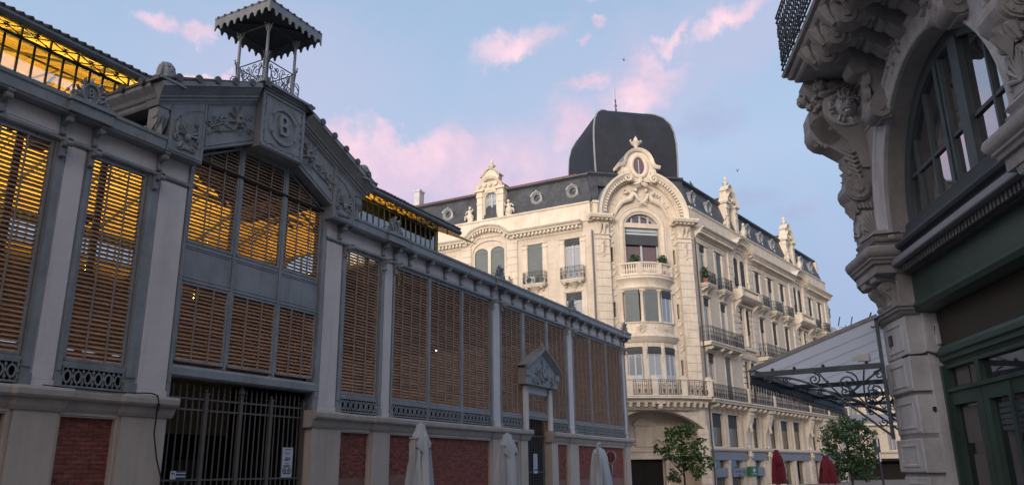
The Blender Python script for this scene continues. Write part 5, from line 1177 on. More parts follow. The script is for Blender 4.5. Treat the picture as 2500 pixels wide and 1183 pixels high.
mask_face(ov, c, 0.4, 24.62, 0.6, False)
for s_ in (-1, 1): leaf(ov, c, 24.4, 0.8, 0.18, 90-s_*110, 0.42, 0.1)
mk('oval_dormer', ov, 'stone2', AB, FC, True)
mk('oval_pane', B().prism(arc(c, 25.95, 0.55, 0, 360, 20, 0.80)[:-1], 'o', 0.15, 0.17), 'paner', AB, FC); mk('glazing_bar', B().box(c-0.03, c+0.03, 0.17, 0.20, 24.95, 26.55), 'wframe', AB, FC)
mk('oval_dormer_roof', B().sweep(arc(c, 26.2, 1.26, 180, 0, 12, 1.28), [(0.055, -3.0), (0.055, 0.3), (0.08, 0.3), (0.08, -3.0)]).prism(arc(c, 26.1, 1.15, 180, 0, 12, 1.2), 'o', -3.0, -0.9), 'zincl', AB, FC)
mk('finial', B().lathe(c, -0.1, [(0.30, 27.45), (0.26, 27.6), (0.13, 27.75), (0.16, 27.85), (0.42, 28.1), (0.46, 28.2), (0.28, 28.32), (0.16, 28.36), (0.2, 28.5), (0.08, 28.66), (0.02, 28.8)], 10).tube([(c-0.42, -0.1, 28.2), (c-0.52, -0.1, 28.35), (c-0.4, -0.1, 28.45)], 0.05, 5).tube([(c+0.42, -0.1, 28.2), (c+0.52, -0.1, 28.35), (c+0.4, -0.1, 28.45)], 0.05, 5), 'stone2', AB, FC, True)
# arched window, surround, reclining women in relief
su = B()
su.sweep([(2.5, 17.0), (2.5, 20.7)]+arc(XC, 20.7, 1.65, 172, 8, 14, 1.38)+[(5.8, 20.7), (5.8, 17.0)], [(-0.02, -0.5), (0.0, -0.16), (0.12, -0.10), (0.26, -0.12), (0.30, -0.25)])
su.sweep([(2.12, 17.0), (2.12, 20.7)]+arc(XC, 20.7, 2.03, 172, 8, 14, 1.75)+[(6.18, 20.7), (6.18, 17.0)], [(0.0, -0.25), (0.02, -0.20), (0.06, -0.19), (0.08, -0.25)])
mk('arched_surround', su, 'stone2', AB, FC, True)
def lady(b, s_):
    X = lambda d: XC+s_*d
    b.tube([(X(2.35), -0.16, 21.75), (X(2.1), -0.12, 22.25), (X(1.8), -0.05, 22.7), (X(1.3), -0.02, 22.95), (X(0.85), 0.0, 23.1)], [0.07, 0.13, 0.21, 0.25, 0.22], 9)   # draped legs and hips
    b.tube([(X(1.0), 0.02, 23.05), (X(0.8), 0.04, 23.35), (X(0.62), 0.05, 23.62)], [0.22, 0.20, 0.15], 9)
    b.ball((X(0.46), 0.08, 23.88), (0.13, 0.13, 0.17), 9, 7); b.ball((X(0.52), 0.0, 23.93), (0.15, 0.13, 0.15), 8, 6)
    b.tube([(X(0.6), 0.14, 23.55), (X(0.4), 0.22, 23.1), (X(0.0), 0.2, 22.75), (X(-0.35), 0.18, 22.6)], [0.11, 0.10, 0.08, 0.06], 7)
    b.tube([(X(0.75), 0.1, 23.45), (X(1.15), 0.12, 23.75), (X(1.4), 0.05, 23.5)], [0.11, 0.09, 0.07], 7)
    for i in range(7):                                   # folds of the drapery
        t = i/6; b.tube([(X(0.95+0.14*i), 0.12, 23.0-0.06*i), (X(1.5+0.12*i), 0.06-0.02*i, 22.75-0.1*i), (X(2.05+0.06*i), -0.12, 22.1-0.12*i)], [0.03, 0.04, 0.015], 5)
    b.tube([(X(2.2), -0.1, 22.0), (X(2.55), -0.14, 21.7), (X(2.45), -0.15, 21.2), (X(2.65), -0.17, 20.6)], [0.06, 0.10, 0.08, 0.03], 6)
    for i in range(3): leaf(b, X(1.6+0.3*i), 23.1-0.3*i, 0.35, 0.08, 90-s_*(40+i*8), -0.24, 0.05)
rl_ = B(); lady(rl_, -1); lady(rl_, 1); scroll(rl_, XC-1.3, 23.7, 0.3, 0, 1.2, -0.15, 0.06); scroll(rl_, XC+1.5, 23.6, 0.25, 0, -1.2, -0.15, 0.06)
mk('relief_sculpture', rl_, 'stone2', AB, FC, True)
gd = B()
for x in (1.46, 6.84):                                   # garlands framing the slit windows
    for z in [17.2, 16.6, 19.4, 19.9, 20.4, 12.6, 15.0, 15.5, 12.0, 10.6, 11.0, 8.0]: gd.ball((x+0.06*(-1)**int(z*2), -0.2, z), (0.13, 0.08, 0.13), 6, 4); leaf(gd, x, z, 0.4, 0.10, 90+40*(-1)**int(z*2), -0.25, 0.05)
    for z in (17.7, 13.2)+((8.7,) if x > 5 else ()): gd.sweep([(x-0.14, z-0.1), (x-0.14, z+1.3), (x+0.14, z+1.3), (x+0.14, z-0.1), (x-0.139, z-0.1)], [(-0.02, -0.25), (0.05, -0.25), (0.05, -0.19), (-0.02, -0.19)])
mk('garland', gd, 'stone2', AB, FC, True)
f = B(); f.sweep([(2.72, 17.0), (2.72, 20.7)]+arc(XC, 20.7, 1.43, 172, 8, 14, 1.16)+[(5.58, 20.7), (5.58, 17.0)], [(-0.08, -0.75), (0, -0.75), (0, -0.62), (-0.08, -0.62)])
f.box(2.7, 5.6, -0.78, -0.58, 20.18, 20.36).box(2.7, 5.6, -0.74, -0.54, 20.42, 20.68)
for x in (3.42, 4.15, 4.88): f.box(x-0.07, x+0.07, -0.74, -0.60, 20.68, 21.85)
f.box(4.08, 4.22, -0.74, -0.62, 17.0, 19.3)
w_ = mk('arched_window', f, 'wframe', AB, FC)
mk('pane', B().prism([(2.7, 16.8), (5.6, 16.8), (5.6, 20.7)]+arc(XC, 20.7, 1.44, 0, 180, 14, 1.18), 'o', -0.80, -0.76), 'paner', w_, FC)
mk('roller_blind', B().box(2.72, 5.58, -0.60, -0.50, 19.38, 20.17).box(2.72, 5.58, -0.60, -0.46, 19.30, 19.37), 'shutd', w_, FC)
# bowed balustrade balcony and the two storeys of bow windows
def bow(w0, w1, d, n=14, o0=0.0): return [(w0+(w1-w0)*i/n, o0+d*sin(pi*i/n)**0.75) for i in range(n+1)]
bp_ = bow(1.75, 6.5, 1.25, 14, -0.2)
b = B()
b.planb(bp_, [(-1.6, 16.5), (0.08, 16.5), (0.1, 16.42), (0.02, 16.36), (0.12, 16.28), (0.14, 16.2), (0.0, 16.08), (-0.18, 15.85), (-0.22, 15.6), (-0.10, 15.55), (-0.10, 15.46), (-0.25, 15.3), (-1.6, 15.3)])
b2 = bow(1.85, 6.4, 1.2, 14, -0.22); b.planb(b2, [(-0.13, 17.36), (0.10, 17.36), (0.12, 17.44), (0.08, 17.5), (-0.13, 17.5)]); b.planb(b2, [(-0.12, 16.5), (0.08, 16.5), (0.08, 16.62), (-0.12, 16.62)])
mk('bowed_balcony', b, 'stone2', AB, FC, True)
b = B()
for i in range(len(b2)-1):
    p, q = b2[i], b2[i+1]
    if i in (0, 4, 9, 13): 
        c_ = ((p[0]+q[0])/2, (p[1]+q[1])/2); b.box(c_[0]-0.2, c_[0]+0.2, c_[1]-0.18, c_[1]+0.12, 16.55, 17.42)
    else:
        for t in (0.25, 0.75): b.lathe(p[0]+(q[0]-p[0])*t, p[1]+(q[1]-p[1])*t-0.02, [(0.07, 16.62), (0.05, 16.68), (0.10, 16.85), (0.09, 16.95), (0.045, 17.15), (0.07, 17.36)], 7)
mk('balusters', b, 'stone2', AB, FC, True)
b = B(); lp = bow(2.0, 6.3, 0.95, 14, -0.2)
b.planb(lp, [(-1.2, 12.75), (0.08, 12.75), (0.1, 12.68), (0.0, 12.6), (0.0, 11.9), (0.06, 11.85), (0.2, 11.8), (0.35, 11.68), (0.38, 11.55), (0.25, 11.42), (0.15, 11.2), (0.0, 11.1), (-0.02, 10.8), (-0.15, 10.76), (-1.2, 10.76)])
b.planb(lp, [(-1.2, 7.0), (0.05, 7.0), (0.05, 8.0), (-0.02, 8.1), (-1.2, 8.1)])
for i in (3, 7, 11):
    pass
foliage_relief(b, 2.9, 5.4, 12.1, 12.5, 0.70, 21, 1.6, 10)
mk('bow_apron', b, 'stone2', AB, FC, True)
bowx = [2.75, 4.15, 5.55]
def bow_at(x):
    t = (x-2.0)/4.3; return -0.2+0.95*sin(pi*t)**0.75
for zz0, zz1, kind in ((12.75, 15.35, 0), (8.1, 10.78, 1)):
    for i, x in enumerate(bowx):
        sl = (bow_at(x+0.3)-bow_at(x-0.3))/0.6; M = at(FC, x, bow_at(x)-0.16, zz0, -math.atan(sl))
        wd_ = 1.08; h = zz1-zz0-0.05
        fm, pn, sm, lm = window_parts('plain' if kind == 0 else 'door', wd_, h, (0.97 if kind == 0 and i < 2 else (0.2 if kind == 0 else 0.17)), 'panep')
        w_ = put('window', fm, AB, M); put('pane', pn, w_, M); put('shutter', sm, w_, M); put('lambrequin', lm, w_, M)
    for x in (2.05, 3.45, 4.85, 6.25):
        o = bow_at(x) if 2.0 < x < 6.3 else -0.2; c_ = B()
        if kind == 0: c_.lathe(x, o-0.08, [(0.19, zz0), (0.19, zz0+0.1), (0.15, zz0+0.2), (0.13, zz1-0.35), (0.17, zz1-0.3), (0.17, zz1)], 10); c_.tube([(x-0.2, o+0.05, zz1-0.12), (x+0.2, o+0.05, zz1-0.12)], 0.08, 7)
        else:
            c_.box(x-0.2, x+0.2, o-0.35, o+0.0, zz0, zz1).box(x-0.14, x+0.14, o-0.2, o+0.1, zz1-0.3, zz1+0.3); c_.tube([(x, o+0.05, zz1-0.1), (x, o+0.04, zz1-0.6), (x, o+0.02, zz1-1.0)], [0.14, 0.1, 0.02], 6)
        mk('bow_column', c_, 'stone2', AB, FC, True)
# first floor curved balcony over the portal
b = B(); lb = bow(-0.2, 8.5, 0.85, 18, 0.75)
b.planb(lb, [(-2.2, 7.02), (0.12, 7.02), (0.16, 6.96), (0.12, 6.88), (0.16, 6.80), (0.05, 6.72), (-0.2, 6.68), (-0.25, 6.5), (-0.6, 6.42), (-0.9, 6.0), (-2.2, 6.0)])
mk('curved_balcony', b, 'stone2', AB, FC, True)
for i in range(15):
    t = (i+0.5)/15*18; j = int(t); p = lb[j]; q = lb[min(j+1, 18)]; x = p[0]+(q[0]-p[0])*(t-j); o = p[1]+(q[1]-p[1])*(t-j)
    m_ = B().box(-0.12, 0.12, -0.62, -0.24, 6.36, 6.66).box(-0.09, 0.09, -0.6, -0.3, 6.2, 6.36); m_.tube([(-0.13, -0.4, 6.3), (0.13, -0.4, 6.3)], 0.10, 7)
    if i in (7,): m_ = B().box(-0.35, 0.35, -0.62, -0.2, 6.4, 6.67).ball((0, -0.4, 6.25), (0.22, 0.2, 0.25), 8, 6)
    mk('modillion', m_, 'stone2', AB, at(FC, x, o, 0), True)
ps = [0, 4, 8, 12, 16]
for a_, b_ in ((0, 4), (4, 8), (8, 13), (13, 18)):
    put('railing', railing_mesh([(p[0], p[1]-0.05) for p in lb[a_:b_+1]], 1.15, 0.14), AB, FC @ Matrix.Translation((0, 0, 7.02)))
for i in (0, 4, 8, 13, 18):
    x, o = lb[i]; mk('railing_post', B().box(x-0.24, x+0.24, o-0.32, o+0.06, 7.02, 8.15).box(x-0.3, x+0.3, o-0.38, o+0.12, 8.15, 8.27).prism([(x-0.26, 8.27), (x+0.26, 8.27), (x+0.1, 8.5), (x-0.1, 8.5)], 'o', o-0.3, o+0.05), 'stone2', AB, FC)
# portal: wide segmental arch over a deep porch
b = B(); rr = 6.35; ac = [(XC+x, 6.05-(rr-sqrt(rr*rr-x*x))) for x in [-4.1+8.2*i/20 for i in range(21)]]
b.prism([(0, 6.9), (0, 4.56)]+ac+[(8.3, 4.56), (8.3, 6.9)], 'o', -0.6, 0.0)
b.sweep(ac, [(-0.02, -0.6), (-0.02, 0.06), (0.2, 0.1), (0.3, 0.05), (0.3, -0.01)]); b.box(0.0, 0.05, -0.6, 0.2, 0, 4.6)
b.box(XC-0.18, XC+0.18, 0, 0.22, 5.95, 6.45).box(0.3, 8.0, 0.0, 0.05, 6.3, 6.36)
mk('portal_arch', b, 'stone2', AB, FC, True)
b = B(); b.box(0, CW, -2.6, -2.5, 3.1, 6.9).grid(0, CW, 0, 3.1, -2.6, -2.5, [(2.7, 5.6, 0, 2.42)]); b.box(0.02, 0.2, -2.5, -0.6, 0, 6.9).box(CW-0.2, CW-0.02, -2.5, -0.6, 0, 6.9).box(0.2, CW-0.2, -2.5, -0.6, 6.5, 6.7)
mk('porch_wall', b, 'stone', AB, FC)
b = B(); b.box(1.2, 7.1, -2.49, -2.2, 2.45, 3.0).box(1.1, 7.2, -2.49, -2.1, 3.0, 3.12)
for x in (2.45, 5.85): b.lathe(x, -2.25, [(0.24, 0), (0.24, 0.2), (0.19, 0.3), (0.16, 2.1), (0.25, 2.3), (0.25, 2.45)], 10)
b.prism(arc(XC, 5.05, 0.9, 0, 180, 12, 0.5)+[(XC-0.9, 5.0), (XC+0.9, 5.0)], 'o', -2.49, -2.3); b.box(XC-0.75, XC+0.75, -2.49, -2.4, 3.4, 4.95)
for s_ in (-1, 1): b.tube(bez((XC+s_*2.6, -2.4, 3.2), (XC+s_*1.6, -2.4, 3.3), (XC+s_*1.4, -2.4, 4.2), (XC+s_*0.9, -2.4, 4.0), 10), 0.13, 6); scroll(b, XC+s_*0.9, 3.75, 0.25, 90, s_*1.2, -2.38, 0.1)
mk('porch_aedicule', b, 'stone2', AB, FC, True)
mk('street_door', B().box(2.7, 5.6, -2.7, -2.6, 0, 2.42).box(2.7, 5.6, -2.62, -2.56, 1.75, 1.83).box(4.1, 4.2, -2.61, -2.55, 0, 2.4), 'dark', AB, FC)
for x0, x1 in ((-0.02, 0.95), (CW-0.75, CW+0.1)):
    quoins(FC, x0, x1, 0, 4.6, 0.16, 0.52)
# mansard and cornice of the corner, dome
b = B(); b.prism([(-0.12, 22.7), (-0.95, 25.35), (-1.6, 25.35), (-1.6, 22.7)], 'x', -0.05, 0.62).prism([(-0.12, 22.7), (-0.95, 25.35), (-1.6, 25.35), (-1.6, 22.7)], 'x', CW-0.62, CW+0.05).prism([(-0.62, 24.297), (-0.95, 25.35), (-1.6, 25.35), (-1.6, 24.297)], 'x', 0.62, CW-0.62).box(0.62, CW-0.62, -1.6, -1.02, 22.7, 24.297); mk('mansard_slope', b, 'slate', AB, FC)
mk('attic_wall', B().box(-0.05, 0.75, -0.5, 0.08, 21.1, 22.55).box(CW-0.75, CW+0.05, -0.5, 0.08, 21.1, 22.55).box(-0.1, 0.8, -0.5, 0.2, 22.55, 22.72).box(CW-0.8, CW+0.1, -0.5, 0.2, 22.55, 22.72), 'stone2', AB, FC)
b = B(); b.prism([(-1.3, 25.3), (-0.86, 25.3), (-0.80, 25.38), (-0.68, 25.42), (-0.66, 25.55), (-1.3, 25.62)], 'x', -0.1, 2.6); b.prism([(-1.3, 25.3), (-0.86, 25.3), (-0.80, 25.38), (-0.68, 25.42), (-0.66, 25.55), (-1.3, 25.62)], 'x', 5.5, CW+0.1); mk('mansard_cornice', b, 'zinc', AB, FC)
# dome: curved four-sided imperial roof
DC = (4.85, -5.9); dm = B()
lev = [(3.74, 25.3), (3.80, 26.6), (3.84, 28.0), (3.84, 29.3), (3.76, 30.4), (3.55, 31.3), (3.15, 32.05), (2.6, 32.6), (2.0, 32.92), (1.5, 33.03), (1.48, 33.04)]
for h_, z in lev: dm.v += [(DC[0]-h_, -(DC[1]+h_), z), (DC[0]+h_, -(DC[1]+h_), z), (DC[0]+h_, -(DC[1]-h_), z), (DC[0]-h_, -(DC[1]-h_), z)]
for i in range(len(lev)-1):
    for j in range(4): dm.f.append((i*4+j, i*4+(j+1) % 4, (i+1)*4+(j+1) % 4, (i+1)*4+j))
dm.f.append(tuple(range(len(lev)*4-4, len(lev)*4))); dm.f.append((0, 1, 2, 3))
mk('dome', dm, 'slated', AB, FC, True)
rb = B()
for sx, sy in ((-1, 1), (1, 1), (1, -1), (-1, -1)): rb.tube([(DC[0]+sx*h_, DC[1]+sy*h_, z) for h_, z in lev], 0.075, 5)
rb.tube([(DC[0]+a_*1.5, DC[1]+b_*1.5, 33.06) for a_, b_ in ((-1, 1), (1, 1), (1, -1), (-1, -1), (-1, 1))], 0.07, 5); rb.box(DC[0]-1.5, DC[0]+1.5, DC[1]-1.5, DC[1]+1.5, 33.0, 33.08)
rb.box(DC[0]-3.85, DC[0]+3.85, DC[1]-3.85, DC[1]+3.85, 25.3, 25.7)
mk('dome_ridge', rb, 'zincl', AB, FC)
mk('spire', B().lathe(DC[0]-0.3, DC[1]+0.3, [(0.16, 33.05), (0.14, 33.5), (0.07, 33.7), (0.11, 33.9), (0.05, 34.1), (0.13, 34.35), (0.04, 34.6), (0.09, 34.85), (0.02, 35.05), (0.01, 36.2)], 8), 'zinc', AB, FC, True)
# red tiled roofs behind
mk('tiled_roof', B().prism([(-1.1, 25.6), (-1.1, 25.66), (-8, 27.6), (-8, 25.6)], 'x', LE, -1.6), 'red', AB, FL); mk('tiled_roof', B().prism([(-1.1, 25.6), (-1.1, 25.66), (-7, 27.0), (-13, 25.6)], 'x', 3.5, RE), 'red', AB, FR_)
mk('ridge_flashing', B().box(LE, -1.6, -1.25, -1.0, 25.62, 25.70), 'red', AB, FL)
tl = B()
x = LE
while x < -1.7: tl.tube([(x, -1.05, 25.72), (x, -7.9, 27.62)], 0.11, 4, True); x += 0.3
mk('roof_tiles', tl, 'red', AB, FL, kind='stuff')
for F_, x, o, z, h in ((FL, -19.4, -3.2, 26.0, 2.2), (FR_, 8.6, -4, 25.9, 1.4), (FR_, 27.8, -1.4, 25.4, 1.0)):
    mk('chimney', B().box(x-0.32, x+0.32, o-0.5, o+0.3, z-0.6, z+h-0.25).box(x-0.38, x+0.38, o-0.56, o+0.36, z+h-0.25, z+h-0.1).box(x-0.2, x+0.2, o-0.3, o+0.1, z+h-0.1, z+h+0.1), 'nstone2', AB, F_)
# rain pipes
mk('rain_pipe', B().tube([(-0.15, 0.22, 0.2), (-0.15, 0.22, 20.2)], 0.065, 6), 'zinc', AB, FL); mk('rain_pipe', B().tube([(0.30, 0.24, 7.1), (0.30, 0.24, 20.0)], 0.065, 6).tube([(0.2, 0.3, 0.1), (0.2, 0.3, 6.5)], 0.07, 6), 'zinc', AB, FR_); mk('rain_pipe', B().tube([(RE+0.1, 0.1, 0), (RE+0.1, 0.1, 20)], 0.06, 5), 'zinc', AB, FR_)

# ================================================================== NEAR CORNER BUILDING ON THE RIGHT
NP = (5.8212, 11.5); FN = frame(NP, 187.2); C0 = (5.944, 12.472); FW = frame(C0, 212.3)
NB = thing('corner_building', 'dark stone corner building with carved consoles, big arched window and green shopfront', 'building', FN)
ca, sa = cos(radians(25.1)), sin(radians(25.1))
def aroundc(o, ln=6.0): return [(-0.98-ca*ln, o-sa*ln), (-0.98, o), (0.0, o), (0.0, -0.24)]
NX = 13.5
# pilasters of alternating panelled blocks
def pilaster(x0):
    M = FN @ Matrix.Translation((x0+0.98, 0, 0))
    zs = [(3.185, 3.765), (2.655, 3.155), (2.055, 2.60), (1.515, 1.99), (0.975, 1.46), (0.45, 0.93), (0.0, 0.43)]
    for i, (a, b) in enumerate(zs):
        pr = 0.035 if i % 2 else 0.0; q = B()
        e = 0.018
        q.add([(-0.98-pr, -0.3, a), (0.0+pr, -0.3, a), (0.0+pr, pr-e, a), (-0.98-pr, pr-e, a), (-0.98-pr, -0.3, b), (0+pr, -0.3, b), (0+pr, pr-e, b), (-0.98-pr, pr-e, b),
               (-0.98-pr+e, pr, a+e), (0+pr-e, pr, a+e), (0+pr-e, pr, b-e), (-0.98-pr+e, pr, b-e)],
              [(0, 1, 2, 3), (4, 7, 6, 5), (0, 4, 5, 1), (1, 5, 6, 2), (0, 3, 7, 4), (3, 2, 9, 8), (2, 6, 10, 9), (6, 7, 11, 10), (7, 3, 8, 11), (8, 9, 10, 11)])
        q.sweep([(-0.82, a+0.09), (-0.82, b-0.09), (-0.16, b-0.09), (-0.16, a+0.09), (-0.819, a+0.09)], [(-0.030, pr-0.002), (-0.020, pr+0.016), (0.008, pr+0.016), (0.014, pr-0.002)])
        q.box(-0.80, -0.18, pr, pr+0.003, a+0.11, a+0.12) 
        mk('panelled_block', q, 'nstone2', NB, M)
    c = B().box(-0.97, -0.01, -0.35, -0.02, 0, 3.78); mk('pilaster_core', c, 'nstone', NB, M)
    c = B(); c.box(-0.98, 0.0, -0.35, 0.0, 3.90, 4.42)
    for x in (-0.74, -0.27):                            # S-shaped brackets with fluted caps
        c.prism([(0, 3.92), (0.07, 3.92), (0.05, 4.02), (0.08, 4.10), (0.17, 4.18), (0.20, 4.26), (0.17, 4.33), (0, 4.36)], 'x', x-0.085, x+0.085)
        c.tube([(x-0.10, 0.12, 4.26), (x+0.10, 0.12, 4.26)], 0.075, 9); c.tube([(x-0.095, 0.045, 3.98), (x+0.095, 0.045, 3.98)], 0.05, 8)
        for k_ in range(3): c.tube([(x-0.05+0.05*k_, 0.195, 4.27), (x-0.05+0.05*k_, 0.10, 4.12), (x-0.05+0.05*k_, 0.07, 4.0)], 0.012, 4)
        c.box(x-0.12, x+0.12, 0, 0.25, 4.33, 4.41)
        for k_ in range(5): c.tube([(x-0.095+0.048*k_, 0.255, 4.34), (x-0.095+0.048*k_, 0.275, 4.41)], 0.02, 5)
    c.sweep([(-0.05, 3.97), (-0.05, 4.3), (-0.16, 4.3)], [(-0.01, 0), (0.01, 0), (0.01, 0.015), (-0.01, 0.015)])
    mk('pilaster_head', c, 'nstone', NB, M, True)
capp = [(-0.3, 3.77), (0.02, 3.77), (0.05, 3.80), (0.05, 3.82), (0.09, 3.84), (0.09, 3.87), (0.12, 3.89), (0.12, 3.91), (-0.3, 3.92)]
ledp0 = [(-0.3, 4.40), (0.28, 4.41), (0.30, 4.42), (0.30, 4.55), (0.34, 4.56), (0.35, 4.60), (0.38, 4.62), (0.38, 4.65), (0.42, 4.68), (0.44, 4.74), (0.42, 4.80), (0.34, 4.84), (0.20, 4.86), (0.20, 4.92), (0.24, 4.94), (0.25, 4.97), (0.20, 5.0), (0.24, 5.06), (0.20, 5.12), (-0.3, 5.14)]
ledp = [(max(-0.5, d-0.27), z) for d, z in ledp0]
b = B(); b.planb(aroundc(0), capp); mk('cap_moulding', b, 'nstone', NB, None, True)
b = B(); b.planb([(-0.98-ca*0.5, 0.27-sa*0.5), (-0.98, 0.27), (0.0, 0.27), (0.0, -0.34)], ledp); mk('ledge', b, 'nstone', NB, None, True)
pilaster(-0.98); pilaster(4.24); pilaster(9.4)
for x in (4.24, 9.4):
    b = B(); b.planb([(x, -0.34), (x, 0.27), (x+0.98, 0.27), (x+0.98, -0.34)], ledp); mk('ledge', b, 'nstone', NB, None, True)
    b = B(); b.planb([(x, -0.3), (x, 0), (x+0.98, 0), (x+0.98, -0.3)], capp); mk('cap_moulding', b, 'nstone', NB, None, True)
# wall with the two arches
ACX, ACZ, AR = 1.95, 5.2, 2.0
for i, c in enumerate((ACX, ACX+5.22)):
    b = B(); n = 28
    arcp = [(c+AR*cos(pi*k_/n), ACZ+AR*sin(pi*k_/n)) for k_ in range(n+1)]
    b.prism([(c+2.61, 5.0), (c+AR, 5.0)]+arcp+[(c-AR, 5.0), (c-2.61, 5.0), (c-2.61, 8.05), (c+2.61, 8.05)], 'o', -0.42, -0.05)
    if i == 0: b.box(c-2.93, c-2.6101, -0.42, -0.05, 5.0, 8.05)
    mk('arch_wall', b, 'nstone', NB)
    b = B(); path = [(c-AR, 4.98)]+[(c+AR*cos(radians(a)), ACZ+AR*sin(radians(a))) for a in range(180, -1, -6)]+[(c+AR, 4.98)]
    b.sweep(path, [(-0.005, -0.06), (-0.005, 0.0), (0.02, 0.02), (0.05, 0.02), (0.06, -0.005), (0.09, -0.005), (0.30, 0.015), (0.32, 0.04), (0.37, 0.05), (0.40, 0.03), (0.42, -0.06)])
    mk('archivolt', b, 'nstone2', NB, None, True)
    # window
    w_ = thing('x', None, None, FN) if 0 else None
    fo = B(); R_ = AR-0.06
    path = [(c-R_, 4.98), (c-R_, ACZ)]+[(c+R_*cos(radians(a)), ACZ+R_*sin(radians(a))) for a in range(174, 5, -6)]+[(c+R_, ACZ), (c+R_, 4.98)]
    fo.sweep(path, [(-0.11, -0.40), (-0.11, -0.33), (0.05, -0.31), (0.05, -0.40)])
    mk('arched_window', fo, 'bluef', NB); wn_ = bpy.context.scene.objects[-1] if 0 else [o for o in col.objects if o.name.startswith('arched_window')][-1]
    def top(x, R=AR-0.1): return ACZ+sqrt(max(0.01, R*R-(x-c)**2))
    for dx, hw_, oo in ((-1.45, 0.022, -0.35), (-0.87, 0.022, -0.35), (-0.30, 0.05, -0.32), (-0.20, 0.03, -0.34), (0.34, 0.12, -0.31), (1.03, 0.025, -0.35), (1.5, 0.022, -0.35)):
        x = c+dx; mk('mullion', B().prism([(x-hw_, 4.97), (x+hw_, 4.97), (x+hw_, top(x+hw_)), (x-hw_, top(x-hw_))], 'o', -0.42, oo), 'bluef', wn_, FN)
    for x0, x1 in ((c-1.86, c-0.35), (c-0.17, c+0.22), (c+0.46, c+1.86)): mk('muntin', B().box(x0, x1, -0.41, -0.36, 5.82, 5.87), 'irond', wn_, FN)
    for x0, x1 in ((c-1.9, c-0.87), (c-0.87, c-0.25), (c-0.25, c+0.34), (c+0.34, c+1.03), (c+1.03, c+1.9)):
        n = 8; xs_ = [x0+(x1-x0)*k_/n for k_ in range(n+1)]
        mk('pane', B().prism([(x1, 5.0), (x0, 5.0)]+[(x, top(x, AR-0.08)) for x in xs_], 'o', -0.41+(x0-c)*0.0004, -0.395+(x0-c)*0.0004), 'panen', wn_, FN)
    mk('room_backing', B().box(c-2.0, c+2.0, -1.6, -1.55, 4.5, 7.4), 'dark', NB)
    # window ledge of dark painted metal over the shop
    b = B(); x0, x1 = c-1.9, c+2.24
    b.prism([(-0.7, 4.60), (-0.06, 4.60), (-0.06, 4.72), (0.0, 4.74), (0.02, 4.78), (0.0, 4.83), (-0.10, 4.86), (-0.14, 4.88), (-0.16, 4.98), (-0.20, 5.0), (-0.22, 5.12), (-0.7, 5.13)], 'x', x0, x1); b.tube([(x0, -0.27, 5.13), (x1, -0.27, 5.13)], 0.045, 8)
    foliage_relief(b, x0+0.1, x1-0.1, 4.90, 4.94, -0.20, 31+i, 0.45, 24)
    mk('window_ledge', b, 'shutd', NB, None, True)
    b = B(); b.prism([(-0.7, 4.50), (0.06, 4.50), (0.07, 4.515), (0.07, 4.59), (-0.7, 4.599)], 'x', x0, x1); mk('ledge_band', b, 'grey', NB)
    b = B(); k_ = x0+0.06
    while k_ < x1-0.05: b.box(k_, k_+0.055, -0.12, -0.02, 4.38, 4.475); k_ += 0.095
    b.box(x0, x1, -0.6, -0.04, 4.476, 4.50).box(x0, x1, -0.6, -0.115, 4.36, 4.476); mk('dentil_row', b, 'irond', NB, kind='stuff')
    b = B(); b.prism([(-0.6, 3.78), (-0.34, 3.76), (-0.17, 3.80), (-0.13, 3.86), (-0.13, 3.90), (-0.16, 3.915), (-0.16, 3.93), (-0.20, 3.96), (-0.20, 4.36), (-0.6, 4.36)], 'x', x0-0.05, x1+0.02); mk('shop_blind_box', b, 'green', NB)
    b = B(); b.box(x0+0.02, x1, -0.46, -0.42, 3.25, 3.78); mk('shop_board', b, 'brown', NB)
    b = B(); zt = 3.25
    b.prism([(-0.5, 2.98), (-0.42, 2.98), (-0.40, 3.02), (-0.36, 3.04), (-0.36, 3.10), (-0.32, 3.12), (-0.32, 3.18), (-0.36, 3.20), (-0.38, 3.25), (-0.5, 3.25)], 'x', x0+0.02, x1)
    b.grid(x0+0.02, x1, 0.0, 2.98, -0.5, -0.40, [(c-1.75, c-0.86, 2.66, 2.93), (c-0.74, c+0.74, 2.66, 2.93), (c+0.86, c+1.75, 2.66, 2.93), (c-1.70, c-0.98, 0.9, 2.42), (c-0.62, c+0.62, 0.5, 2.42), (c+0.98, c+1.70, 0.9, 2.42)])
    b.box(x0+0.02, x1, -0.4, -0.365, 2.60, 2.645).box(x0+0.02, x0+0.14, -0.4, -0.34, 0, 2.98)
    for x in (c-0.80, c+0.80): b.box(x-0.012, x+0.012, -0.41, -0.395, 0, 2.59)
    b.box(c-0.04, c+0.04, -0.4, -0.37, 0.0, 2.58)
    mk('shop_front', b, 'green', NB)
    gl_ = B()
    mk('shop_pane', B().box(x0+0.1, x1-0.1, -0.49, -0.475, 0.1, 2.95), 'paneg', NB)
    pp = B(); pp.box(c-1.60, c-1.15, -0.47, -0.466, 1.9, 2.38).box(c-1.5, c-1.05, -0.47, -0.466, 1.1, 1.75).box(c-1.62, c-1.2, -0.47, -0.466, 2.68, 2.92)
    mk('window_poster', pp, 'cardboard', NB)
    bl = B(); 
    for k_ in range(5): bl.box(c-0.55, c+0.55, -0.474, -0.468, 2.02+k_*0.07, 2.07+k_*0.07)
    mk('blind_slat', bl, 'bluef', NB)
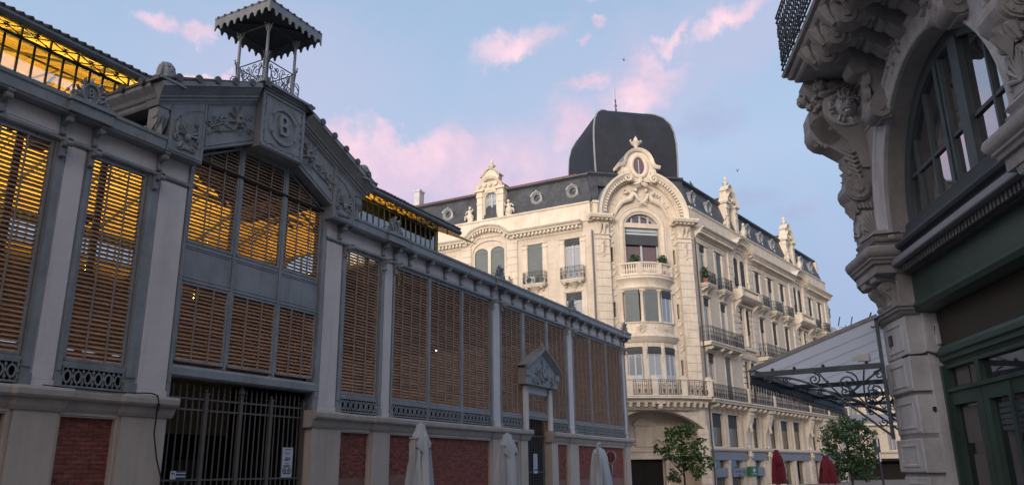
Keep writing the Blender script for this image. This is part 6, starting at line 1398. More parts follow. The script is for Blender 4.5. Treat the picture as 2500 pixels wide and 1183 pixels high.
# strip of wall beside the pilaster
mk('jamb', B().box(-0.02, 0.11, -0.6, -0.23, 0, 3.78).box(-0.02, 0.08, -0.6, -0.24, 3.9, 4.4), 'nstone2', NB)
mk('corner_face', B().prism([(-0.97, -0.02), (-0.97-ca*7, -0.02-sa*7), (-0.6-ca*7, -0.6-sa*7), (-0.9, -0.6)], 'z', 0, 8.0), 'nstone', NB)
mk('upper_wall', B().prism([(-0.98, -0.05), (-0.98-ca*7, -0.05-sa*7), (-0.6-ca*7, -5), (13.5, -5), (13.5, -0.05)], 'z', 8.3, 16).box(9.8, 13.5, -0.6, -0.05, 0, 8.3), 'nstone', NB)
# carved consoles with lion masks, one over each pilaster
def console(x0, x1):
    b = B(); P_ = [(-0.1, 5.6), (0.20, 5.6), (0.24, 5.72), (0.36, 5.82), (0.41, 5.95), (0.36, 6.10), (0.27, 6.18), (0.24, 6.32), (0.25, 6.48), (0.32, 6.60), (0.46, 6.70), (0.60, 6.80), (0.74, 6.96), (0.82, 7.16), (0.82, 7.36), (0.74, 7.52), (0.66, 7.62), (0.72, 7.74), (0.82, 7.90), (0.82, 8.0), (-0.1, 8.0)]
    b.prism(P_, 'x', x0+0.02, x1-0.05)
    b.prism([(-0.1, 6.35), (0.08, 6.35), (0.14, 6.62), (0.26, 6.86), (0.44, 7.06), (0.56, 7.30), (0.57, 7.55), (0.46, 7.80), (0.2, 7.9), (-0.1, 7.92)], 'x', x0-0.01, x1-0.001)
    b.box(x0-0.02, x1+0.01, -0.1, 0.20, 5.13, 5.59)
    b.tube([(x0-0.03, 0.20, 5.98), (x1+0.01, 0.20, 5.98)], 0.205, 14); b.tube([(x1, 0.2, 5.98), (x1+0.035, 0.2, 5.98)], 0.17, 14); b.tube([(x1, 0.2, 5.98), (x1+0.05, 0.2, 5.98)], 0.085, 12); b.tube([(x1, 0.2, 5.98), (x1+0.07, 0.2, 5.98)], 0.06, 10)
    b.tube([(x0, 0.56, 7.06), (x1-0.05, 0.56, 7.06)], 0.275, 14)
    for k_ in range(8): a = k_*pi/4; b.box(x1-0.01, x1+0.045, 0.2+0.125*cos(a)-0.012, 0.2+0.125*cos(a)+0.012, 5.98+0.125*sin(a)-0.03, 5.98+0.125*sin(a)+0.03)
    for k_ in range(10): a = radians(-35-k_*11); b.ball((x1-0.06, 0.56+0.285*cos(a), 7.06+0.285*sin(a)), 0.022, 5, 4)
    for k_ in range(9):                                   # acanthus down the front
        z = 6.72-0.13*k_; 
        b.add([(x0+0.05, 0.27, z), ((x0+x1)/2, 0.40, z-0.02), (x1-0.05, 0.27, z), ((x0+x1)/2, 0.25, z-0.22)], [(0, 1, 3), (1, 2, 3), (0, 2, 1)])
        for d in (0, 1): b.ball((x0+0.06 if d else x1-0.08, 0.25+0.03*sin(k_*2.1), z-0.04), (0.05, 0.07, 0.06), 6, 4)
    for k_ in range(6):
        b.tube([(x1-0.06, 0.34-0.02*k_, 6.72-0.085*k_), (x1-0.02, 0.22-0.02*k_, 6.62-0.085*k_), (x1-0.01, 0.10, 6.66-0.085*k_)], [0.035, 0.03, 0.01], 5)
    for k_ in range(5): b.tube([(x1-0.02, 0.28-0.06*k_, 5.72-0.02*(k_ % 2)), (x1, 0.26-0.06*k_, 5.64)], [0.06, 0.02], 5); b.tube([(x0+0.1+0.08*k_, 0.30, 5.75), (x0+0.1+0.08*k_, 0.24, 5.58)], [0.06, 0.02], 5)
    for k_ in range(7): b.ball((x1-0.08+0.03*sin(k_*3), 0.62+0.16*cos(k_*0.9), 7.0+0.22*sin(k_*0.9)), (0.03, 0.06, 0.05), 5, 4)
    mk('carved_console', b, 'nstone', NB, None, True)
    # medallion on the flank: disc, ring and lion mask
    M = FN @ Matrix.Translation((x1, -0.22, 7.46)) @ Matrix.Rotation(radians(90), 4, 'Z'); d = B()
    d.prism(arc(0, 0, 0.36, 0, 360, 28)[:-1], 'o', -0.02, 0.025); d.sweep(arc(0, 0, 0.26, 0, 360, 28), [(-0.012, 0.02), (0.0, 0.05), (0.03, 0.05), (0.05, 0.02)])
    mask_face(d, 0, 0.035, -0.01, 0.48, True)
    mk('lion_medallion', d, 'nstone2', NB, M, True)
    # putti heads and wings above
    h = B()
    for (x, o, z, s_) in ((x1-0.02, 0.58, 7.86, 0.30), ((x0+x1)/2-0.1, 0.80, 7.74, 0.27), (x1-0.05, 0.78, 7.50, 0.16)):
        h.ball((x, o, z), (0.36*s_, 0.40*s_, 0.44*s_), 10, 8)
        for k_ in range(12): h.ball((x+0.34*s_*cos(k_*0.9), o-0.05*s_+0.30*s_*sin(k_*0.9), z+0.18*s_+0.16*s_*sin(k_*1.7)), 0.12*s_, 6, 4)
        h.ball((x+0.2*s_, o+0.30*s_, z-0.06*s_), (0.08*s_, 0.09*s_, 0.1*s_), 6, 4); h.ball((x+0.16*s_, o+0.26*s_, z-0.22*s_), (0.16*s_, 0.12*s_, 0.12*s_), 6, 4)
    for k_ in range(7): h.tube([(x1-0.02, 0.52-0.03*k_, 7.82), (x1+0.03, 0.42-0.06*k_, 7.88-0.012*k_*k_*0.5), (x1+0.02, 0.36-0.09*k_, 7.98-0.02*k_)], [0.04, 0.045, 0.02], 5)
    h.tube(bez((x1+0.0, 0.62, 7.72), (x1+0.02, 0.5, 7.62), (x1+0.02, 0.3, 7.86), (x1+0.0, 0.05, 7.84), 8), [0.05, 0.07, 0.07, 0.06, 0.06, 0.05, 0.05, 0.04, 0.03], 6)
    for k_ in range(9): h.ball((x1-0.03, 0.66+0.05*sin(k_), 7.68-0.055*k_*0.6), (0.05, 0.05, 0.04), 6, 4)
    mk('putto_head', h, 'nstone', NB, None, True)
    s = B()                                                # shells on the pedestal
    for k_ in range(9):
        a = radians(90+(k_-4)*20)
        s.tube([(x1+0.005, 0.06, 5.20), (x1+0.02, 0.06+0.14*cos(a), 5.20+0.34*sin(a))], [0.01, 0.024], 5); s.ball((x1+0.02, 0.06+0.15*cos(a), 5.20+0.35*sin(a)), 0.024, 6, 4)
        s.tube([((x0+x1)/2, 0.205, 5.22), ((x0+x1)/2+(x1-x0)*0.42*cos(a), 0.22, 5.22+0.33*sin(a))], [0.012, 0.026], 5); s.ball(((x0+x1)/2+(x1-x0)*0.45*cos(a), 0.22, 5.22+0.345*sin(a)), 0.03, 6, 4)
    s.sweep(arc((x0+x1)/2, 5.2, (x1-x0)*0.5, 0, 180, 14, 0.4), [(-0.015, 0.2), (0.02, 0.2), (0.02, 0.23), (-0.015, 0.23)])
    mk('shell_ornament', s, 'nstone', NB, None, True)
console(-0.98, -0.53); console(4.42, 4.86)
# grooved panel beside the console and mouldings under the balcony
b = B()
for k_ in range(9): b.box(-0.52, -0.26, -0.049, -0.035, 6.95+k_*0.09, 7.02+k_*0.09)
for k_, (o, z) in enumerate(((0.02, 7.66), (0.06, 7.72), (0.12, 7.80), (0.2, 7.88), (0.3, 7.97))): b.box(-0.53, 4.1, -0.05, o-0.02, z, z+0.06) if z > 7.6 else None
mk('wall_moulding', b, 'nstone', NB)
for x in (0.55, 1.12, 1.70, 2.3, 2.9, 3.5):             # scrolled modillions carrying the balcony
    b = B(); b.prism([(0.0, 7.99), (0.97, 7.99), (0.97, 7.88), (0.90, 7.74), (0.78, 7.66), (0.64, 7.66), (0.52, 7.74), (0.34, 7.72), (0.22, 7.62), (0.1, 7.5), (0.0, 7.45)], 'x', x-0.13, x+0.13)
    b.tube([(x-0.15, 0.78, 7.80), (x+0.15, 0.78, 7.80)], 0.145, 12); b.tube([(x-0.17, 0.78, 7.80), (x+0.17, 0.78, 7.80)], 0.05, 8); b.tube([(x-0.14, 0.26, 7.70), (x+0.14, 0.26, 7.70)], 0.085, 10)
    for k_ in range(5): b.ball((x-0.12+0.06*k_, 0.40, 7.72), (0.03, 0.05, 0.035), 5, 4); b.ball((x+0.02*(-1)**k_, 0.84+0.02*k_, 7.70+0.05*k_), 0.03, 5, 4)
    b.tube([(x, 0.92, 7.72), (x, 1.0, 7.84), (x, 1.06, 7.99)], [0.05, 0.09, 0.12], 6)
    mk('modillion', b, 'nstone', NB, None, True)
# leafed scroll keystones on the shoulders of the arch, and grapes
for x, z in ((0.55, 6.95), (3.35, 6.95)):
    b = B(); b.prism([(-0.04, z-0.28), (0.10, z-0.30), (0.22, z-0.16), (0.22, z+0.02), (0.14, z+0.16), (0.22, z+0.40), (0.42, z+0.60), (0.45, z+0.9), (-0.04, z+0.9)], 'x', x-0.16, x+0.16)
    b.tube([(x-0.19, 0.12, z-0.12), (x+0.19, 0.12, z-0.12)], 0.16, 12); b.tube([(x-0.18, 0.33, z+0.62), (x+0.18, 0.33, z+0.62)], 0.15, 12); b.tube([(x-0.21, 0.12, z-0.12), (x+0.21, 0.12, z-0.12)], 0.06, 8)
    for k_ in range(6): leaf(b, x+0.10-0.04*k_, z+0.5-0.1*k_, 0.24, 0.07, -90+20*(-1)**k_, 0.2, 0.06)
    mk('carved_keystone', b, 'nstone', NB, None, True)
gp_ = B(); R = random.Random(5)
for x, z in ((1.25, 7.55), (2.65, 7.55)):
    for k_ in range(46): gp_.ball((x+R.gauss(0, 0.13), R.uniform(-0.02, 0.06), z+R.gauss(0, 0.11)), 0.035, 6, 4)
    for k_ in range(4): leaf(gp_, x, z, 0.34, 0.10, 45+90*k_, -0.04, 0.04)
mk('grape_cluster', gp_, 'nstone', NB, None, True, kind='stuff')
# upper balcony
b = B(); b.planb([(-0.60, -0.3), (-0.60, 1.0), (NX, 1.0)][::-1] if 0 else [(-0.62, -0.2), (-0.62, 0.92), (NX, 0.92)], [(-1.0, 8.0), (0.0, 8.0), (0.03, 8.03), (0.03, 8.08), (0.09, 8.10), (0.12, 8.14), (0.12, 8.19), (0.18, 8.20), (0.20, 8.25), (-1.0, 8.27)])
b.box(-0.55, NX, -0.1, 0.905, 7.985, 8.0); mk('upper_balcony', b, 'nstone', NB)
rw = B(); h0 = 8.30; R = random.Random(8)
for z in (8.32, 8.42, 9.25, 9.35): rw.tube([(-0.72, 0.1, z), (-0.72, 1.12, z), (5.0, 1.12, z)], 0.016, 4)
x = -0.72
def rp(t): return (-0.72, 0.1+t) if t < 1.02 else (-0.72+(t-1.02), 1.12)
t = 0.0
while t < 6.0:
    p = rp(t); rw.tube([(p[0], p[1], 8.30), (p[0], p[1], 9.35)], 0.012, 4, False)
    for zz in (8.55, 8.78, 9.02): 
        for d in (-1, 1):
            pts = []
            for q in spiral(d*0.06, zz+d*0.04, 0.065, 90, d*1.2, 7): pp_ = rp(max(0, t+q[0])); pts.append((pp_[0], pp_[1], q[2]))
            rw.tube(pts, 0.011, 3, False)
    t += 0.125
mk('balcony_railing', rw, 'rail', NB)
# number plate and cables on the pilaster
mk('number_plate', B().box(-0.75, -0.60, 0.0, 0.015, 3.40, 3.56), 'navy', NB); text('number', '5', 0.13, 0.002, 'grey', NB, at(FN, -0.675, 0.018, 3.48))
cbn = B(); cbn.tube([(-1.25, 0.05, 4.05), (-1.15, 0.16, 3.86), (-1.0, 0.14, 3.76), (-0.9, 0.02, 3.80)], 0.012, 5); cbn.tube([(-0.25, 0.02, 3.17), (0.0, 0.03, 3.165), (0.02, -0.2, 3.18), (0.1, -0.22, 3.2), (0.25, -0.38, 3.12)], 0.016, 5); cbn.tube([(-0.3, 0.36, 4.98), (0.1, 0.30, 4.99), (0.12, -0.1, 5.02)], 0.012, 5)
mk('cable', cbn, 'cable', NB)
T = at(FN, 0.10, -0.36, 3.3)
s5 = thing('poster', 'small white slanted notice stuck beside the brown board of the green shopfront', 'sign', T)
mk('panel', B().box(-0.06, 0.06, -0.05, 0.0, 0.0, 0.30), 'white', s5); mk('print', B().prism([(-0.06, 0.02), (-0.03, 0.02), (0.06, 0.26), (0.03, 0.28)], 'o', 0.0, 0.003), 'signr', s5)
mk('jamb_box', B().box(0.0, 0.07, -0.23, -0.2, 2.36, 2.42), 'cable', NB)

# ================================================================== METAL CANOPY ON THE SIDE STREET
CY = thing('glazed_canopy', 'projecting metal canopy with scrolled iron brackets on the side of the dark corner building', 'canopy', FW)
cx0, cx1 = -7.7, 0.45
cs = B(); n = 9
for i in range(n):
    a = cx0+(cx1-cx0)*i/n; b_ = cx0+(cx1-cx0)*(i+1)/n
    sh_ = B().add([(a+0.012, 2.02, 3.20), (b_-0.012, 2.02, 3.20), (b_-0.012, 0.02, 3.86), (a+0.012, 0.02, 3.86), (a+0.012, 2.02, 3.175), (b_-0.012, 2.02, 3.175), (b_-0.012, 0.02, 3.835), (a+0.012, 0.02, 3.835)], [(0, 1, 2, 3), (7, 6, 5, 4), (0, 4, 5, 1), (1, 5, 6, 2), (2, 6, 7, 3), (3, 7, 4, 0)])
    mk('canopy_sheet', sh_, 'canopyg', CY)
gb = B()
for i in range(n+1): x = cx0+(cx1-cx0)*i/n; gb.tube([(x, 2.05, 3.18), (x, 0.0, 3.86)], 0.018, 4)
gb.box(cx0, cx1, 1.98, 2.06, 3.10, 3.19); mk('glazing_bar', gb, 'grey', CY)
nb_ = B(); nb_.prism([(2.12, 3.16), (2.0, 3.24), (0.0, 3.90), (0.0, 3.84), (1.95, 3.19)], 'x', cx1-0.02, cx1+0.03); mk('edge_trim', nb_, 'nstone', CY)
vv = B(); vv.box(cx0, cx1, 2.05, 2.075, 2.98, 3.19); x = cx0+0.06
while x < cx1: vv.prism([(x-0.055, 2.98), (x+0.055, 2.98), (x+0.03, 2.93), (x+0.035, 2.89), (x, 2.86), (x-0.035, 2.89), (x-0.03, 2.93)], 'o', 2.05, 2.07); x += 0.165
mk('valance', vv, 'railb', CY)
def cbracket(x):
    b = B(); b.box(x-0.035, x+0.035, 0, 2.05, 3.07, 3.15).box(x-0.03, x+0.03, 0.0, 0.05, 2.0, 3.85)
    P = lambda pts, r=0.02: b.tube([(x, o, z) for o, z in pts], r*0.8, 5)
    P(bez((0.04, 2.06), (0.45, 2.42), (0.75, 2.72), (1.0, 2.84), 8)+bez((1.0, 2.84), (1.3, 3.0), (1.5, 3.05), (1.75, 3.05), 6)[1:], 0.024)
    P(bez((0.04, 2.42), (0.3, 2.5), (0.45, 2.62), (0.60, 2.66), 6)); P([(0.62, 2.66), (0.05, 3.06)], 0.02)
    def S(o, z, r, a0, t, m=16): P([(q[0], q[2]) for q in spiral(o, z, r, a0, t, m)], 0.016)
    S(0.56, 2.88, 0.17, 90, 2.0, 26); S(1.06, 2.97, 0.10, 90, 1.6, 18); S(1.50, 2.98, 0.065, 180, -1.6, 14); S(1.78, 3.0, 0.07, 0, 1.3, 12); S(0.17, 2.74, 0.13, 90, -1.7, 18); S(0.12, 2.26, 0.07, 0, -1.4, 12); S(0.10, 2.97, 0.08, 0, 1.4, 12); S(0.66, 2.56, 0.06, 0, 1.4, 12)
    P(bez((0.98, 3.06), (0.85, 2.9), (0.75, 2.7), (0.55, 2.60), 8), 0.018); P(bez((0.30, 3.06), (0.35, 2.8), (0.35, 2.6), (0.30, 2.42), 8), 0.018)
    for o in (0.25, 0.9, 1.35, 1.7): b.ball((x, o, 3.17), 0.03, 6, 4)
    return mk('bracket', b, 'railb', CY, None, True)
for x in (0.40, -2.2, -4.9, -7.6): cbracket(x)
mk('floodlight', B().box(0.28, 0.38, 0.20, 0.38, 3.20, 3.30).box(0.31, 0.34, 0.38, 0.46, 3.22, 3.28), 'pole', CY)

# ================================================================== CLOSED PARASOLS
def parasol(name, label, cat_g, F, M, h, mt, rad, mast, seed, hood=True):
    t = thing(name, label, 'parasol', M, cat_g); R_ = random.Random(seed)
    ph = [R_.uniform(0, 6.28) for _ in range(4)]
    def fold(a, i): return 1+0.20*cos(6*a+ph[0]+i*0.12)+0.12*cos(11*a+ph[1]-i*0.2)+0.07*cos(3*a+ph[2]+0.25*i)
    b = B(); zz = [h-0.02-0.11*i for i in range(int((h-0.75)/0.11))]; n = len(zz)
    prof = []
    for i, z in enumerate(zz):
        t_ = i/(n-1); r = rad*(0.35+0.28*min(1, t_*4)+0.40*t_) if t_ < 0.93 else rad*1.0
        prof.append((r*(0.25 if i == 0 else 1), z))
    prof = prof[::-1]
    b.lathe(0, 0, prof, 44, wob=fold); mk('canopy', b, mt, t, None, True)
    if hood:
        hb = B(); pr = [(rad*0.78, h-0.52), (rad*0.80, h-0.42), (rad*0.62, h-0.22), (rad*0.40, h-0.05), (rad*0.34, h+0.04), (rad*0.05, h+0.06)]
        vs0 = len(hb.v); hb.lathe(0, 0, pr, 32, wob=lambda a, i: 1+(0.16 if i < 2 else 0.06)*cos(4*a+ph[3])+0.05*cos(9*a))
        hb.v = [(x, y, z+(0.07*cos(4*atan2(y, x)+ph[1]) if z < h-0.35 else 0)) for x, y, z in hb.v]
        mk('hood', hb, mt, t, None, True)
    if mast:
        mk('mast', B().box(-0.30, -0.17, -0.06, 0.06, 0.0, h-0.28).box(-0.32, -0.15, -0.08, 0.08, h-0.28, h-0.24).tube([(-0.235, 0, h-0.4), (-0.05, 0, h-0.1), (0, 0, h+0.06)], 0.025, 5), 'pole', t)
        mk('base', B().box(-0.5, 0.5, -0.5, 0.5, 0.12-0.12, 0.10), 'pave', t)
    mk('pole', B().lathe(0, 0, [(0.03, 0), (0.03, 0.9), (0.03, h), (0.045, h+0.03), (0.01, h+0.09)], 8), 'pole', t)
    return t
o_ = 3.0
parasol('closed_parasol', 'pale grey closed parasol nearest the gate, hooded, against the long brick panel', 'pale closed parasols before the market', FM, at(FM, 0.37+0.0, o_, 0.12), 2.50, 'fabric', 0.27, True, 1)
parasol('closed_parasol', 'pale grey closed parasol standing just left of the small side door', 'pale closed parasols before the market', FM, at(FM, 4.47, o_, 0.12), 2.43, 'fabric', 0.30, True, 2)
t3 = parasol('closed_parasol', 'pale grey closed parasol without hood, its crank head bare, near the round sign', 'pale closed parasols before the market', FM, at(FM, 11.08, o_, 0.12), 2.30, 'fabric', 0.34, True, 3, False)
mk('crank_head', B().tube([(-0.16, 0, 2.12), (-0.14, 0, 2.32), (-0.04, 0, 2.40), (0.06, 0, 2.34), (0.10, 0, 2.2)], 0.035, 6).ball((0.0, 0.02, 2.38), (0.07, 0.06, 0.05), 8, 6), 'pole', t3)
parasol('red_parasol', 'dark red closed parasol, left one of the two, below the green shop sign', 'red closed parasols', None, Matrix.Translation((10.33, 32, 0.12)), 2.14, 'redf', 0.25, False, 4)
parasol('red_parasol', 'dark red closed parasol, right one of the two, in front of the bushy tree', 'red closed parasols', None, Matrix.Translation((12.25, 32, 0.12)), 1.90, 'redf', 0.29, False, 5)

# ================================================================== SIGNS
T = at(FM, 17.62, 0.9, 0.12)
sp = thing('sign_post', 'thin post with a nearly edge-on round sign and two small plates before the brick', 'sign', T)
mk('post', B().lathe(0, 0, [(0.025, 0), (0.025, 2.25)], 8), 'irond', sp)
RT = T @ Matrix.Rotation(radians(79), 4, 'Z')
mk('disc', B().prism(arc(0, 2.05, 0.24, 0, 360, 24)[:-1], 'o', 0.03, 0.045), 'signr', sp, RT); mk('disc_rim', B().sweep(arc(0, 2.05, 0.235, 0, 360, 24), [(-0.012, 0.025), (0.012, 0.025), (0.012, 0.055), (-0.012, 0.055)]), 'pole', sp, RT)
RT = T @ Matrix.Rotation(radians(35), 4, 'Z')
for z, s_ in ((1.68, 0.13), (1.50, 0.10)):
    mk('plate', B().box(-s_, s_, 0.03, 0.045, z-0.09, z+0.09), 'white', sp, RT); mk('symbol', B().prism(arc(-0.04, z, 0.035, 0, 360, 10)[:-1], 'o', 0.046, 0.05).box(0.02, 0.09, 0.046, 0.05, z-0.03, z+0.03), 'ink', sp, RT)
mk('sticker', B().box(-0.02, 0.02, 0.026, 0.03, 1.22, 1.30), 'white', sp, RT)
# supermarket signs
T = at(FR_, 7.85, 0.36, 1.42)
gs = thing('shop_sign', 'green square shop sign with white arrowed emblem on the stone pier', 'sign', T)
mk('panel', B().box(-0.85, 0.85, -0.2, 0.06, -0.36, 0.36), 'sgreen', gs)
em = B()
em.prism([(-0.33, 0.08), (-0.16, 0.24), (-0.14, 0.20), (-0.20, 0.12), (-0.22, 0.08), (-0.20, 0.04), (-0.14, -0.04), (-0.16, -0.08)], 'o', 0.061, 0.07)
em.prism([(0.10, 0.24), (0.02, 0.27), (-0.06, 0.22), (-0.10, 0.08), (-0.06, -0.08), (0.04, -0.14), (0.12, -0.08), (0.10, 0.0), (0.16, 0.05), (0.24, 0.0), (0.36, 0.08), (0.24, 0.18), (0.16, 0.12), (0.10, 0.15)], 'o', 0.061, 0.07)
mk('emblem', em, 'white', gs); text('lettering', 'Carrefour express', 0.14, 0.004, 'white', gs, at(FR_, 7.85, 0.425, 1.22))
T = at(FR_, 5.4, 0.14, 1.37)
ws = thing('shop_sign', 'pale grey fascia sign reading Carrefour express beside a round blue-green emblem', 'sign', T)
mk('panel', B().box(-1.25, 1.25, -0.05, 0.02, -0.34, 0.34), 'fascia', ws); text('lettering', 'Carrefour', 0.40, 0.004, 'teal', ws, at(FR_, 5.10, 0.165, 1.45), sx=0.85); text('lettering', 'express', 0.26, 0.004, 'teal', ws, at(FR_, 5.35, 0.165, 1.17), sx=0.9)
mk('emblem', B().prism([(0.70, 0.05), (0.90, 0.28), (1.12, 0.05), (0.90, -0.18)], 'o', 0.021, 0.03), 'teal', ws)
T = at(FR_, 9.9, 0.14, 1.40)
gs2 = thing('shop_sign', 'small grey panel right of the green emblem sign', 'sign', T); mk('panel', B().box(-0.95, 0.95, -0.05, 0.06, -0.36, 0.36), 'fascia', gs2); mk('stripe', B().box(0.5, 0.62, 0.06, 0.066, -0.1, 0.25), 'teal', gs2)

# ================================================================== PLANTS AND THINGS ON THE BALCONIES
def leafcloud(b, c, r, n, s, R_, flat=1.0):
    for _ in range(n):
        while True:
            p = Vector((R_.uniform(-1, 1), R_.uniform(-1, 1), R_.uniform(-1, 1)))
            if p.length < 1: break
        p = p*(0.55+0.45*p.length)/max(p.length, 0.3)*p.length
        q = Vector((c[0]+p.x*r[0], c[1]+p.y*r[1], c[2]+p.z*r[2])); u = Vector((R_.gauss(0, 1), R_.gauss(0, 1), R_.gauss(0, 0.6)*flat)).normalized(); v = u.orthogonal().normalized(); k_ = R_.uniform(0, 2*pi); v = v*cos(k_)+u.cross(v)*sin(k_)
        L = s*R_.uniform(0.7, 1.3); a = q-u*L*0.5; e = q+u*L*0.5; m1 = q+v*L*0.36; m2 = q-v*L*0.36+Vector((0, 0, -0.05*L))
        m3 = q+u*L*0.25+v*L*0.27; m4 = q+u*L*0.25-v*L*0.27
        b.add([tuple(a), tuple(m1), tuple(m3), tuple(e), tuple(m4), tuple(m2)], [(0, 1, 2, 3, 4, 5)])
R = random.Random(17)
for x, lab in ((3.05, 'round clipped shrub on the left of the bowed balustrade under the big arch'), (5.45, 'round clipped shrub on the right of the bowed balustrade under the big arch')):
    T = at(FC, x, 0.45, 16.5); s_ = thing('topiary_ball', lab, 'shrub', T, 'clipped balcony shrubs')
    b = B(); leafcloud(b, (0, 0, 1.35), (0.42, 0.42, 0.42), 420, 0.13, R); mk('crown', b, 'leafb', s_); mk('stem', B().tube([(0, 0, 0.3), (0.01, 0, 1.1)], 0.03, 5), 'bark', s_); mk('pot', B().lathe(0, 0, [(0.16, 0), (0.2, 0.35), (0.22, 0.4)], 10), 'red', s_)
T = at(FR_, 1.25, 0.45, 16.33); s_ = thing('potted_plant', 'spiky green potted plant filling the first iron balcony right of the corner', 'plant', T)
b = B(); leafcloud(b, (0, 0, 0.75), (0.3, 0.25, 0.6), 260, 0.22, R)
for k_ in range(40): a = R.uniform(0, 6.28); b.tube([(0, 0, 0.8), (0.2*cos(a), 0.2*sin(a), 1.2), (0.36*cos(a), 0.36*sin(a), 1.1+R.uniform(0, 0.35))], [0.02, 0.015, 0.003], 3, False)
mk('foliage', b, 'leafb', s_); mk('pot', B().lathe(0, 0, [(0.2, 0), (0.25, 0.35)], 10), 'red', s_)
T = at(FL, -5.65, 0.30, 16.33); ac_ = thing('air_conditioner', 'white boxed air conditioner on the iron balcony left of the open window', 'air conditioner', T)
mk('casing', B().box(-0.42, 0.42, -0.15, 0.15, 0.08, 0.66).box(-0.35, -0.25, -0.1, 0.1, 0, 0.08).box(0.25, 0.35, -0.1, 0.1, 0, 0.08), 'white', ac_); mk('fan_grille', B().prism(arc(-0.1, 0.37, 0.22, 0, 360, 18)[:-1], 'o', 0.151, 0.16), 'shutd', ac_)
T = at(FR_, 8.3, -5.5, 26.0); ds = thing('satellite_dish', 'round satellite dish on the mansard roof left of the first dormer', 'satellite dish', T)
mk('dish', B().lathe(0, 0, [(0.0, 0.0), (0.2, 0.02), (0.42, 0.09), (0.55, 0.17)], 18), 'zincl', ds, at(FR_, 5.9, -2.2, 26.7) @ Matrix.Rotation(radians(62), 4, 'X') @ Matrix.Rotation(radians(20), 4, 'Y'), True); mk('mast', B().tube([(-2.4, 3.3, -0.3), (-2.4, 3.3, 0.7)], 0.03, 5), 'rail', ds)

# ================================================================== TREES
def tree(name, label, M, h, crown, nleaf, s, lm, seed, forks=7, rt_=0.06):
    t = thing(name, label, 'tree', M); R_ = random.Random(seed); tk = B()
    hm = min(c[2] for c in crown)*0.9
    tk.tube([(0, 0, 0), (0.03, 0.02, h*0.25), (-0.02, 0.0, h*0.5), (0.02, 0.02, h*0.8)], [rt_, rt_*0.85, rt_*0.6, rt_*0.25], 7)
    for c in crown:
        z0 = R_.uniform(0.25, 0.5)*h; tk.tube(bez((0, 0, z0), (c[0]*0.3, c[1]*0.3, z0+0.3), (c[0]*0.7, c[1]*0.7, c[2]-0.3), (c[0], c[1], c[2]), 6), [rt_*0.5, rt_*0.45, rt_*0.4, rt_*0.33, rt_*0.26, rt_*0.2, rt_*0.1], 5)
        for k_ in range(4):
            d = (c[0]+R_.uniform(-1, 1)*c[3], c[1]+R_.uniform(-1, 1)*c[3], c[2]+R_.uniform(-0.6, 1)*c[4]); tk.tube([(c[0]*0.8, c[1]*0.8, c[2]-0.15), d], [rt_*0.2, rt_*0.06], 4)
    mk('trunk', tk, 'bark', t, None, True)
    b = B(); tot = sum(c[3]*c[3]*c[4] for c in crown)
    for c in crown:
        n = int(nleaf*c[3]*c[3]*c[4]/tot)+20
        for k_ in range(max(3, n//14)):                    # tufts at the twig ends
            a = R_.uniform(0, 2*pi); e = R_.uniform(-1, 1); q = sqrt(1-e*e); rr = R_.uniform(0.45, 1.05)
            leafcloud(b, (c[0]+c[3]*q*cos(a)*rr, c[1]+c[3]*q*sin(a)*rr, c[2]+c[4]*e*rr), (s*1.5, s*1.5, s*1.2), 14, s, R_)
    mk('crown', b, lm, t)
    return t
tree('street_tree', 'young tree with large broad leaves standing in front of the arched porch', Matrix.Translation((9.3, 45, 0.12)), 4.2,
     [(0.1, 0, 3.75, 0.62, 0.34), (-0.5, 0.1, 3.45, 0.45, 0.30), (0.45, -0.1, 3.5, 0.4, 0.3), (-0.25, 0.1, 2.85, 0.65, 0.35), (0.9, 0, 2.75, 0.45, 0.40), (-1.15, 0, 2.55, 0.40, 0.30), (0.35, 0.2, 2.35, 0.55, 0.35), (1.15, 0.1, 2.15, 0.5, 0.4), (-0.6, 0.3, 2.15, 0.5, 0.3), (0.2, -0.2, 1.7, 0.5, 0.3), (1.5, 0, 1.7, 0.3, 0.25), (-0.5, 0.2, 1.2, 0.5, 0.3), (0.7, 0, 1.3, 0.5, 0.3)], 1500, 0.19, 'leafa', 2)
tree('street_tree', 'bushy dark green tree below the iron canopy, behind the right red parasol', Matrix.Translation((20.6, 50, 0.12)), 4.6,
     [(0.1, 0, 4.05, 1.1, 0.55), (-0.9, 0.1, 3.7, 0.7, 0.5), (1.0, 0, 3.5, 0.75, 0.45), (1.75, 0, 3.45, 0.35, 0.25), (-1.3, 0.2, 3.1, 0.6, 0.5), (-0.2, 0.3, 3.2, 0.9, 0.5), (1.0, 0.1, 2.8, 0.7, 0.5), (-1.1, 0.1, 2.4, 0.7, 0.5), (0.4, 0, 2.2, 0.9, 0.5), (1.1, 0.2, 2.0, 0.7, 0.5), (-0.4, 0, 1.6, 0.9, 0.5), (0.7, 0.1, 1.2, 0.9, 0.5), (-0.9, 0, 0.9, 0.8, 0.4)], 5200, 0.15, 'leafb', 5, rt_=0.08)

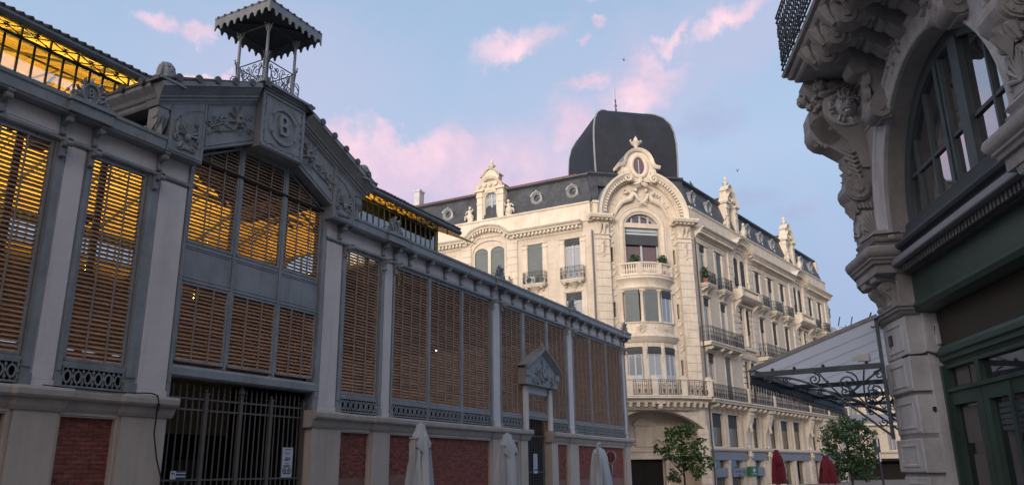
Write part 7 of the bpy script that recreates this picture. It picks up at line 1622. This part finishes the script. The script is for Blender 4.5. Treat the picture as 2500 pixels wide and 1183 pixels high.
# ================================================================== BUILDINGS AND THINGS FAR DOWN THE STREET
FB = frame((38.0, 100.0), 92.0)
TB = thing('town_house', 'plain cream town house far down the street, seen under the canopy', 'building', FB)
wx = [2.2+2.15*i for i in range(10)]
hb_ = [(x-0.5, x+0.5, z, z+hh) for x in wx for z, hh in ((7.4, 2.6), (11.0, 2.5), (14.3, 1.9), (3.6, 2.2))]
mk('wall', B().grid(0.5, 24, 0, 17.4, -0.4, 0, hb_+[(2, 23, 0, 2.6)]), 'stone', TB); mk('room_backing', B().box(0.5, 24, -0.9, -0.8, 0, 17.4), 'dark', TB)
wfm = B().box(-0.5, -0.42, -0.25, -0.15, 0, 2.6).box(0.42, 0.5, -0.25, -0.15, 0, 2.6).box(-0.04, 0.04, -0.25, -0.15, 0, 2.6).mesh('window_frame', 'wframe'); wpm = B().box(-0.45, 0.45, -0.3, -0.26, 0, 2.6).mesh('pane', 'paneg')
for x in wx:
    for z in (7.4, 11.0, 3.6): M = at(FB, x, 0, z); w_ = put('window', wfm, TB, M); put('pane', wpm, w_, M)
b = B()
for z in (3.2, 6.6, 10.6, 13.9, 17.2): b.prism([(0, z), (0.25, z+0.05), (0.35, z+0.2), (0, z+0.25)], 'x', 0.4, 24.1)
for x in wx: b.box(x-0.62, x+0.62, 0, 0.1, 10.05, 10.2).box(x-1.15, x-0.95, 0, 0.12, 6.9, 17)
for x in wx: b.prism([(0, 5.6), (0.2, 5.7), (0.5, 6.2), (0.6, 6.6), (0, 6.6)], 'x', x-0.95, x-0.7)
mk('cornice', b, 'stone2', TB)
mk('balcony_railing', B().box(0.5, 24, 0.66, 0.7, 5.9-1.2+2.1, 7.9), 'fascia', TB); mk('balcony', B().box(0.5, 24, 0, 0.75, 6.55, 6.78), 'stone2', TB)
mk('roof', B().prism([(0.3, 17.4), (-6, 19.0), (-6, 17.4)], 'x', 0.3, 24.2).box(3.0, 4.0, -3, -2.2, 17.4, 19.4), 'nstone2', TB)
mk('awning', B().box(2, 23, -0.3, 0.9, 2.3, 2.6), 'dark', TB)
T = at(FB, 3.3, -0.5, 17.4); sd2 = thing('satellite_dish', 'satellite dish on the low roof just past the end of the cream building', 'satellite dish', T)
mk('dish', B().lathe(0, 0, [(0.0, 0.0), (0.4, 0.04), (0.75, 0.2)], 16), 'zincl', sd2, T @ Matrix.Translation((0, 0, 0.9)) @ Matrix.Rotation(radians(75), 4, 'X'), True); mk('mast', B().tube([(0, 0, 0), (0, 0, 0.9)], 0.05, 5), 'rail', sd2)
def antenna(M, h, lab, kind):
    t = thing('tv_antenna', lab, 'antenna', M); b = B(); b.tube([(0, 0, 0), (0, 0, h)], 0.05, 5)
    if kind: 
        b.tube([(-0.9, 0, h-0.3), (0.9, 0, h-0.3)], 0.035, 4)
        for x in (-0.8, 0.8): b.tube([(x-0.15, 0, h-0.1), (x+0.2, 0, h+1.1)], 0.08, 4)
    else:
        b.tube([(-0.5, 0, h-0.1), (0.5, 0, h)], 0.04, 4); b.tube([(0.35, 0, h-1.0), (0.35, 0, h+0.2)], 0.05, 4)
        for i in range(4): b.tube([(-0.5+i*0.3, -0.25, h), (-0.5+i*0.3, 0.25, h)], 0.03, 4)
    mk('mast', b, 'rail', t); return t
antenna(at(FB, 5.3, -1, 17.8), 1.6, 'forked roof antenna standing against the sky above the canopy edge', 1)
antenna(at(frame((37.9, 93), 92), 0.0, 0.0, 14.5), 5.4, 'tall thin antenna mast beside the end wall of the cream building', 0)
T = Matrix.Translation((26.9, 60, 0.1)); lp_ = thing('lamp_post', 'dark slim lamp post with a pale strip at its head, right of the bushy tree', 'lamp post', T)
mk('post', B().tube([(0.1, 0, 0), (0.05, 0, 2.0), (0, 0, 3.4)], [0.09, 0.08, 0.07], 8), 'rail', lp_); mk('lamp_head', B().box(-0.22, 0.18, -0.1, 0.1, 2.55, 3.55), 'rail', lp_); mk('lens', B().box(-0.04, 0.05, 0.101, 0.11, 2.95, 3.5), 'white', lp_); mk('lens', B().box(0.02, 0.12, 0.101, 0.11, 1.9, 2.5), 'white', lp_)
def bird(M, lab):
    t = B(); t.tube([(-0.22, 0, 0), (0, 0, 0.02), (0.2, 0, 0)], [0.01, 0.06, 0.02], 6); t.add([(-0.08, 0, 0.02), (0.08, 0, 0.02), (-0.12, 0.5, 0.16), (-0.1, -0.55, 0.10)], [(0, 1, 2), (1, 0, 3)]); t.add([(-0.2, 0, 0), (-0.4, 0.08, 0), (-0.34, 0, 0), (-0.4, -0.08, 0)], [(0, 1, 2), (0, 2, 3)])
    tag(mk('bird', t, 'ink', None, M), lab, 'bird', 'birds in flight')
bird(Matrix.Translation((9.85, 60, 35.43)) @ Matrix.Rotation(radians(35), 4, 'Y') @ Matrix.Scale(0.6, 4), 'small dark bird flying high between the pink clouds'); bird(Matrix.Translation((18.62, 60, 25.1)) @ Matrix.Rotation(radians(70), 4, 'Y') @ Matrix.Scale(0.6, 4), 'tiny dark bird flying above the dormers on the right')

# ================================================================== UNSEEN HOUSES ADDED BEHIND THE VIEWER TO SHADE THE LOW SUN
R = random.Random(23)
for i in range(5):
    F = frame((26-i*15.0, -34-1.5*i), 268); hh = [21.5, 23.0, 22.5, 24.0, 22.0][i]
    H = thing('town_house', ['', ''][0] or ('plain %s unseen town house behind the viewer, added to shade the low sun, %s' % (['cream', 'ochre', 'grey', 'pale', 'buff'][i], ['easternmost', 'second from the east', 'middle one of five', 'tallest of the five', 'westernmost'][i])), 'building', F, 'unseen sun-shading houses behind the viewer')
    wx = [1.8+2.8*j for j in range(5)]
    mk('wall', B().grid(0, 14.8, 0, hh, -0.4, 0, [(x-0.55, x+0.55, z, z+2.1) for x in wx for z in (4.6, 8.2, 11.8) if z+2.4 < hh]), 'stone' if i % 2 else 'nstone2', H); mk('room_backing', B().box(0, 14.8, -8, -0.8, 0, hh-0.1), 'dark', H)
    mk('roof', B().prism([(0.5, hh), (-5, hh+2.4), (-10, hh)], 'x', -0.1, 14.9), 'red', H); mk('cornice', B().prism([(0, hh-0.5), (0.5, hh-0.1), (0.5, hh), (0, hh)], 'x', 0, 14.8), 'stone2', H)
    wm_ = B().box(-0.5, 0.5, -0.3, -0.25, 0, 2.1).mesh('pane', 'paneg')
    for x in wx:
        for z in (4.6, 8.2, 11.8): put('pane', wm_, H, at(F, x, 0, z))

# ------------------------------------------------------------------ pieces that stand apart become objects of their own
SKIP = {'print', 'symbol', 'letter', 'lettering', 'number', 'crown', 'foliage', 'railing', 'cast_grille', 'lattice', 'clerestory_frame', 'rear_clerestory', 'clerestory_end', 'roof_trusses', 'balusters', 'grape_cluster', 'balcony_railing',
        'carved_console', 'lion_medallion', 'putto_head', 'shell_ornament', 'foliage_ornament', 'relief_sculpture', 'stall_row', 'roof_boarding', 'carved_frieze', 'bird', 'emblem', 'plinth_wall', 'dormer', 'oval_dormer', 'hood', 'canopy_ribs',
        'carved_keystone', 'cresting', 'acroterion', 'console', 'medallion_box', 'door_pediment', 'bracket', 'window', 'window_frame', 'capital', 'statue', 'glazing_bar', 'cable', 'door_bars', 'balcony', 'canopy_roof', 'gable_roof', 'window_ledge', 'stone_balcony'}
def split_apart(o):
    me = o.data; nv = len(me.vertices); par = list(range(nv))
    def find(a):
        while par[a] != a: par[a] = par[par[a]]; a = par[a]
        return a
    for e in me.edges:
        a, b_ = find(e.vertices[0]), find(e.vertices[1])
        if a != b_: par[a] = b_
    comp = {}
    for v in me.vertices: comp.setdefault(find(v.index), []).append(v.co)
    if len(comp) < 2 or len(comp) > 400: return
    keys = list(comp); bb = []
    for k_ in keys: c = comp[k_]; bb.append([min(p[i] for p in c)-0.012 for i in range(3)]+[max(p[i] for p in c)+0.012 for i in range(3)])
    g_ = list(range(len(keys)))
    def f2(a):
        while g_[a] != a: a = g_[a]
        return a
    for i in range(len(keys)):
        for j in range(i):
            A, C_ = bb[i], bb[j]
            if all(A[k_] <= C_[k_+3] and C_[k_] <= A[k_+3] for k_ in range(3)):
                a, b_ = f2(i), f2(j)
                if a != b_: g_[a] = b_
    groups = {}
    for i, k_ in enumerate(keys): groups.setdefault(f2(i), set()).add(k_)
    if len(groups) < 2 or len(groups) > 130: return
    gi = {k_: n for n, ks in enumerate(groups.values()) for k_ in ks}
    vs = [[] for _ in groups]; fs = [[] for _ in groups]; ix = {}
    for v in me.vertices: n = gi[find(v.index)]; ix[v.index] = len(vs[n]); vs[n].append(tuple(v.co))
    sm = any(p.use_smooth for p in me.polygons)
    for p in me.polygons: fs[gi[find(p.vertices[0])]].append(tuple(ix[i] for i in p.vertices))
    base_ = o.name.split('.')[0]; mt = me.materials[0]
    for n in range(len(vs)):
        m2 = bpy.data.meshes.new(base_); m2.from_pydata(vs[n], [], fs[n]); m2.materials.append(mt)
        if sm: m2.polygons.foreach_set('use_smooth', [True]*len(m2.polygons)); m2.set_sharp_from_angle(angle=radians(38))
        if n == 0: o.data = m2
        else:
            c = o.copy(); c.data = m2; col.objects.link(c); c.parent = o.parent
for o in [o for o in col.objects if o.type == 'MESH' and o.parent and o.data.users == 1 and 'kind' not in o and not o.children and o.name.split('.')[0] not in SKIP]: split_apart(o)
